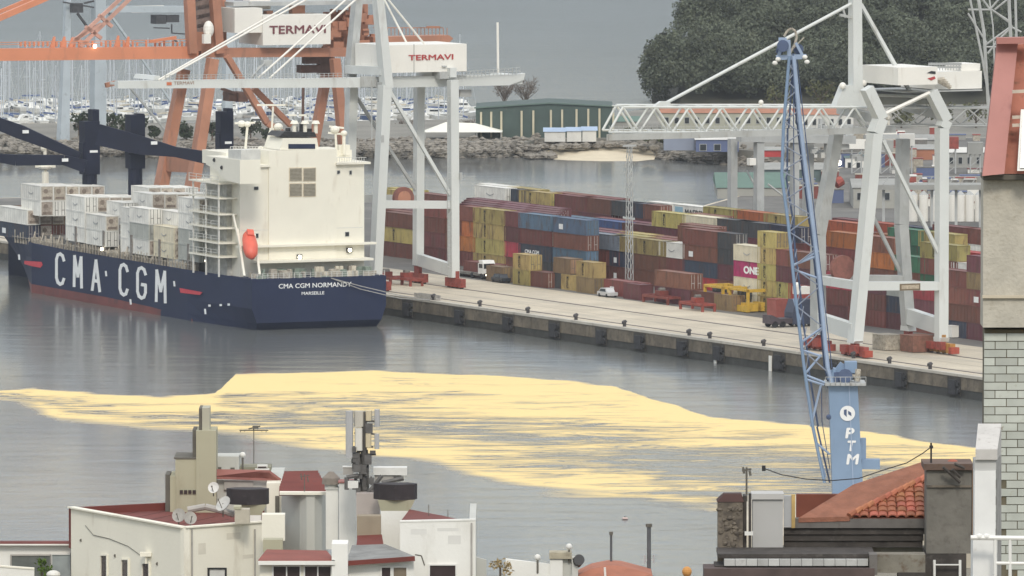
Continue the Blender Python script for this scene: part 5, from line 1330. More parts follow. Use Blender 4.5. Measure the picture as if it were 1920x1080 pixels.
hd = M().tube(W(1468,86,-1.2), W(1468,86,-.7), .75, 14).tube(W(1497,92,.7), W(1497,92,1.2), .65, 14).tube(W(1462,95,.2), W(1462,95,.7), .5, 12)
k7.part('head_sheave', hd, bld)
hd = M().beam(W(1455,108), W(1512,106), .5, .6).beam(W(1460,105), W(1468,78), .4).beam(W(1505,104), W(1492,80), .35).beam(W(1480,112), W(1478,75), .5, .8).box(W(1460,78,-.5), tuple(map(sum, zip(W(1475,71,-.5), (0,1,0)))))
k7.part('jib_head', hd, bll)
hd = M()
ap = [(1470,68),(1476,58),(1484,53),(1491,58),(1494,70),(1490,84),(1482,98)]
for a, b in zip(ap, ap[1:]): hd.tube(W(*a,0), W(*b,0), .16, 6)
hd.tube(W(1486,92), W(1508,70), .08, 5)
k7.part('rope_guide', hd, beige)
for x, y in ((1453,118),(1513,116),(1459,111),(1509,107)): k7.part('head_lamp', M().ball(W(x,y,-.6), .35, 8, 5, .8), house_w)
_O = ['','first','second','third','fourth','fifth','sixth','seventh','eighth','ninth','tenth','eleventh','twelfth','thirteenth','fourteenth','fifteenth','sixteenth','seventeenth','eighteenth','nineteenth']
_T = ['','','twenty','thirty','forty','fifty','sixty']
def onum(n): return _O[n] if n < 20 else ({20:'twentieth',30:'thirtieth',40:'fortieth',50:'fiftieth',60:'sixtieth'}.get(n) or _T[n//10]+'-'+_O[n%10])
# ================================================================ VEHICLES AND LOOSE GEAR ON THE QUAY
tyre = rub
def wheel(T, v, u, z=.5, r=.5): T.part('wheel', M().tube((v-.2,u,3.5+z), (v+.2,u,3.5+z), r, 12), tyre)
def truck(px, py, label, cabcol, load=None, flip=1):
    v, u, _ = GH(px, py); t = Thing('terminal_tractor', label, 'truck', (v,u,3.5), 'h')
    cm_ = mat('cab_'+cabcol[0], cabcol[1], .45, .08, 1)
    cb = t.part('cab', M().box((v-1.15,u-1.0,4.4), (v+1.15,u+.9,6.2)).slab([(v-1.1,u-1.0,6.2),(v+1.1,u-1.0,6.2),(v+1.1,u-.7,6.7),(v-1.1,u-.7,6.7)],(0,1.5,0)), cm_)
    t.part('windscreen', M().box((v-1.0,u-1.04,5.3), (v+1.0,u-.99,6.15)).box((v-1.19,u-.8,5.4), (v-1.14,u+.5,6.1)), glass, parent=cb)
    t.part('chassis', M().box((v-1.1,u-1.4,4.0), (v+1.1,u+13.0,4.4)), grey)
    t.part('bumper', M().box((v-1.2,u-1.6,3.8), (v+1.2,u-1.3,4.5)), blk)
    for du in (-.4, 3.2, 10.4, 11.8):
        for dv in (-1.0, 1.0): wheel(t, v+dv, u+du)
    for dv in (-.8,.8): t.part('headlight', M().bc((v+dv,u-1.62,4.25), (.3,.06,.22)), lamp)
    if load: make_container(load, v-1.22, u+1.6, 4.42, 6.06, '%s container riding on the terminal tractor trailer' % CNAME[load], 'containers on trailers')
truck(912, 523, 'white cabbed terminal tractor beside the brown container near the white crane', ('white',(0.75,0.75,0.72)))
def spreader(px, py, label, col, ln=12.0, z0=3.5, group='spreader frames left on the quay'):
    v, u, _ = GH(px, py); t = Thing('spreader_frame', label, 'spreader', (v,u,z0), 'h', group)
    m = M()
    for dv in (-1.1, 1.1): m.box((v+dv-.15,u,z0+.9), (v+dv+.15,u+ln,z0+1.3))
    for du in (0, ln*.33, ln*.66, ln-.4): m.box((v-1.0,u+du,z0+.95), (v+1.0,u+du+.4,z0+1.35))
    t.part('frame', m, col)
    for dv in (-1.1,1.1):
        for du in (.1, ln-.4): t.part('corner_leg', M().box((v+dv-.18,u+du,z0), (v+dv+.18,u+du+.36,z0+.9)), col)
    t.part('head_block', M().box((v-.8,u+ln*.4,z0+1.35), (v+.8,u+ln*.6,z0+2.1)), col)
    t.part('sheave', M().tube((v-.5,u+ln*.5,z0+2.2), (v+.5,u+ln*.5,z0+2.2), .4, 10), grey)
    return t
sred = mat('spreader_red', (0.19,0.045,0.035), .6, .25, 1, dirt=.4, dirtcol=(.12,.06,.04)); syel = mat('spreader_yellow', (0.58,0.37,0.05), .55, .2, 1, dirt=.4, dirtcol=(.2,.12,.04))
spreader(744, 535, 'red spreader frame lying on the quay just past the ship stern', sred, 8)
spreader(782, 537, 'red brown lifting beam between two red frames below the white crane', bogm, 8)
spreader(1170, 553, 'rusty red spreader with pale lamps beside the dark maroon container', sred, 7)
spreader(1265, 572, 'low rusty spreader beam in front of the red containers', sred, 9)
spreader(1330, 585, 'dark rusty flat frame left of the yellow machine', bogm, 8)
def stacker(px, py, label):
    v, u, _ = GH(px, py); t = Thing('straddle_frame', label, 'lifting machine', (v,u,3.5), 'h')
    m = M()
    for dv in (-2.1, 2.1):
        m.box((v+dv-.25,u,3.6), (v+dv+.25,u+6.5,4.6))
        for du in (0, 6.1): m.box((v+dv-.2,u+du,4.6), (v+dv+.2,u+du+.4,7.2))
    for du in (0, 6.1): m.box((v-2.3,u+du,6.8), (v+2.3,u+du+.4,7.3))
    m.box((v-2.3,u,6.9), (v-1.9,u+6.5,7.25)); m.box((v+1.9,u,6.9), (v+2.3,u+6.5,7.25))
    t.part('frame', m, syel)
    t.part('engine_cover', M().box((v-1.9,u+.2,3.7), (v-.2,u+3,5.0)).box((v+.3,u+.2,3.7), (v+1.9,u+3,5.1)), syel)
    t.part('cab', M().box((v-.9,u+4.4,5.4), (v+.9,u+6.0,6.8)), glass)
    for dv in (-2.1,2.1):
        for du in (1.0,5.3): wheel(t, v+dv, u+du, .45, .45)
stacker(1378, 580, 'yellow open framed lifting machine in front of the cream containers')
stacker(1425, 586, 'smaller yellow lifting machine beside the yellow container stack')
# navy tank trailer left of the blue jib
v, u, _ = GH(1488, 612); t = Thing('tug_tractor', 'navy blue hauler with long low bed parked on the quay beside the blue jib', 'hauler', (v,u,3.5), 'h')
nb = mat('hauler_navy', (0.045,0.055,0.09), .5, .15, 1)
a = GH(1432,606); 
t.part('bed', M().box((v-4.9,u-1.3,4.1), (v-.8,u+1.3,4.9)).slab([(v-4.9,u-1.3,4.9),(v-4.9,u-1.3,5.5),(v-4.6,u-1.3,5.5),(v-3.2,u-1.3,4.9)],(0,2.6,0)), mat('bed_dark', (0.07,0.055,0.065), .6, .2, 1))
t.part('body', M().slab([(v-.9,u-1.4,3.9),(v+3.4,u-1.4,3.9),(v+3.4,u-1.4,7.8),(v-.2,u-1.4,7.8),(v-.9,u-1.4,5.8)],(0,2.8,0)), nb)
t.part('roof_beacon', M().box((v+.3,u-.6,8.6),(v+2.6,u+.9,9.8)).ball((v+.6,u,9.9),.6,8,5), house_w)
for du in (-1.1,1.1):
    for dv in (-4,-2.6,.2,2.4): t.part('wheel', M().tube((v+dv,u+du-.2,4.0), (v+dv,u+du+.2,4.0), .5, 12), tyre)
# small items: gangway, hut, cars, barrier
v, u, _ = GH(1790, 640); 
def crate(px, py, sz, col, label, cat='crate', nm='equipment_crate'):
    v, u, _ = GH(px, py); t = Thing(nm, label, cat, (v,u,3.5), 'h')
    t.part('body', M().box((v,u,3.6), (v+sz[0],u+sz[1],3.5+sz[2])), col); t.part('skid', M().box((v+.1,u+.1,3.5), (v+.3,u+sz[1]-.1,3.6)).box((v+sz[0]-.3,u+.1,3.5), (v+sz[0]-.1,u+sz[1]-.1,3.6)), grey)
    t.part('lid', M().box((v-.05,u-.05,3.5+sz[2]), (v+sz[0]+.05,u+sz[1]+.05,3.6+sz[2])), col)
crate(1660,658,(2.8,4,2.3), beige, 'beige machinery crate on the rails between the right crane legs')
crate(1712,662,(3.6,4,2.5), mat('crate_rust', (0.22,0.10,0.07), .8, .35, 1, dirt=.5), 'rusty equipment crate beside the ochre bogie of the right crane')
crate(1455,600,(2.2,3,3.2), mat('crate_dull_red', (0.27,0.075,0.06), .7, .2, 1), 'dull red box left of the blue jib below the yellow stack')
crate(1785,634,(2.4,2,1.8), house_w, 'white gangway step unit at the foot of the rusty container')
def car(px, py, col, label, rot=0):
    v, u, _ = GH(px, py); t = Thing('parked_car', label, 'car', (v,u,3.5), 'h')
    c_ = mat('car_'+label.split()[0], col, .3, .03, 1)
    b = t.part('body', M().box((v-.85,u,3.8), (v+.85,u+4.2,4.35)).slab([(v-.78,u+.8,4.35),(v-.78,u+3.8,4.35),(v-.65,u+3.3,4.95),(v-.65,u+1.5,4.95)],(1.5,0,0)), c_)
    t.part('side_window', M().slab([(v-.8,u+1.2,4.42),(v-.8,u+3.5,4.42),(v-.7,u+3.15,4.85),(v-.7,u+1.6,4.85)],(-.01,0,0)), glass, parent=b)
    for dv in (-.8,.8):
        for du in (.8,3.4): t.part('wheel', M().tube((v+dv-.1,u+du,3.8), (v+dv+.1,u+du,3.8), .3, 10), tyre)
car(950, 531, (0.03,0.035,0.045), 'black car parked near the yellow pair of short containers')
car(1150, 558, (0.5,0.5,0.5), 'silver car parked in front of the maroon container')
m_ = M().box((.95, us[1]+6, 3.53), (1.5, us[1]+17, 4.0)); 
g_ = Thing('gangway', 'pale aluminium gangway lying on the quay edge beside the ship', 'gangway', (1.2, us[0]-2, 3.53), 'h')
uu = PV(800,562,1.2)[1]; g_.o = (1.2, uu, 3.53); g_.e.location = L(1.2, uu, 3.53)
g_.part('tread', M().box((.9,uu-4,3.6), (1.8,uu+4,3.75)), gearl); g_.part('side_rail', M().box((.9,uu-4,3.75), (.96,uu+4,4.3)).box((1.74,uu-4,3.75), (1.8,uu+4,4.3)), gearl); g_.part('foot', M().box((.95,uu-3.8,3.53), (1.75,uu-3.5,3.6)), gearl)

# ================================================================ FAR SIDE: mole, marina, sheds
# green shed with cream buttresses
grn = mat('shed_green', (0.055,0.085,0.075), .7, .15, .3, dirt=.3, dirtcol=(.09,.11,.10))
gtop = mat('shed_roof_green', (0.10,0.15,0.13), .7, .15, .3)
crm = mat('buttress_cream', (0.52,0.47,0.34), .7, .1, .5)
A1_, B1_ = G(892, 258, 3.2), G(1150, 258, 3.2); Yb = A1_[1]
gs = Thing('green_shed', 'long dark green harbour shed with cream vertical buttresses on the mole', 'shed', ((A1_[0]+B1_[0])/2, Yb, 3.2), 'w')
top = [P(x, y, Yb)[2] for x, y in ((892,203),(1030,194),(1150,200))]
xl, xr = A1_[0], B1_[0]; xm = P(1030,200,Yb)[0]
gs.part('wall', M().slab([(xl,Yb,3.2),(xr,Yb,3.2),(xr,Yb,top[2]),(xm,Yb,top[1]),(xl,Yb,top[0])], (0,24,0)), grn)
for i, x in enumerate((902,921,940,978,1000,1033,1054,1081,1103,1124,1150)):
    p = P(x, 204, Yb-.4); gs.part('buttress', M().box((p[0]-.22,Yb-.6,3.2), (p[0]+.22,Yb-.01,P(x, 207-(x-890)*.03, Yb)[2]-.4)), crm)
gs.part('eaves', M().beam((xl-.3,Yb-.25,top[0]+.1), (xm,Yb-.25,top[1]+.1), .4, .3).beam((xm,Yb-.25,top[1]+.1), (xr+.3,Yb-.25,top[2]+.1), .4, .3), gtop)
# white marquee
tent = mat('marquee_canvas', (0.76,0.75,0.66), .7, .04, .3)
YT_ = G(870, 262, 3.2)[1]
mq = Thing('marquee', 'white peaked marquee canopy beside the green shed', 'tent', (P(880,262,YT_)[0],YT_,3.2), 'w')
z0 = P(880,248,YT_)[2]; z1 = P(880,231,YT_)[2]; x0, x1_, x2_, x3_ = (P(x,250,YT_)[0] for x in (795,835,890,942))
mq.part('canopy', M().add([(x0,YT_,z0),(x3_,YT_,z0),(x3_,YT_+9,z0),(x0,YT_+9,z0),(x1_,YT_+4.5,z1),(x2_,YT_+4.5,z1-.2)], [(0,1,5,4),(1,2,5),(2,3,4,5),(3,0,4),(0,3,2,1)]), tent)
for x in (x0+.3, (x0+x3_)/2-2, (x0+x3_)/2+3, x3_-.3): mq.part('pole', M().tube((x,YT_+.2,3.2), (x,YT_+.2,z0), .1, 6), cwd)
def shed(x0, y0, x1, y1, D0, dep, wallc, roofc, label, gable=2.0, name='harbour_shed', nwin=0, yb_=None):
    a = P(x0, y1, D0); b = P(x1, y0, D0); t = Thing(name, label, 'building', ((a[0]+b[0])/2, D0, 3.2), 'w')
    t.part('wall', M().box((a[0],D0,3.0), (b[0],D0+dep,b[2])), wallc)
    t.part('roof', M().add([(a[0]-.3,D0-.3,b[2]+.003),(b[0]+.3,D0-.3,b[2]+.003),(b[0]+.3,D0+dep+.3,b[2]+.003),(a[0]-.3,D0+dep+.3,b[2]+.003),(a[0]-.3,D0+dep/2,b[2]+gable),(b[0]+.3,D0+dep/2,b[2]+gable)], [(0,1,5,4),(2,3,4,5),(1,2,5),(3,0,4),(0,3,2,1)]), roofc)
    for i in range(nwin):
        xx = a[0]+(b[0]-a[0])*(i+.5)/nwin; ww = (b[0]-a[0])/nwin*.5
        f = t.part('window', M().box((xx-ww/2,D0-.12,b[2]-2.4), (xx+ww/2,D0-.01,b[2]-.9)), cwd); t.part('pane', M().box((xx-ww/2+.1,D0-.16,b[2]-2.3), (xx+ww/2-.1,D0-.12,b[2]-1.0)), glass, parent=f)
    return t
wsh = mat('shed_wall_white', (0.60,0.59,0.55), .8, .1, .3, dirt=.25, dirtcol=(.35,.33,.3)); gsh = mat('shed_wall_grey', (0.30,0.30,0.28), .8, .15, .3, dirt=.3, dirtcol=(.18,.17,.15))
trf = mat('roof_terracotta', (0.35,0.16,0.10), .85, .2, .4); grf = mat('roof_green', (0.10,0.17,0.135), .7, .12, .3); bsh = mat('shed_blue', (0.10,0.13,0.24), .7, .15, .3); blsh = mat('boat_cover_blue', (0.33,0.42,0.55), .7, .1, .4)
YM1 = 2060
shed(1240, 212, 1470, 246, YM1, 12, mat('wall_olive', (0.36,0.36,0.29), .8, .15, .2), trf, 'long low olive walled building with terracotta roof behind the lattice boom', 1.8, nwin=12)
shed(1470, 215, 1600, 262, YM1+5, 14, wsh, trf, 'pale walled building with terracotta roof right of the blue jib', 1.6, nwin=8)
shed(1150, 228, 1200, 262, YM1-8, 10, gsh, grf, 'small grey shed with green roof beside the green shed', 1.0)
Yq = G(1340, 283, 3.2)[1]
shed(1305, 262, 1385, 276, Yq, 8, bsh, wsh, 'navy blue container office with pale roof above the rocks', .4, nwin=3)
shed(1245, 256, 1303, 272, Yq+6, 8, mat('office_grey_blue', (0.25,0.28,0.35), .8, .1, .3), gsh, 'grey blue hut beside the navy office above the rocks', .3)
for i, (x0, x1, y) in enumerate(((1021,1060,247),(1063,1090,246),(1092,1118,245))):
    Yt = G(1060, 264, 3.2)[1]; shed(x0, y, x1, y+16, Yt, 5, wsh, blsh, '%s blue roofed boat shelter in front of the green shed' % ['leftmost','middle','rightmost'][i], .8)
# halls behind the yard on the right
Yh = 1790
shed(1345, 352, 1475, 400, 1800, 30, mat('hall_wall', (0.34,0.335,0.30), .8, .1, .2), grf, 'green roofed warehouse behind the stacked yellow containers', 2.2, 'warehouse')
shed(1600, 352, 1700, 400, 1760, 20, mat('hall_wall', (0.34,0.335,0.30)), gsh, 'beige warehouse seen between the right crane legs', 1.2, 'warehouse', 4)
shed(1430, 318, 1545, 345, 1850, 16, mat('wall_teal', (0.10,0.14,0.14), .8, .15, .2), gsh, 'dark teal shed behind the blue jib', 1.0, 'warehouse')
shed(1585, 296, 1650, 322, 1900, 12, house_w, mat('roof_dark_teal', (0.10,0.15,0.15), .8, .1, .3), 'white fronted shed with teal roof behind the right crane', .8, 'warehouse', 4)
shed(1640, 262, 1760, 300, 1980, 14, gsh, gsh, 'low grey building with many dark openings far behind the right crane', .8, 'warehouse', 10)
shed(1700, 280, 1760, 312, 1930, 10, mat('wall_orange_shed', (0.40,0.17,0.10), .8, .15, .3), gsh, 'orange walled shed right of the tall crane leg', .8, 'warehouse')
shed(1775, 286, 1860, 318, 1900, 12, gsh, wsh, 'grey shed with pale roof at the far right of the mole', .8, 'warehouse', 5)
shed(1432, 282, 1470, 305, 1950, 8, mat('wall_red', (0.42,0.05,0.05), .8, .2, .3), gsh, 'small bright red hut left of the blue jib', .6, 'harbour_hut')
# white cement silos
for i, x in enumerate((1712,1732,1752,1787,1801,1818,1836)):
    Ys = 1720; p = P(x, 365, Ys); t = Thing('storage_silo', 'white storage silo, %s from the left in the row behind the right crane' % ORD[i+1], 'silo', (p[0],Ys,3.5), 'w', 'white storage silos')
    t.part('barrel', M().tube((p[0],Ys,3.5), (p[0],Ys,p[2]), .85, 14), house_w); t.part('cap', M().tube((p[0],Ys,p[2]), (p[0],Ys,p[2]+.7), .85, 14, .15), cwd)
cn = Thing('loading_canopy', 'long grey flat canopy with hanging truss above the white silos', 'canopy', P(1740,350,1700), 'w')
a = P(1635,356,1700); b = P(1862,347,1700); cn.part('roof', M().box((a[0],1700,a[2]), (b[0],1708,b[2])), gsh)
m = M(); n_ = 22
for i in range(n_):
    x = a[0]+(b[0]-a[0])*i/n_; x2 = a[0]+(b[0]-a[0])*(i+1)/n_; m.beam((x,1700.1,b[2]),(x2,1700.1,b[2]+1.6 if i%2==0 else b[2]),.14).beam((x,1700.1,b[2]+1.6),(x2,1700.1,b[2]+1.6),.12)
cn.part('truss', m, cwd)
for i in range(5):
    x = a[0]+(b[0]-a[0])*(i+.5)/5; cn.part('column', M().box((x-.25,1702,3.5), (x+.25,1702.5,a[2])), cwd)
for i, (x, h_) in enumerate(((1660,34),(1700,46),(1782,40),(1828,30),(1606,40))):
    p = P(x, 345, 1880); t = Thing('conveyor_tower', 'grey steel transfer tower, %s from the left on the ground behind the right crane' % ORD[i+1], 'tower', (p[0],1880,3.2), 'w', 'grey transfer towers')
    m = M(); hh_ = h_/9.2
    for dx in (-1,1):
        for dy in (-1,1): m.box((p[0]+dx-.12,1880+dy-.12,3.2), (p[0]+dx+.12,1880+dy+.12,3.2+hh_+3))
    for k_ in range(4): m.beam((p[0]-1,1879,3.4+k_*1.6), (p[0]+1,1879,5+k_*1.6), .12)
    t.part('frame', m, cwd); t.part('housing', M().box((p[0]-1.6,1878.5,3.2+hh_+1), (p[0]+1.6,1881.5,3.2+hh_+3.4)), [gsh,wsh,bogm,gsh,house_w][i])
# clutter far right of mole: stacks of stored gear (each its own)
cols_ = [grey, beige, wsh, bogm, gsh, house_w, bsh, sred]
xs_ = sorted([random.uniform(1620, 1860) if i < 64 else random.uniform(1450, 1640) for i in range(84)]); ccount = {}
for i in range(84):
    x = xs_[i]; y = random.uniform(262, 395); p = G(x, y, 3.5 if y > 320 else 3.2); c_ = random.randrange(8)
    w_, h_ = random.uniform(1.5,5), random.uniform(1,3.2)
    cn_ = ['dark grey','beige','pale','rusty red','mid grey','white','navy','red'][c_]; ccount[c_] = ccount.get(c_, 0)+1
    t = Thing('storage_crate', '%s covered crate behind the right crane, %s of its colour from the left' % (cn_, onum(ccount[c_])), 'crate', (p[0],p[1],3.2), 'w', 'crates stored behind the right crane')
    t.part('box', M().box((p[0],p[1],3.2), (p[0]+w_,p[1]+2.5,3.2+h_)), cols_[c_]); t.part('cover', M().box((p[0]-.1,p[1]-.1,3.2+h_), (p[0]+w_+.1,p[1]+2.6,3.35+h_)), cols_[(c_+2)%8])
# ---- boats of the marina
bwht = mat('boat_white', (0.72,0.72,0.68), .4, .06, 1, rnd=.08); bblu = mat('boat_blue', (0.09,0.13,0.24), .4, .1, 1); mastm = mat('mast_alloy', (0.50,0.53,0.56), .4, .1, 1, rnd=.2); cvb = mat('sail_cover', (0.08,0.12,0.25), .8, .1, 1); cvc = mat('sail_cover_cream', (0.55,0.5,0.4), .8, .1, 1)
def boat(X, Y, ln, rot, hullm, mast, cov, label, group, name='sailing_yacht', cat='boat', z=0.0):
    e = bpy.data.objects.new(name, None); C.objects.link(e); e.location = (X, Y, z); e.rotation_euler = (0,0,rot)
    e['label'] = label; e['category'] = cat; e['group'] = group
    b = ln*.15; st = [(-.5,.75,.95),(-.3,.98,.9),(0,1,.95),(.25,.8,1.05),(.42,.35,1.2),(.5,.03,1.3)]
    vs = []; 
    for t_, w_, h_ in st: vs += [(t_*ln,-w_*b,h_),(t_*ln*.93,-w_*b*.7,-.2),(t_*ln*.93,w_*b*.7,-.2),(t_*ln,w_*b,h_)]
    fs = []
    for i in range(5): fs += [(i*4+k, i*4+k+1, i*4+k+5, i*4+k+4) for k in range(3)]+[(i*4+3, i*4, i*4+4, i*4+7)]
    fs += [(0,3,2,1),(20,21,22,23)]
    def pt(nm, m, mt_, par=e): o_ = bpy.data.objects.new(nm, mesh_of(nm, m, (0,0,0), mt_)); C.objects.link(o_); o_.parent = par; return o_
    pt('hull', M().add(vs, fs), hullm)
    if mast: 
        cb_ = pt('cabin', M().slab([(-.15*ln,-b*.6,.95),(.2*ln,-b*.45,1.0),(.17*ln,-b*.4,1.45),(-.13*ln,-b*.55,1.5)],(0,b*1.05,0)), bwht)
        pt('cabin_window', M().box((-.1*ln,-b*.62,1.15),(.12*ln,b*.62,1.3)), glass, cb_)
        m = pt('mast', M().tube((.06*ln,0,1), (.06*ln,0,1+mast), .13, 5, .10).box((.05*ln,-.8,1+mast*.55), (.07*ln,.8,1.05+mast*.55)).tube((-.48*ln,0,1.1),(.06*ln,0,1+mast),.025,3).tube((.5*ln,0,1.2),(.06*ln,0,1+mast),.03,3), mastm)
        pt('furled_sail', M().beam((.05*ln,0,2.1), (-.38*ln,0,2.0), .3, .35), cov)
    else:
        cb_ = pt('cabin', M().slab([(-.25*ln,-b*.75,.95),(.25*ln,-b*.6,1.0),(.1*ln,-b*.5,2.2),(-.2*ln,-b*.65,2.4)],(0,b*1.3,0)), bwht)
        pt('cabin_window', M().box((-.18*ln,-b*.78,1.6),(.12*ln,b*.72,1.95)), glass, cb_)
    return e
nb_ = 0
RW_ = ['left inner row','right inner row','left middle row','right middle row','long outer row','outermost row']
for row, (py, x0, x1, n_) in enumerate(((250,-15,235,14),(240,470,900,20),(228,-15,300,20),(222,300,880,30),(212,-15,880,46),(200,-15,870,60))):
    for i in range(n_):
        x = x0+(x1-x0)*(i+random.uniform(.1,.9))/n_; y = py+random.uniform(-6,6); p = G(x, y, 0)
        ms = random.random() < (.85 if row > 1 else .5); ln = random.uniform(8, 12); bl_ = random.random() < .14
        near = row < 2
        if ms: boat(p[0], p[1], ln, 1.57+random.uniform(-.35,.35) if random.random()<.7 else random.uniform(0,3), bblu if bl_ else bwht, random.uniform(11,17), random.choice([cvb,cvc,cvb]), '%s sailing yacht with bare mast, %s from the left in the %s' % ('navy' if bl_ else 'white', onum(i+1), RW_[row]), ('navy' if bl_ else 'white')+' sailing yachts in the marina', z=3.3 if near and False else 0)
        else: boat(p[0], p[1], ln*.7, random.uniform(0,6), bblu if bl_ else bwht, 0, None, '%s motor boat with low cabin, %s from the left in the %s' % ('navy' if bl_ else 'white', onum(i+1), RW_[row]), ('navy' if bl_ else 'white')+' motor boats in the marina', 'motor_boat')
for i, y in enumerate((206, 218, 232)):
    a = G(-80, y, 0.2); b = G(880, y, 0.2); solo('marina_pontoon', M().box((a[0], a[1]-1, -.1), (b[0], a[1]+1, .35)), mat('pontoon_grey', (0.33,0.31,0.28), .9, .2, .3), 'long grey floating pontoon between yacht rows, %s from the breakwater' % ['third','second','first'][i], 'pontoon', o=(a[0],a[1],0), group='marina pontoons')
boat(*G(200,210,0)[:2], 13, .3, bwht, 0, None, 'white motor yacht under a blue canopy left of the white boom', 'blue canopy motor yacht', 'motor_yacht')
Yc = G(200,212,0)[1]; a = P(187,197,Yc); b = P(210,190,Yc)
# trees and bushes along the mole on the left, bare trees by the boom tip
gleaf = mat('bush_leaves', (0.045,0.06,0.035), .8, .4, .5, spec=.2); bleaf = mat('bare_twigs', (0.15,0.125,0.105), .9, .3, .5)
barkm = mat('tree_bark', (0.10,0.075,0.055), .9, .3, 2)
def tree(px, py, hpx, wpx, label, mt_=None, bare=False, name='broadleaf_tree', per=9, Y=None, z=3.2, size=.42, cat='tree'):
    p = G(px, py, z) if Y is None else P(px, py, Y); k = p[1]/FPX; h_ = hpx*k; r_ = wpx*k/2
    t = Thing(name, label, cat, p, 'w')
    m = M().tube(p, (p[0],p[1],p[2]+h_*.5), .16+h_*.012, 6, .1)
    tips = []
    for q in range(6 if not bare else 22):
        a_ = q*2.4; e = (p[0]+r_*.7*math.cos(a_), p[1]+r_*.7*math.sin(a_), p[2]+h_*random.uniform(.55,.98)); s0 = (p[0],p[1],p[2]+h_*random.uniform(.15,.45)); m.tube(s0, e, .11, 5, .04); tips.append((s0, e))
    if bare:
        for s0, e in tips:
            for q in range(7):
                t_ = random.uniform(.3,1); b0 = [s0[i]+(e[i]-s0[i])*t_ for i in range(3)]
                m.tube(b0, (b0[0]+random.uniform(-1,1)*r_*.4, b0[1]+random.uniform(-1,1)*r_*.4, b0[2]+random.uniform(0,.25)*h_), .05, 4, .02)
    t.part('trunk', m, barkm if not bare else bleaf)
    cs = []; rs = []
    for q in range(14 if not bare else 5): cs.append((p[0]+random.uniform(-.7,.7)*r_, p[1]+random.uniform(-.5,.5)*r_, p[2]+h_*random.uniform(.3 if not bare else .5,.85))); rs.append(min(r_,h_)*random.uniform(.3,.5))
    me = leafcloud(cs, rs, per if not bare else 5, size if not bare else .2, 'crown', mt_ or (bleaf if bare else gleaf), None)
    for v_ in me.vertices: v_.co -= Vector(p)
    o_ = bpy.data.objects.new('crown', me); C.objects.link(o_); o_.parent = t.e
for i, (x, y, h_, w_) in enumerate(((148,258,50,34),(176,258,58,44),(205,259,52,36),(236,262,52,40),(262,262,48,34),(290,262,28,26),(345,262,36,34),(398,264,40,24),(350,264,30,30),(470,262,36,44),(500,266,30,30))):
    tree(x, y, h_, w_, 'dark leafy tree on the breakwater, %s from the left' % ORD[i+1], name='mole_tree')
for i, (x, w_) in enumerate(((946,60),(985,64),(760,40),(880,30))):
    tree(x, 205 if i < 2 else 262, 62 if i < 2 else 40, w_, 'bare brown winter tree %s' % ['behind the white boom tip','right of the white boom tip beside the green shed','behind the white crane legs','left of the marquee'][i], bare=True, name='bare_tree', Y=2085)
for i, (x, y, h_, w_) in enumerate(((1185,262,30,26),(1215,268,26,30),(1246,272,22,24),(1330,262,20,24),(1465,215,60,60),(1540,205,56,70),(1690,240,40,50),(1760,236,50,60),(1830,240,56,60))):
    tree(x, y, h_, w_, 'olive green tree on the mole, %s from the left beyond the lattice boom' % ORD[i+1], mat('olive_leaves', (0.10,0.105,0.05), .8, .4, .5, spec=.2), name='olive_tree')
# weed and scrub on the mole
# ================================================================ ROOFTOPS IN THE FOREGROUND
cream = mat('render_cream', (0.80,0.765,0.65), .85, .05, .3, dirt=.2, dirtcol=(.48,.42,.32), streak=1, bump=.01, bscale=6)
white_r = mat('render_white', (0.76,0.75,0.70), .85, .06, .4, dirt=.35, dirtcol=(.58,.56,.50), streak=1, bump=.01, bscale=6)
greyr = mat('render_grey', (0.50,0.50,0.46), .85, .08, .4, dirt=.25, dirtcol=(.34,.33,.3), streak=1)
olive = mat('render_olive', (0.40,0.38,0.27), .85, .08, .4, dirt=.25, dirtcol=(.30,.27,.18), streak=1)
dkside = mat('dark_trim_shaded_edge', (0.13,0.12,0.10), .9, .25, 1)  # dark trim colour, also the painted shade on the tower's left faces
tred = mat('roof_membrane_red', (0.155,0.035,0.026), .8, .2, .5, dirt=.35, dirtcol=(.10,.035,.03))
tpink = mat('roof_membrane_pink', (0.33,0.14,0.12), .8, .2, .8, dirt=.4, dirtcol=(.27,.1,.08))
slate = mat('roof_slate_grey', (0.24,0.24,0.23), .7, .25, 1, dirt=.4, dirtcol=(.12,.11,.1))
pvc = mat('window_frame_white', (0.75,0.74,0.70), .5, .05, 1); pane_d = mat('window_pane_dark', (0.05,0.035,0.035), .15, .2, 1)
dishg = mat('dish_grey', (0.36,0.34,0.31), .6, .15, 2); dishw = mat('dish_white', (0.68,0.67,0.63), .6, .1, 2)
def at(px, py, Y): return P(px, py, Y)
def wall(T, pts, thick, z0, m_, nm='wall'):        # run of upright wall along plan points with individual top heights
    for (a, b) in zip(pts, pts[1:]):
        d = Vector((b[0]-a[0], b[1]-a[1], 0)).normalized(); n = Vector((-d.y, d.x, 0))*thick
        if n.y < 0: n = -n
        T.part(nm, M().add([(a[0],a[1],z0),(b[0],b[1],z0),(b[0]+n.x,b[1]+n.y,z0),(a[0]+n.x,a[1]+n.y,z0),a,b,(b[0]+n.x,b[1]+n.y,b[2]),(a[0]+n.x,a[1]+n.y,a[2])], BF), m_)
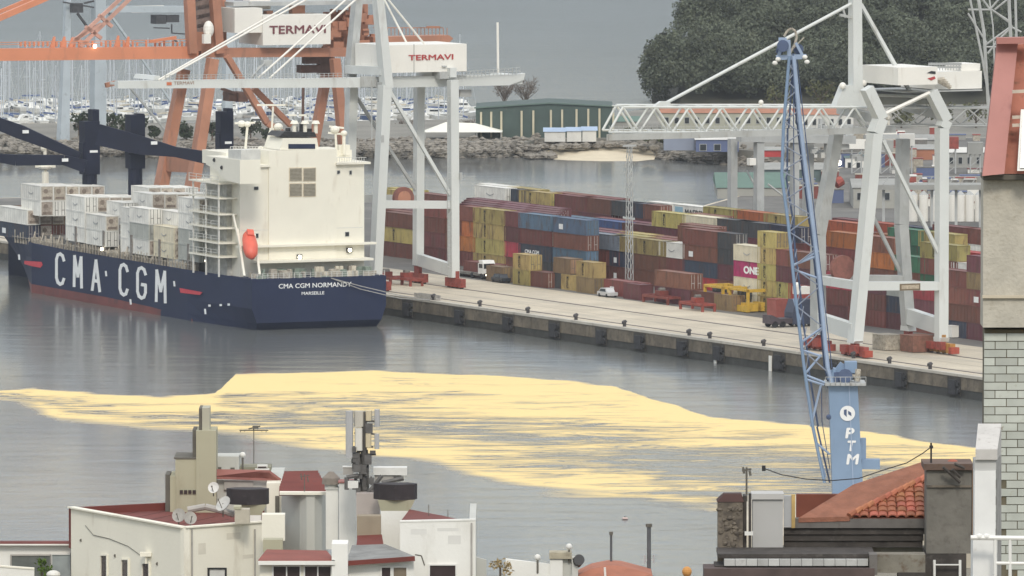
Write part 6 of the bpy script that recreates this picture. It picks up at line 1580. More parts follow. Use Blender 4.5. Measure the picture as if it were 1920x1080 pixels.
def win(T, A_, B_, x0, y0, x1, y1, fm, pm, bars=0, rec=.0, sill=None):
    q = [PW(x, y, A_, B_) for x, y in ((x0,y1),(x1,y1),(x1,y0),(x0,y0))]
    d = (Vector(B_)-Vector(A_)); n = Vector((d.y, -d.x, 0)).normalized()
    if n.y > 0: n = -n
    f = M(); k = .07; X = (Vector(q[1])-Vector(q[0])); w_ = X.length; X.normalize(); Z = Vector((0,0,1)); h_ = (Vector(q[3])-Vector(q[0])).length; o_ = Vector(q[0])
    def r_(a0, b0, a1, b1, d0, d1, mm): mm.slab([o_+X*a0+Z*b0+n*d0, o_+X*a1+Z*b0+n*d0, o_+X*a1+Z*b1+n*d0, o_+X*a0+Z*b1+n*d0], n*(d1-d0))
    for a in ((-k,-k,w_+k,0),(-k,h_,w_+k,h_+k),(-k,0,0,h_),(w_,0,w_+k,h_)): r_(*a, .002, .09, f)
    for i in range(bars): r_(w_*(i+1)/(bars+1)-.03, 0, w_*(i+1)/(bars+1)+.03, h_, .03, .08, f)
    fo_ = T.part('window', f, fm); g_ = M(); r_(0.003,0.003,w_-.003,h_-.003,.005,.025,g_); T.part('pane', g_, pm, parent=fo_)
# --- cream flat roofed house, left
D0 = 440; zc = at(345,990,D0)[2]
Cn = at(345,990,D0); Lf = G(133,952,zc); Rt = G(493,979,zc)
h1 = Thing('cream_house', 'cream rendered flat roofed house with dark red roof deck at the lower left', 'house', (Cn[0],Cn[1],zc-9), 'w')
Lb = G(315,943,zc); Rb = G(493,955,zc); ZB = zc-9
wall(h1, [Lf, Cn], .3, ZB, cream); wall(h1, [(Cn[0]+.0,Cn[1],zc), Rt], .3, ZB, cream)
h1.part('roof_deck', M().add([(Lf[0]+.1,Lf[1]+.2,zc-.35),(Cn[0],Cn[1]+.32,zc-.35),(Rt[0],Rt[1]+.31,zc-.35),(Rb[0],Rb[1]+3,zc-.35),(Lb[0],Lb[1],zc-.35)], [(0,1,2,3,4)]), tred)
wall(h1, [(Lf[0],Lf[1],zc), (Lb[0],Lb[1],zc)], .25, zc-2, tred, 'parapet')
h1.part('parapet_cap', M().beam((Lf[0],Lf[1]+.1,zc+.02), (Cn[0],Cn[1]+.12,zc+.02), .4, .07).beam((Cn[0],Cn[1]+.12,zc+.025), (Rt[0],Rt[1]+.12,zc+.025), .4, .07), cream)
for a in ((191,1042,202,1090),(230,1050,242,1090),(269,1057,281,1090)): win(h1, Lf, Cn, *a, cream, pane_d)
win(h1, Cn, Rt, 391, 1067, 421, 1092, blk, dishw)
q = PW(274,1038,Lf,Cn); h1.part('wall_lamp', M().bc((q[0],q[1]-.3,q[2]), (.55,.5,.18)).tube((q[0],q[1]-.4,q[2]), (q[0],q[1]-.4,q[2]-.45), .05, 6), cream)
for x, y in ((152,1013),(216,1042),(295,1057)): q = PW(x,y,Lf,Cn); h1.part('vent', M().tube((q[0],q[1]-.05,q[2]), (q[0],q[1]+.02,q[2]), .08, 8), dkside)
for x in (360, 478):     # downpipes, roof seams, stains of old repairs
    a = PW(x, 992, Cn, Rt); h1.part('downpipe', M().tube((a[0],a[1]-.06,a[2]), (a[0],a[1]-.06,a[2]-5), .045, 7), dishg)
for i in range(7):
    t_ = (i+1)/8; A_ = Vector((Lf[0]+.1,Lf[1]+.2,zc-.345)).lerp(Vector((Cn[0],Cn[1]+.32,zc-.345)), t_); h1.part('roof_seam', M().beam(A_+Vector((.2,.3,0)), A_+Vector((2.6,6.5,0)), .05, .012), mat('seam_dark', (0.09,0.03,0.025), .9, .2, 1))
pat = mat('repair_patch', (0.66,0.62,0.52), .9, .08, 2)
for x, y, w_, h_ in ((425,1012,26,14),(372,1040,14,22),(455,1048,20,9)):
    a = PW(x,y,Cn,Rt); b = PW(x+w_,y-h_,Cn,Rt); h1.part('render_patch', M().add([(a[0],a[1]-.004,a[2]),(b[0],b[1]-.004,a[2]),(b[0],b[1]-.004,b[2]),(a[0],a[1]-.004,b[2])],[(0,1,2,3)]), pat)
c0 = [PW(x, y, Lf, Cn) for x, y in ((160,985),(175,1003),(205,1010),(240,1024),(262,1040))]
m = M()
for a, b in zip(c0, c0[1:]): m.tube((a[0],a[1]-.05,a[2]), (b[0],b[1]-.05,b[2]), .018, 4)
h1.part('wall_cable', m, dkside)
# left annex with veranda
Da = 452; za = at(20,1020,Da)[2]
h2 = Thing('white_annex', 'low white annex with glazed veranda and thin dark red roof edge at the left border', 'house', at(60,1100,Da), 'w')
AL, AR = at(-60,1021,Da), at(168,1020,Da)
wall(h2, [AL, AR], .3, za-6, white_r)
h2.part('roof', M().box((AL[0]-1,Da-.35,za+.0), (at(133,1015,Da)[0],Da+.6,at(20,1016,Da)[2])), tred)
h2.part('roof_edge', M().box((AL[0]-1,Da-.42,za-.03), (at(136,1015,Da)[0],Da-.35,at(20,1018.5,Da)[2])), white_r)
win(h2, AL, AR, 22, 1042, 94, 1090, dishg, mat('veranda_glass', (0.13,0.14,0.13), .1, .3, 1)); win(h2, AL, AR, 98, 1040, 132, 1090, pvc, mat('veranda_glass_pale', (0.30,0.33,0.33), .15, .3, 1)); win(h2, AL, AR, 135, 1040, 165, 1090, dishg, mat('veranda_blind', (0.13,0.125,0.10), .3, .3, 1))
a = at(-4,1063,Da-3); b = at(64,1068,Da-3)
tw2 = Thing('terrace_wall', 'low white terrace wall in front of the veranda at the bottom left', 'wall', (b[0],b[1],b[2]-3), 'w'); wall(tw2, [a, b], .25, b[2]-4, white_r); tw2.part('coping', M().beam((a[0],a[1]+.12,a[2]+.04), (b[0],b[1]+.12,b[2]+.04), .34, .07), cream)
def shrub(px, py, r, label, mt_, Y, n=8, per=160, size=.09):
    p = at(px, py, Y); cs = [(p[0]+random.uniform(-1,1)*r*.7, p[1]+random.uniform(-.6,.6)*r, p[2]+random.uniform(-.5,.6)*r) for _ in range(n)]
    t = Thing('shrub', label, 'shrub', (p[0],p[1],p[2]-r), 'w'); t.part('stem', M().tube((p[0],p[1],p[2]-2*r), p, .05, 6), barkm)
    me = leafcloud(cs, [r*.5]*n, per, size, 'foliage', mt_, None)
    for v_ in me.vertices: v_.co -= Vector((p[0],p[1],p[2]-r))
    o_ = bpy.data.objects.new('foliage', me); C.objects.link(o_); o_.parent = t.e
shrub(78, 1062, .55, 'green leafy shrub growing behind the terrace wall at the veranda', mat('shrub_green', (0.085,0.14,0.025), .7, .4, 3, spec=.2), Da-1.5)
pt_ = at(100,1077,Da-2.2); t = Thing('garden_lantern', 'white domed lantern beside the shrub at the veranda', 'lantern', pt_, 'w'); t.part('dome', M().ball(pt_, .35, 10, 6, .6), dishw); t.part('post', M().tube(pt_, (pt_[0],pt_[1],pt_[2]-1.5), .06, 6), dkside)
# --- stepped olive chimney tower
Dt = 452
def blockW(T, nm, x0, y0, x1, y1, Y, dep, m_, parent=None):
    a = at(x0, y1, Y); b = at(x1, y0, Y); return T.part(nm, M().box((a[0],Y,a[2]), (b[0],Y+dep,b[2])), m_, parent=parent)
ct_ = Thing('stepped_tower', 'olive rendered stepped lift tower with slim top slab behind the cream house', 'tower', at(360,960,Dt), 'w')
blockW(ct_, 'lower_block', 319, 893, 346, 975, Dt, 3, olive); blockW(ct_, 'middle_block', 329, 860, 368, 975, Dt-.15, 3, olive)
blockW(ct_, 'upper_block', 368, 808, 405, 975, Dt-.3, 2.6, olive); blockW(ct_, 'top_slab', 379, 765, 393, 807.6, Dt, 1.6, mat('render_olive_grey', (0.40,0.385,0.30), .85, .08, .4))
for x0, x1, y0, y1 in ((310,318.6,890,975),(361,367.6,806,860),(373,378.6,766,807)): blockW(ct_, 'shade_edge', x0, y0, x1, y1, Dt+.2, 2.0, dkside)  # shade of the left-facing slivers painted as dark strips
blockW(ct_, 'side_cap', 326, 858, 369, 860.5, Dt-.2, 3.1, dkside)
for i in range(4): blockW(ct_, 'vent_slot', 337+i*8, 919, 343+i*8, 926, Dt-.22, .06, pane_d)
blockW(ct_, 'tank_housing', 405, 856, 448, 882, Dt+2, 2, greyr)
# --- pink roofed penthouse behind
h3 = Thing('rooftop_penthouse', 'penthouse with faded pink flat roof and grey walls behind the black cowl', 'house', at(470,960,Dt+1), 'w')
blockW(h3, 'wall', 398, 900, 528, 985, Dt+1, 7, greyr); blockW(h3, 'wall', 500, 906, 532, 1000, Dt-1, 2, cream)
a, b, c_, d_ = at(396,898,Dt+.6), at(527,902,Dt+.6), G(505,886,at(396,898,Dt)[2]+.3), G(398,884,at(396,898,Dt)[2]+.3)
h3.part('roof', M().slab([a,b,c_,d_],(0,0,.12)), tpink)
blockW(h3, 'window', 516, 930, 524, 968, Dt-1.06, .05, dkside); blockW(h3, 'awning', 420, 901, 475, 918, Dt+.8, .15, dishg)
a = at(395,884,Dt+3); b = at(508,878,Dt+3); h3.part('gutter_board', M().box((a[0],Dt+3,a[2]), (b[0],Dt+5,b[2]+.05)), mat('board_grey_olive', (0.22,0.21,0.15), .8, .2, 1))
# rust-red sloping roof
h4 = Thing('grey_round_house', 'tall pale grey rendered stair drum with red tiled roof between the chimneys', 'house', at(580,1000,Dt-4), 'w')
Dg = Dt-4
m = M(); A_ = at(528,922,Dg+2); pts = [at(528,1060,Dg+2), at(562,1060,Dg-.8), at(575,1060,Dg-1.2), at(590,1060,Dg-1.2), at(604,1060,Dg-.6), at(612,1060,Dg+1)]
zt_ = at(570,922,Dg)[2]
h4.part('drum_wall', M().poly([(p[0],p[1]) for p in pts]+[(pts[-1][0],Dg+6),(pts[0][0],Dg+6)], zc-4, zt_), greyr, smooth=False)
for i in range(7):      # courses of the little tiled roof
    x0, x1 = 523+i*1.5, 611-i*2.5; y = 925-i*4.6; a = at(x0,y,Dg-1+i*.8); b = at(x1,y-1.5,Dg-1+i*.8); h4.part('tile_course', M().add([(a[0],a[1],a[2]),(b[0],b[1],b[2]),(b[0],b[1]+.95,b[2]+.28),(a[0],a[1]+.95,a[2]+.28),(a[0],a[1],a[2]-.12),(b[0],b[1],b[2]-.12),(b[0],b[1]+.95,b[2]+.1),(a[0],a[1]+.95,a[2]+.1)], [(0,1,2,3),(4,7,6,5),(0,4,5,1),(1,5,6,2),(2,6,7,3),(3,7,4,0)]), tred)
blockW(h4, 'eaves', 524, 923, 612, 928, Dg-1.35, 1, cream)
# white pillars and chimneys
def chimney_pot(x0, x1, y0, y1, D, label, m_=white_r, capm=None, nm='chimney'):
    t = Thing(nm, label, 'chimney', at((x0+x1)/2, y1, D), 'w'); blockW(t, 'shaft', x0, y0, x1, y1, D, 1.2, m_)
    blockW(t, 'collar', x0-2, y0-3, x1+2, y0, D-.06, 1.32, capm or greyr); return t
c1 = chimney_pot(636, 667, 906, 1040, Dg-3, 'white square chimney stack with thin red cap beside the telecom mast', white_r, tpink)
c2 = chimney_pot(611, 634, 918, 1030, Dg-2.5, 'white round topped chimney with conical grey cowl left of the square stack', white_r)
p = at(621,915,Dg-2); k = D0/FPX
c2.part('pot', M().tube(p, (p[0],p[1],p[2]+.35), .32, 12), greyr); c2.part('cowl', M().tube((p[0],p[1],p[2]+.2), (p[0],p[1],p[2]+.5), .46, 12, .42).tube((p[0],p[1],p[2]+.5), (p[0],p[1],p[2]+.8), .42, 12, .12), mat('cowl_stone', (0.22,0.19,0.16), .9, .25, 2))
# black cowled flared chimneys
def cowl(x0, x1, yt, yb_, fx0, fx1, fy, sx0, sx1, sy, D, label):
    t = Thing('cowled_chimney', label, 'chimney', at((sx0+sx1)/2, sy, D), 'w')
    xm = (x0+x1)/2; a = at(x0,yt+4,D); b = at(x1,yt+4,D); zt2 = at(xm,yt,D)[2]; zb = at(xm,yb_,D)[2]; w_ = b[0]-a[0]; cx_ = (a[0]+b[0])/2; dp = w_*.45
    pl_ = [(cx_-w_/2,D+dp*.5),(cx_-w_*.36,D-dp*.0),(cx_,D-dp*.35),(cx_+w_*.44,D+dp*.0),(cx_+w_/2,D+dp*.5),(cx_+w_*.3,D+dp*1.1),(cx_-w_*.3,D+dp*1.1)]
    t.part('cowl', M().poly(pl_, zb, zt2), mat('cowl_black', (0.028,0.022,0.024), .75, .35, 1.5, dirt=.3, dirtcol=(.07,.06,.06)))
    fa, fb = at(fx0,yb_,D)[0], at(fx1,yb_,D)[0]; sa_, sb_ = at(sx0,fy,D)[0], at(sx1,fy,D)[0]; zf = at(xm,fy,D)[2]; zs2 = at(xm,sy,D)[2]
    t.part('flare', M().add([(sa_,D,zf),(sb_,D,zf),(sb_,D+1.1,zf),(sa_,D+1.1,zf),(fa,D-.1,zb),(fb,D-.1,zb),(fb,D+1.3,zb),(fa,D+1.3,zb)], BF), olive)
    t.part('shaft', M().box((sa_,D,zs2), (sb_,D+1.1,zf)), white_r); return t
cowl(424, 504, 917, 946, 450, 500, 966, 452, 489, 1010, D0+4, 'left black cowled chimney above the dark red roof deck')
cowl(700, 782, 908, 937, 708, 778, 958, 714, 768, 1035, D0-1, 'right black cowled chimney beside the telecom mast')
# right white house
D5 = 432; h5 = Thing('white_house', 'bright white rendered house block with one dark window right of the telecom mast', 'house', at(820,1100,D5), 'w')
Q0, Q1 = at(750,979,D5), at(892,976,D5); wall(h5, [Q0, Q1], .3, Q0[2]-6, white_r)
rt_ = G(892,974,Q1[2]); h5.part('side_wall', M().box((Q1[0]-.3,D5+.3,Q0[2]-6), (Q1[0],D5+9,Q1[2]-.02)), greyr)
a, b, c_, d_ = at(752,976,D5+.4), at(862,974,D5+.4), at(826,966,D5+7), at(768,955,D5+7)
h5.part('roof', M().slab([a,b,c_,d_],(0,0,-.15)), tred)
h5.part('parapet_cap', M().beam((Q0[0],D5+.15,Q0[2]+.03), (Q1[0],D5+.15,Q1[2]+.03), .36, .07), white_r)
win(h5, Q0, Q1, 806, 1060, 854, 1095, pvc, pane_d, 0); q = PW(800,1045,Q0,Q1)
h5.part('cable', M().tube(PW(778,1040,Q0,(Q1[0],Q1[1],0)), PW(790,1042,Q0,Q1), .03, 4).tube(PW(790,1042,Q0,Q1), PW(796,1060,Q0,Q1), .03, 4), dkside)
a = PW(884,980,Q0,Q1); h5.part('downpipe', M().tube((a[0],a[1]-.07,a[2]), (a[0],a[1]-.07,a[2]-5), .045, 7), dishg)
for x, y, w_, h_ in ((770,1002,30,10),(840,1020,24,16),(820,996,40,6)):
    a = PW(x,y,Q0,Q1); b = PW(x+w_,y-h_,Q0,Q1); h5.part('render_patch', M().add([(a[0],a[1]-.004,a[2]),(b[0],b[1]-.004,a[2]),(b[0],b[1]-.004,b[2]),(a[0],a[1]-.004,b[2])],[(0,1,2,3)]), mat('repair_patch_white', (0.66,0.65,0.61), .9, .06, 2))
# thin rods
for x, y0, y1, lab in ((804,946,972,'left'),(840,956,975,'right')): p = at(x,y1,D5+3); t = Thing('aerial_rod', 'thin %s aerial rod on the red roof of the white house' % lab, 'aerial', p, 'w'); t.part('rod', M().tube(p, at(x,y0,D5+3), .02, 5), dkside); t.part('base', M().bc(p, (.15,.15,.1)), dkside)
# low front wings with red roofs and windows
D6 = 428; h6 = Thing('front_wing', 'low front wing with red flat roof and white framed windows between the two houses', 'house', at(560,1100,D6), 'w')
F0, F1 = at(487,1052,D6), at(630,1052,D6); wall(h6, [F0, F1], .3, F0[2]-6, cream)
a, b, c_, d_ = at(484,1054,D6-.5), at(628,1054,D6-.5), at(612,1036,D6+6), at(500,1034,D6+6); h6.part('roof', M().slab([a,b,c_,d_],(0,0,.1)), mat('roof_orange_red', (0.24,0.065,0.045), .8, .2, .6, dirt=.35, dirtcol=(.2,.07,.05)))
h6.part('fascia', M().box((a[0],D6-.6,a[2]-.12), (b[0],D6-.5,a[2]+.06)), white_r)
win(h6, F0, F1, 513, 1062, 562, 1095, pvc, pane_d, 1); win(h6, F0, F1, 572, 1062, 620, 1095, pvc, pane_d, 1)
blockW(h6, 'wall', 493, 1012, 530, 1036, D6+7, 1, olive); blockW(h6, 'wall', 491, 965, 534, 1014, D6+12, 1, cream)
h7 = Thing('grey_roof_wing', 'small wing with grey slate roof and brown window below the square chimney', 'house', at(710,1100,D6), 'w')
F0, F1 = at(652,1052,D6+1), at(776,1052,D6+1); wall(h7, [F0, F1], .3, F0[2]-6, white_r)
a, b, c_, d_ = at(650,1056,D6+.5), at(778,1047,D6+.5), at(722,1024,D6+7), at(660,1026,D6+7); h7.part('roof', M().slab([a,b,c_,d_],(0,0,.1)), slate)
h7.part('fascia', M().beam(tuple(map(sum,zip(a,(0,-.05,0)))), tuple(map(sum,zip(b,(0,-.05,0)))), .1, .22), tred)
blockW(h7, 'wall', 669, 968, 714, 1010, D6+9, 1, mat('render_taupe', (0.30,0.25,0.18), .85, .15, 1)); a, b, c_, d_ = at(668,1030,D6+6.5), at(720,1030,D6+6.5), at(716,1006,D6+9), at(670,1008,D6+9); h7.part('roof', M().slab([a,b,c_,d_],(0,0,.1)), tred)
win(h7, F0, F1, 716, 1064, 732, 1095, pvc, pane_d); win(h7, F0, F1, 738, 1064, 762, 1095, pvc, mat('curtain_brown', (0.20,0.16,0.11), .6, .2, 2))
blockW(h7, 'wall', 622, 1020, 652, 1095, D6-.5, 2, white_r); blockW(h7, 'wall', 668, 925, 712, 968, D6+13, 1, mat('render_pinkish', (0.42,0.37,0.34), .85, .1, 1))
# dishes
def sat(px, py, r, lab, m_, D=441, d=(-.3,-1,.3)):
    p = at(px, py, D); t = Thing('satellite_dish', lab, 'dish', (p[0],p[1],p[2]-r*1.5), 'w')
    t.part('reflector', M().dish(p, r, d), m_); q = Vector(p)+Vector(d).normalized()*r*.9
    t.part('feed_arm', M().tube((p[0],p[1],p[2]-r*.8), tuple(q), .02, 5).bc(tuple(q), (.07,.1,.07)), dkside); t.part('mast', M().tube((p[0],p[1]+.15,p[2]-r*1.6), (p[0],p[1]+.15,p[2]), .03, 6), dkside)
sat(335,966,.34,'left grey satellite dish of the pair on the dark red roof deck', dishg, D0+1.5); sat(357,971,.32,'right grey satellite dish of the pair on the dark red roof deck', dishg, D0+1.2, (.3,-1,.3))
sat(418,944,.42,'white satellite dish tilted beside the left black cowl', mat('dish_pale',(0.5,0.49,0.46),.6,.1,2), D0+3, (-.6,-.6,.6)); sat(400,914,.28,'small pale satellite dish against the penthouse wall', dishw, D0+9)
sat(1050-12,1030,.1,'tiny dish on the cap of the white parapet chimney', dishw, 430) if False else None
# roof bits: hoses and vents on the deck
t = Thing('roof_duct', 'crumpled pale duct lying across the red roof deck behind the dishes', 'duct', at(400,962,D0+4), 'w')
for a, b in (((352,956),(385,950)),((385,950),(420,958)),((420,958),(440,965))): t.part('duct_section', M().tube(at(*a,D0+5), at(*b,D0+5), .16, 8), dishg)
t = Thing('vent_box', 'beige vent box on the roof edge beside the left black cowl', 'vent', at(455,980,D0+.8), 'w'); blockW(t, 'box', 440, 955, 468, 982, D0+.8, .8, mat('box_beige', (0.45,0.41,0.33), .8, .15, 2)); blockW(t, 'lid', 438, 950, 452, 955, D0+.75, .9, olive)
# round cctv / ball antenna things
for x, y, lab, D in ((455,853,'white ball headed rooftop camera above the pink roof',455),(1008-0,1045,'white ball shaped vent on the low parapet',430),(1067,1025,'white globe lamp on the parapet chimney',430)):
    p = at(x,y,D); t = Thing('globe_vent', lab, 'vent', (p[0],p[1],p[2]-.7), 'w'); t.part('globe', M().ball(p, .15, 12, 8), dishw); t.part('stalk', M().tube((p[0],p[1],p[2]-.75), p, .05, 6), dkside)
p = at(492,876,455); t = Thing('roof_vent', 'low white roof ventilator with dark slot on the pink roof', 'vent', p, 'w'); t.part('hood', M().bc((p[0],p[1],p[2]+.05), (.5,.4,.14)), dishw); t.part('base', M().bc((p[0],p[1],p[2]-.12), (.7,.5,.15)), dishw); t.part('slot', M().bc((p[0],p[1]-.22,p[2]+.02), (.42,.04,.06)), pane_d)
for x0, y0 in ((422,872),(445,876)): pass
blockW(ct_, 'tank_leg', 409, 876, 415, 884, Dt+1.9, .5, dkside); blockW(ct_, 'tank_leg', 432, 877, 440, 884, Dt+1.9, .5, dkside)
# TV aerials
def aerial(px, y0, y1, D, label, kind=0):
    b0 = at(px,y1,D); t0_ = at(px,y0,D); t = Thing('tv_aerial', label, 'aerial', b0, 'w'); t.part('mast', M().tube(b0, t0_, .025, 5), dkside)
    m = M()
    if kind == 0:
        for i in range(7): x = px-25+i*8; q = at(x, y0+3-abs(i-3)*-1.5, D); m.tube((q[0]-.0,q[1]-.25,q[2]), (q[0],q[1]+.25,q[2]), .02, 4)
        m.tube(at(px-27,y0+5,D), at(px+27,y0+5,D), .03, 5).tube(at(px-10,y0+2,D), at(px+12,y0-3,D), .035, 5).bc(at(px+3,y0-1,D), (.3,.2,.14))
    else:
        for dx, dy, l_ in ((-7,0,12),(5,6,10)): m.tube(at(px+dx,y0+dy,D), at(px+dx+2,y0+dy+l_,D), .03, 5)
        m.tube(at(px-9,y0+6,D), at(px+9,y0+3,D), .02, 4)
    t.part('elements', m, dkside)
aerial(476, 802, 872, 470, 'wide TV aerial on a thin pole above the penthouse, against the yellow water')
aerial(571, 888, 935, 447, 'short bent TV aerial on the red tiled roof', 1)
aerial(1400, 876, 940, 205, 'small bracketed TV aerial beside the pale vent stack', 1)
# telecom mast
Dm = D0+2; tm = Thing('telecom_mast', 'grey telecom mast with four tall panel antennas on the rooftops', 'telecom mast', at(683,960,Dm), 'w')
dk = mat('mast_dark_steel', (0.10,0.095,0.09), .6, .3, 3)
m = M().tube(at(683,962,Dm), at(683,772,Dm), .13, 8)
for x in (676, 690): m.tube(at(x,962,Dm+.2), at(x,850,Dm+.2), .05, 6)
for k_ in range(12): m.tube(at(676,955-k_*9,Dm+.2), at(690,948-k_*9,Dm+.2), .03, 4)
m.beam(at(655,852,Dm), at(705,852,Dm), .09).beam(at(655,838,Dm), at(700,838,Dm), .08).beam(at(665,788,Dm), at(706,790,Dm), .08).beam(at(664,812,Dm), at(706,814,Dm), .07)
tm.part('pole', m, dk)
pg = mat('antenna_grey', (0.42,0.42,0.42), .5, .06, 1); pw_ = mat('antenna_white', (0.66,0.64,0.58), .5, .06, 1)
def panel(x0, x1, y0, y1, m_, dd=0): 
    a, b = at(x0,y1,Dm-.4+dd), at(x1,y0,Dm-.4+dd); r_ = (b[0]-a[0])/2; cx_ = (a[0]+b[0])/2
    pl_ = [(cx_-r_, Dm-.2+dd), (cx_-r_*.8, Dm-.4+dd), (cx_, Dm-.46+dd), (cx_+r_*.8, Dm-.4+dd), (cx_+r_, Dm-.2+dd), (cx_+r_*.6, Dm-.1+dd), (cx_-r_*.6, Dm-.1+dd)]
    tm.part('panel_antenna', M().poly(pl_, a[2], b[2]), m_)
panel(648,662,771,858,pg); panel(664,682,771,800,mat('antenna_beige',(0.5,0.47,0.40),.5,.06,1),.1); panel(665,680,803,845,pw_); panel(685,697,770,789,mat('antenna_cream',(0.58,0.50,0.34),.5,.05,1),.15); panel(685,696,813,839,mat('antenna_cream',(0.58,0.50,0.34))); panel(702,712,768,800,pg,.1); panel(702,711,814,842,pg)
m = M()
for k_ in range(34):
    x = random.uniform(662,700); y = random.uniform(842,925); q = at(x,y,Dm+random.uniform(-.4,.3)); m.bc(q, (random.uniform(.08,.35),.25,random.uniform(.1,.4)))
for x, y in ((692,803),(690,862),(668,858),(680,880)): m.bc(at(x,y,Dm-.2), (.35,.3,.45))
tm.part('radio_unit', m, dk, kind='stuff')
m = M()
for a, b in (((650,918),(650,895)),((650,895),(672,891)),((690,925),(716,892)),((716,905),(757,897))): m.tube(at(*a,Dm-.3), at(*b,Dm-.3), .11, 6)
tm.part('stand_pipe', m, dk)
tm.part('cabinet', M().bc(at(662,908,Dm-.2), (.5,.5,.35)), dishw)
t = Thing('roof_tank', 'long white boxed unit on a steel arm right of the telecom mast', 'tank', at(735,900,Dm+.5), 'w'); blockW(t, 'casing', 700, 877, 763, 891, Dm+.5, .9, dishw); blockW(t, 'under_tray', 702, 892, 752, 903, Dm+.6, .7, dishg); blockW(t, 'motor', 738, 894, 756, 902, Dm+.4, .3, dk)
t = Thing('equipment_box', 'pale equipment box on the left of the telecom mast base', 'box', at(655,885,Dm), 'w'); blockW(t, 'box', 643, 876, 662, 890, Dm-.1, .5, dishg); blockW(t, 'lid', 642, 875, 663, 876.5, Dm-.15, .6, dishw)
# --- bottom middle: low white parapet house, orange roof with poles
D8 = 430; h8 = Thing('parapet_house', 'low white parapet wall with short chimney at the bottom centre', 'house', at(1000,1095,D8), 'w')
wall(h8, [at(948,1048,D8), at(1031,1058,D8)], .3, at(1000,1110,D8)[2], white_r); blockW(h8, 'chimney', 1031, 1049, 1055, 1110, D8-.1, .9, white_r); blockW(h8, 'chimney_side', 1055, 1046, 1082, 1110, D8+.1, .9, greyr); blockW(h8, 'chimney_cap', 1030, 1036, 1072, 1048, D8-.2, 1.1, mat('cap_stone', (0.38,0.34,0.25), .9, .25, 2, dirt=.4))
p = at(1086,1049,D8-.4); h8.part('vent_pipe', M().tube((p[0]-.12,p[1]+.5,p[2]-.2), (p[0],p[1]-.1,p[2]), .26, 12), blk); blockW(h8, 'pipe', 1072, 1050, 1084, 1110, D8-.3, .4, greyr)
wall(h8, [at(893,1045,D8+5), at(912,1050,D8+5)], .3, at(1000,1110,D8)[2], greyr)
shrub(938, 1064, .55, 'brown dried shrub beside the low white parapet', mat('dry_leaves', (0.30,0.22,0.10), .8, .3, 3), D8-1, 8, 140, .08)
h9 = Thing('orange_roof_house', 'house top with low hipped orange roof and two tall poles behind at the bottom centre', 'house', at(1150,1095,D8), 'w')
rdg = [at(1085,1078,D8), at(1110,1066,D8+.5), at(1140,1060,D8+1), at(1165,1061,D8+1), at(1222,1076,D8+.5), at(1228,1100,D8-1), at(1080,1100,D8-1)]
rf_ = h9.part('roof', M().slab(rdg, (0,2.5,0)), mat('roof_orange', (0.36,0.135,0.08), .8, .15, 1, dirt=.3))
h9.part('ridge_flashing', M().beam(at(1134,1064,D8-.2), at(1135,1082,D8-.2), .1, .12), dishw, parent=rf_)
for x, y0, y1, r_, lab in ((1146,1003,1066,.06,'shorter thin grey pole behind the orange roof'),(1217,988,1090,.10,'taller thin grey pole with small side antennas behind the orange roof')):
    b0 = at(x,y1,D8+3); t = Thing('antenna_pole', lab, 'pole', b0, 'w'); t.part('pole', M().tube(b0, at(x,y0,D8+3), r_, 7), mat('pole_grey', (0.09,0.095,0.10), .6, .2, 2))
    t.part('pole_cap', M().tube(at(x,y0,D8+3), tuple(map(sum,zip(at(x,y0,D8+3),(0,0,.15)))), r_*1.6, 7), dkside)
    if x > 1200:
        for dx in (-8,9): t.part('side_antenna', M().tube(at(x+dx,1055,D8+3), at(x+dx,1040,D8+3), .035, 6), pg)
        t.part('cross_arm', M().beam(at(x-8,1050,D8+3), at(x+9,1050,D8+3), .05), pg)
p = at(1288,1072,D8); t = Thing('orange_vent', 'orange rounded vent cap at the bottom edge, right of the poles', 'vent', (p[0],p[1],p[2]-.5), 'w'); t.part('cap', M().ball(p, .23, 12, 8, 1.1), mat('vent_orange', (0.55,0.26,0.07), .7, .2, 3)); t.part('pipe', M().tube((p[0],p[1],p[2]-.8), p, .13, 8), dkside)
# a gull of foam? small pale buoy on the water
p = G(1172,974,0); t = Thing('mooring_buoy', 'small pale pink buoy floating on the grey water', 'buoy', p, 'w'); t.part('float', M().ball((p[0],p[1],.12), .42, 12, 6, .4), mat('buoy_pink', (0.55,0.42,0.38), .6, .1, 2)); t.part('ring', M().tube((p[0],p[1],.25), (p[0],p[1],.42), .1, 8), dkside)

# ================================================================ RIGHT FOREGROUND: tiled roof, chimneys (about 200 m)
D9 = 200
stone = mat('chimney_stone', (0.16,0.135,0.105), .95, .4, 2.0, dirt=.6, dirtcol=(.06,.05,.045), bump=.03, bscale=5)
cem = mat('chimney_cement', (0.155,0.145,0.125), .95, .25, 1.5, dirt=.45, dirtcol=(.09,.08,.07), bump=.02, bscale=6)
wdk = mat('fascia_dark_wood', (0.05,0.043,0.038), .85, .35, 2.5, dirt=.4, dirtcol=(.10,.09,.08)); wgr = mat('fascia_grey_wood', (0.13,0.12,0.11), .85, .25, 2, dirt=.4, dirtcol=(.08,.07,.06))
vgrey = mat('vent_pale_grey', (0.42,0.415,0.40), .6, .05, 1)
tile = mat('clay_tile', (0.34,0.12,0.065), .8, .2, 3, dirt=.35, dirtcol=(.22,.08,.05), rnd=.25, bump=.01, bscale=12)
h10 = Thing('tiled_roof_house', 'old house with orange clay tiled roof and dark wooden fascia at the lower right', 'house', at(1600,1095,D9), 'w')
blockW(h10, 'fascia_board', 1487, 972.5, 1737, 990, D9-.02, .3, wgr)
for i in range(3): blockW(h10, 'fascia_plank', 1470, 990.5+i*12, 1734-i*2, 1002-0+i*12, D9+.06+i*.05, .25, wdk)
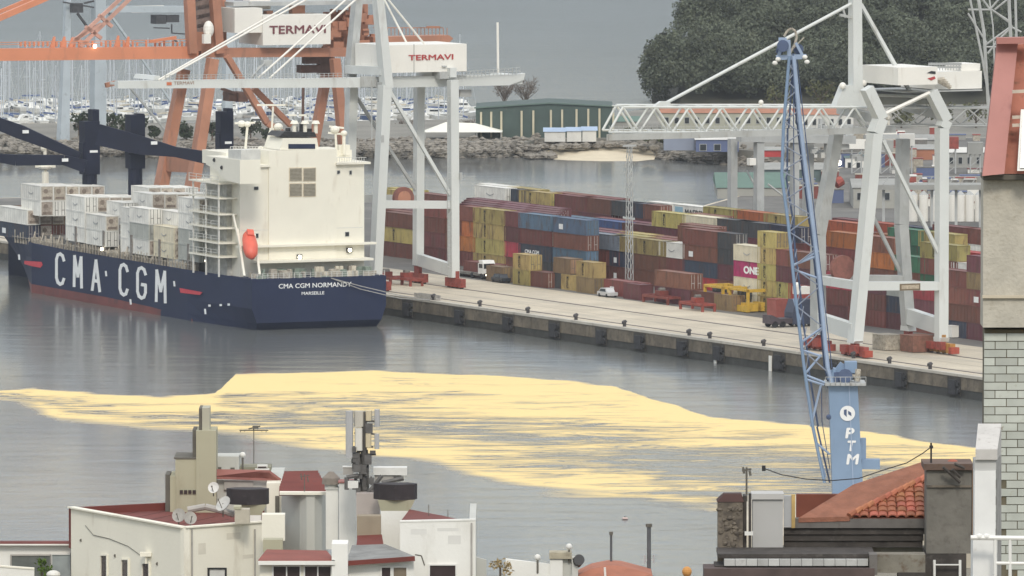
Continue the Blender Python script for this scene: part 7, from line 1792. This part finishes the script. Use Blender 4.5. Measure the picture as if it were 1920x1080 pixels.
blockW(h10, 'wall', 1468, 1026.5, 1738, 1052, D9+.35, .5, mat('wall_grey_olive', (0.20,0.19,0.15), .9, .2, 1.5, dirt=.4)); blockW(h10, 'gable_panel', 1493, 927, 1600, 972, D9+4.4, .2, mat('panel_dark_red', (0.16,0.045,0.025), .8, .2, 2))
blockW(h10, 'corner_post', 1484, 928, 1491, 990, D9-.1, .2, mat('ochre_post', (0.42,0.29,0.11), .8, .3, 3)); blockW(h10, 'corner_trim', 1470, 930, 1484, 988, D9-.05, .2, mat('trim_grey', (0.40,0.41,0.42), .7, .1, 2))
# roof face made of tile rows; slope rises away from us towards the right
zf = at(1600,973,D9)[2]
def roofpt(px, py): # back-leaning roof plane through the fascia line, 24 degrees
    x, y, q = ray(px, py); k_ = math.tan(math.radians(24)); t_ = (zf-k_*D9-CAM_H)/(q-k_*y); return Vector((x*t_, y*t_, CAM_H+q*t_))
rows_ = 9; ys = [973-i*8.6 for i in range(rows_+2)]
def hip(y): # left end of the tile rows: the diagonal of the hip
    return 1590+(973-y)*(1735-1590)/(973-902) if y > 902 else 1735
def rim(y): return 1497+(973-y)*(1735-1497)/(973-886)
base_r = M().slab([roofpt(1497,973), roofpt(1735,973), roofpt(1735,886)], (0,.0,-.12)); h10.part('roof', base_r, mat('roof_underlay', (0.20,0.07,0.04), .9, .2, 2))
tm_ = {}
def tilemesh(w_, l_):
    m = M(); n_ = 5; vs = []
    for j, (yy, zz) in enumerate(((0,0.035),(l_*1.12,0.0))):
        for i in range(n_+1): a_ = math.pi*i/n_; vs.append((-w_/2*math.cos(a_), yy, zz+w_*.28*math.sin(a_)))
    fs = [(i, i+1, n_+2+i, n_+1+i) for i in range(n_)]
    for i in range(n_+1): vs.append((vs[i][0]*.86, vs[i][1], vs[i][2]-.025))
    fs += [(i, 2*(n_+1)+i, 2*(n_+1)+i+1, i+1) for i in range(n_)]
    return mesh_of('tile', m.add(vs, fs), (0,0,0), tile)
TLm = tilemesh(.20, .23)
k_ = math.radians(24); o9 = Vector(h10.o)
p0 = roofpt(1735, 973); 
step = .215; cnt = 0
ends = roofpt(1735, 888); L_ = (Vector((0,ends.y,ends.z))-Vector((0,p0.y,p0.z))).length
r_i = 0
for r_i in range(int(L_/step)+1):
    yy = p0.y+r_i*step*math.cos(k_); zz = p0.z+r_i*step*math.sin(k_)
    sxp, syp = S(p0.x, yy, zz)
    xl_ = hip(syp)
    X = p0.x-.1
    while True:
        px_, _ = S(X, yy, zz)
        if px_ < xl_: break
        if cnt < 290:
            o_ = bpy.data.objects.new('roof_tile', TLm); C.objects.link(o_); o_.parent = h10.e; o_.location = Vector((X+random.uniform(-.008,.008), yy, zz+.02))-o9; o_.rotation_euler = (k_, random.uniform(-.03,.03), random.uniform(-.03,.03)); cnt += 1
        X -= .205
# hip slope turned towards the left: long plain band
bd = M().slab([roofpt(1497,972.5)+Vector((0,-.05,.02)), roofpt(1592,972.5)+Vector((0,-.05,.05)), roofpt(1735,901)+Vector((0,-.05,.09)), roofpt(1735,886)+Vector((0,.1,.25)), roofpt(1600,922)+Vector((0,.1,.15))], (0,0,-.1))
h10.part('hip_slope', bd, mat('hip_clay', (0.25,0.105,0.065), .85, .2, 4, dirt=.35, dirtcol=(.25,.10,.06), bump=.02, bscale=14))
for i in range(13):
    t_ = i/13; a = roofpt(1592,972).lerp(roofpt(1735,901), t_); b = roofpt(1592,972).lerp(roofpt(1735,901), t_+1/12.5); h10.part('hip_tile', M().tube(a+Vector((0,-.06,.06)), b+Vector((0,-.06,.1)), .075, 7, .06), tile)
# cement chimney right
c3 = Thing('cement_chimney', 'broad grey cement chimney with brown cap right of the tiled roof', 'chimney', at(1780,1060,D9-1), 'w')
blockW(c3, 'shaft', 1737, 882, 1822, 1038, D9-1, 1.1, cem); blockW(c3, 'cap', 1732, 870, 1825, 881.5, D9-1.1, 1.3, mat('cap_brown', (0.13,0.085,0.065), .9, .3, 2, dirt=.4)); blockW(c3, 'ledge', 1737, 910, 1822, 914, D9-1.06, .05, stone)
blockW(c3, 'side_face', 1822.5, 882, 1830, 1038, D9-.9, .9, mat('side_rust', (0.24,0.13,0.06), .9, .3, 2)); blockW(c3, 'dark_base', 1734, 1039, 1812, 1095, D9-1.02, 1.3, wdk)
c3.part('pot', M().ball(at(1786,869,D9-.4), .14, 10, 6, .7), tile)
m = M()
for a, b in (((1768,876),(1800,905)),((1785,880),(1800,895)),((1790,870),(1808,878))): m.tube(at(*a,D9-1.3), at(*b,D9-1.2), .035, 5)
c3.part('dead_vine', m, wdk)
for x in (1752, 1800): c3.part('ladder_rail', M().tube(at(x,1050,D9-1.2), at(x,1095,D9-1.2), .03, 6), pvc)
blockW(c3, 'ladder_rung', 1752, 1058, 1800, 1060, D9-1.22, .05, pvc)
# stone chimney left
c4 = Thing('stone_chimney', 'mottled old stone chimney at the left end of the tiled roof house', 'chimney', at(1372,1075,D9-.5), 'w')
blockW(c4, 'shaft', 1346, 941, 1393, 1075, D9-.5, .6, stone); 
sh = M(); a, b = at(1346,941,D9-.5), at(1393,941,D9-.5); zt3 = at(1370,928,D9-.5)[2]
c4.part('cap', M().add([(a[0]-.02,D9-.52,a[2]),(b[0]+.02,D9-.52,a[2]),(b[0]+.02,D9+.2,a[2]),(a[0]-.02,D9+.2,a[2]),(a[0]+.14,D9-.3,zt3),(b[0]-.02,D9-.3,zt3),(b[0]-.02,D9+.1,zt3),(a[0]+.14,D9+.1,zt3)], BF), mat('cap_dark_brown', (0.055,0.025,0.02), .9, .3, 2))
blockW(c4, 'dark_side', 1393.3, 930, 1400, 1060, D9-.4, .5, wdk)
for k_2 in range(60):
    x = random.uniform(1349,1389); y = random.uniform(945,1060); q = at(x,y,D9-.5); c = random.uniform(.03,.09)
    c4.part('stone', M().ball((q[0],q[1]+c*.35,q[2]), c, 6, 4, .8, .25), stone)
t = Thing('vent_stack', 'tall pale grey boxed vent stack beside the stone chimney', 'vent', at(1440,1060,D9-.3), 'w'); blockW(t, 'casing', 1411, 937, 1468, 1036, D9-.3, .6, vgrey); blockW(t, 'lid', 1409, 926, 1470, 936.5, D9-.36, .72, mat('vent_lid', (0.45,0.44,0.42), .6, .05, 1))
t = Thing('wall_pipe', 'thin dark pipe between the stone chimney and the pale vent stack', 'pipe', at(1406,1040,D9-.6), 'w'); t.part('pipe', M().tube(at(1406,1040,D9-.6), at(1406,925,D9-.6), .03, 6), wdk); t.part('bracket', M().bc(at(1404,1000,D9-.6), (.18,.1,.08)), dishw)
# lower ledges
h11 = Thing('lower_roof_edge', 'dark lower roof with a row of pale ridge slabs along the bottom right', 'roof', at(1500,1095,D9-3), 'w')
blockW(h11, 'roof', 1346, 1039, 1640, 1046, D9-2, 1.5, wdk); 
for i in range(13): blockW(h11, 'ridge_slab', 1358+i*20.8, 1049, 1358+i*20.8+20, 1061, D9-2.2, .5, mat('slab_pale', (0.42,0.42,0.40), .9, .2, 2, dirt=.3, dirtcol=(.25,.24,.22), rnd=.15))
blockW(h11, 'end_post', 1630, 1040, 1645, 1078, D9-2.3, .6, wgr)
blockW(h11, 'under_wall', 1340, 1061, 1645, 1066, D9-2.1, 1, wdk); blockW(h11, 'lower_roof', 1320, 1066, 1640, 1100, D9-2.4, 1, mat('roof_brown_dark', (0.085,0.06,0.055), .8, .25, 2))
blockW(h11, 'side_wall', 1645, 1040, 1735, 1074, D9-1.9, .6, mat('wall_mottled', (0.20,0.185,0.15), .95, .3, 2, dirt=.5, bump=.02)); blockW(h11, 'lower_board', 1684, 1074, 1735, 1095, D9-2.0, .6, wdk)
# sagging wire
t = Thing('overhead_wire', 'sagging dark overhead wire crossing in front of the blue tower', 'wire', at(1440,884,D9+2), 'w')
m = M(); pts = [(1432,878),(1465,890),(1510,898),(1560,901),(1610,897),(1660,880),(1700,868),(1730,850),(1746,838)]
for a, b in zip(pts, pts[1:]): m.tube(at(*a,D9+1), at(*b,D9+1), .012, 5)
t.part('wire', m, blk); t.part('insulator', M().bc(at(1432,878,D9+1), (.08,.08,.12)), blk)
t = Thing('wire_rod', 'short dark rod on the cement chimney cap holding the wire', 'rod', at(1746,870,D9-.8), 'w'); t.part('rod', M().tube(at(1746,872,D9-.8), at(1746,830,D9-.8), .022, 5), blk); t.part('clip', M().bc(at(1746,838,D9-.8), (.08,.08,.06)), blk)

# ================================================================ FAR RIGHT: glazed brick house with mansard (about 90 m)
DB = 90
brick = mat('glazed_brick', (0.46,0.48,0.43), .45, .12, 5, dirt=.3, dirtcol=(.34,.33,.25), rnd=.14)
mortar = mat('brick_mortar', (0.13,0.115,0.08), .95, .3, 8, dirt=.4, dirtcol=(.2,.12,.05))
pc = mat('concrete_panel', (0.47,0.44,0.37), .9, .12, 6, dirt=.35, dirtcol=(.36,.32,.25), bump=.01, bscale=30)
mans = mat('mansard_red', (0.40,0.175,0.15), .6, .1, 3, dirt=.2, dirtcol=(.3,.12,.1))
h12 = Thing('glazed_brick_house', 'house edge with pale green glazed bricks and red mansard at the right border', 'house', at(1880,1095,DB), 'w')
zb_t = at(1900,618,DB)[2]; xL = at(1845,800,DB)[0]; xR = at(1960,800,DB)[0]
h12.part('backing_wall', M().box((xL+.004,DB+.012,zb_t-3.2), (xR,DB+.4,zb_t)), mortar)
bw_, bh_, gp_ = .215, .072, .0085
bme = mesh_of('brick', M().add([(0,0,0),(bw_,0,0),(bw_,.05,0),(0,.05,0),(0,0,bh_),(bw_,0,bh_),(bw_,.05,bh_),(0,.05,bh_)], BF), (0,0,0), brick)
bme2 = mesh_of('brick', M().add([(0,0,0),(bw_/2-.005,0,0),(bw_/2-.005,.05,0),(0,.05,0),(0,0,bh_),(bw_/2-.005,0,bh_),(bw_/2-.005,.05,bh_),(0,.05,bh_)], BF), (0,0,0), brick)
nrow = 31; o12 = Vector(h12.o)
for r_ in range(nrow):
    z = zb_t-.03-(r_+1)*(bh_+gp_); x = xL; first = r_ % 2
    if first:
        o_ = bpy.data.objects.new('brick', bme2); C.objects.link(o_); o_.parent = h12.e; o_.location = Vector((x, DB+random.uniform(-.003,.003), z))-o12; x += bw_/2-.005+gp_
    while x < xR-.02:
        if not (r_ > 17 and random.random() < .13):
            o_ = bpy.data.objects.new('brick', bme); C.objects.link(o_); o_.parent = h12.e; o_.location = Vector((x, DB+random.uniform(-.004,.004), z))-o12
        x += bw_+gp_
a = at(1843,614,DB-.12); b = at(1980,556,DB-.12); h12.part('concrete_band', M().box((a[0],DB-.12,a[2]), (b[0],DB+.4,b[2])), pc)
a = at(1843,555,DB-.06); b = at(1980,338,DB-.06); h12.part('concrete_wall', M().box((a[0],DB-.06,a[2]+.004), (b[0],DB+.4,b[2])), pc)
h12.part('band_drip', M().box((a[0]-.01,DB-.16,a[2]-.015), (b[0],DB-.12,a[2]+.012)), mat('drip_cream', (0.52,0.46,0.35), .8, .1, 4))
ms = M().slab([at(1842,330,DB-.3), at(1883,326,DB-.3), at(1909,78,DB+.3), at(1870,76,DB+.3)], (0,.12,0)); h12.part('mansard_verge', ms, mans)
h12.part('mansard_roof', M().slab([at(1880,326,DB-.15), at(1990,326,DB-.15), at(1990,74,DB+.45), at(1904,84,DB+.45)], (0,.12,0)), mat('mansard_orange', (0.36,0.13,0.085), .7, .2, 4, dirt=.4))
h12.part('mansard_head', M().beam(at(1868,76,DB+.2), at(1990,74,DB+.2), .15, .06), mans)
h12.part('eaves_board', M().box(at(1843,337,DB-.2), tuple(map(sum,zip(at(1990,328,DB-.2),(0,.5,0))))), dkside)
pnl = M().slab([at(1907,320,DB-.42), at(1990,320,DB-.42), at(1990,205,DB-.2), at(1914,205,DB-.2)], (0,-.03,0)); fr12 = h12.part('solar_panel_frame', pnl, pvc)
h12.part('solar_panel', M().slab([at(1912,315,DB-.455), at(1990,315,DB-.455), at(1990,209,DB-.235), at(1917,209,DB-.235)], (0,-.005,0)), mat('solar_navy', (0.03,0.04,0.07), .2, .1, 3), parent=fr12)
for y in (102,150,165): h12.part('roof_batten', M().beam(at(1898,y+70,DB-.2), at(1990,y+66,DB-.2), .05, .03), mat('batten_cream', (0.5,0.42,0.34), .7, .2, 4))
# white pillar with cap and balcony rail
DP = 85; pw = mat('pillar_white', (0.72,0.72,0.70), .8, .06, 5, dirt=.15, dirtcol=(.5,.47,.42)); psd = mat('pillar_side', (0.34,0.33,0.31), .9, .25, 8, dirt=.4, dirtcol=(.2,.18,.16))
h13 = Thing('balcony_pillar', 'white rendered balcony pillar with pale stone cap in front of the green bricks', 'pillar', at(1845,1095,DP), 'w')
blockW(h13, 'shaft', 1827, 882, 1867, 1010, DP, .3, pw); blockW(h13, 'neck', 1827, 862, 1868, 881.5, DP+.01, .3, mat('neck_grey', (0.5,0.5,0.48), .8, .1, 5)); 
a, b = at(1829,862,DP-.03), at(1870,862,DP-.03); z2_ = at(1850,842,DP)[2]; dz = at(1850,806,DP)[2]
h13.part('cap', M().add([(a[0],DP-.03,a[2]),(b[0],DP-.03,a[2]),(b[0]+.075,DP+.7,a[2]),(a[0]+.075,DP+.7,a[2]),(a[0],DP-.03,z2_),(b[0],DP-.03,z2_),(b[0]+.075,DP+.7,dz),(a[0]+.06,DP+.7,dz)], BF), mat('cap_pale_stone', (0.52,0.50,0.47), .85, .12, 5, dirt=.3))
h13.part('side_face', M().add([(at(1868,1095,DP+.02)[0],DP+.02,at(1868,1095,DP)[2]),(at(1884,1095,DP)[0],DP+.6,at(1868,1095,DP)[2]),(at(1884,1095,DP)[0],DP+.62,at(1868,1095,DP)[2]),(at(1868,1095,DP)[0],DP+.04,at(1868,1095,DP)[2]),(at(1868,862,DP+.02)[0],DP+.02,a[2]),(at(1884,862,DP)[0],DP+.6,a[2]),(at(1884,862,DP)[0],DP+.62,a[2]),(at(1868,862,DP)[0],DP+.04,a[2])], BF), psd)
blockW(h13, 'plinth', 1824, 1012, 1870, 1100, DP-.05, .4, pw)
t = Thing('balcony_railing', 'white painted metal balcony railing at the bottom right corner', 'railing', at(1880,1095,DP-.3), 'w')
yr = DP-.3
t.part('top_rail', M().tube(at(1820,1008,yr), at(1990,1010,yr), .022, 8), pvc); t.part('lower_rail', M().tube(at(1868,1056,yr), at(1990,1057,yr), .016, 8), pvc)
for x in (1866, 1894, 1926): t.part('baluster', M().tube(at(x,1010,yr), at(x,1095,yr), .016, 8), pvc)
for x in (1836,1850): t.part('rail_knob', M().ball(at(x,1006,yr), .03, 8, 6), pvc)
t = Thing('dry_twigs', 'pale dry twigs sticking out beside the pillar cap', 'twigs', at(1862,812,DP+.8), 'w')
m = M()
for k_2 in range(14): x = random.uniform(1850,1880); m.tube(at(x,806,DP+.8), at(x+random.uniform(-12,12),806-random.uniform(-4,14),DP+.8), .006, 4)
t.part('twig', m, beige); t.part('twig_base', M().bc(at(1864,806,DP+.8), (.1,.05,.02)), beige)
HAZE = 0.00003
# ================================================================ AIR
hz = bpy.data.objects.new('haze', mesh_of('haze', M().box((-3600, -400, -4.5), (3600, 8700, 760)))); C.objects.link(hz); hz['kind'] = 'stuff'
hm_ = bpy.data.materials.new('haze'); hm_.use_nodes = True; t = hm_.node_tree; t.nodes.clear()
pv = t.nodes.new('ShaderNodeVolumePrincipled'); pv.inputs['Color'].default_value = (0.86,0.92,1.0,1); pv.inputs['Density'].default_value = HAZE
ho = t.nodes.new('ShaderNodeOutputMaterial'); t.links.new(pv.outputs[0], ho.inputs['Volume']); hz.data.materials.append(hm_)
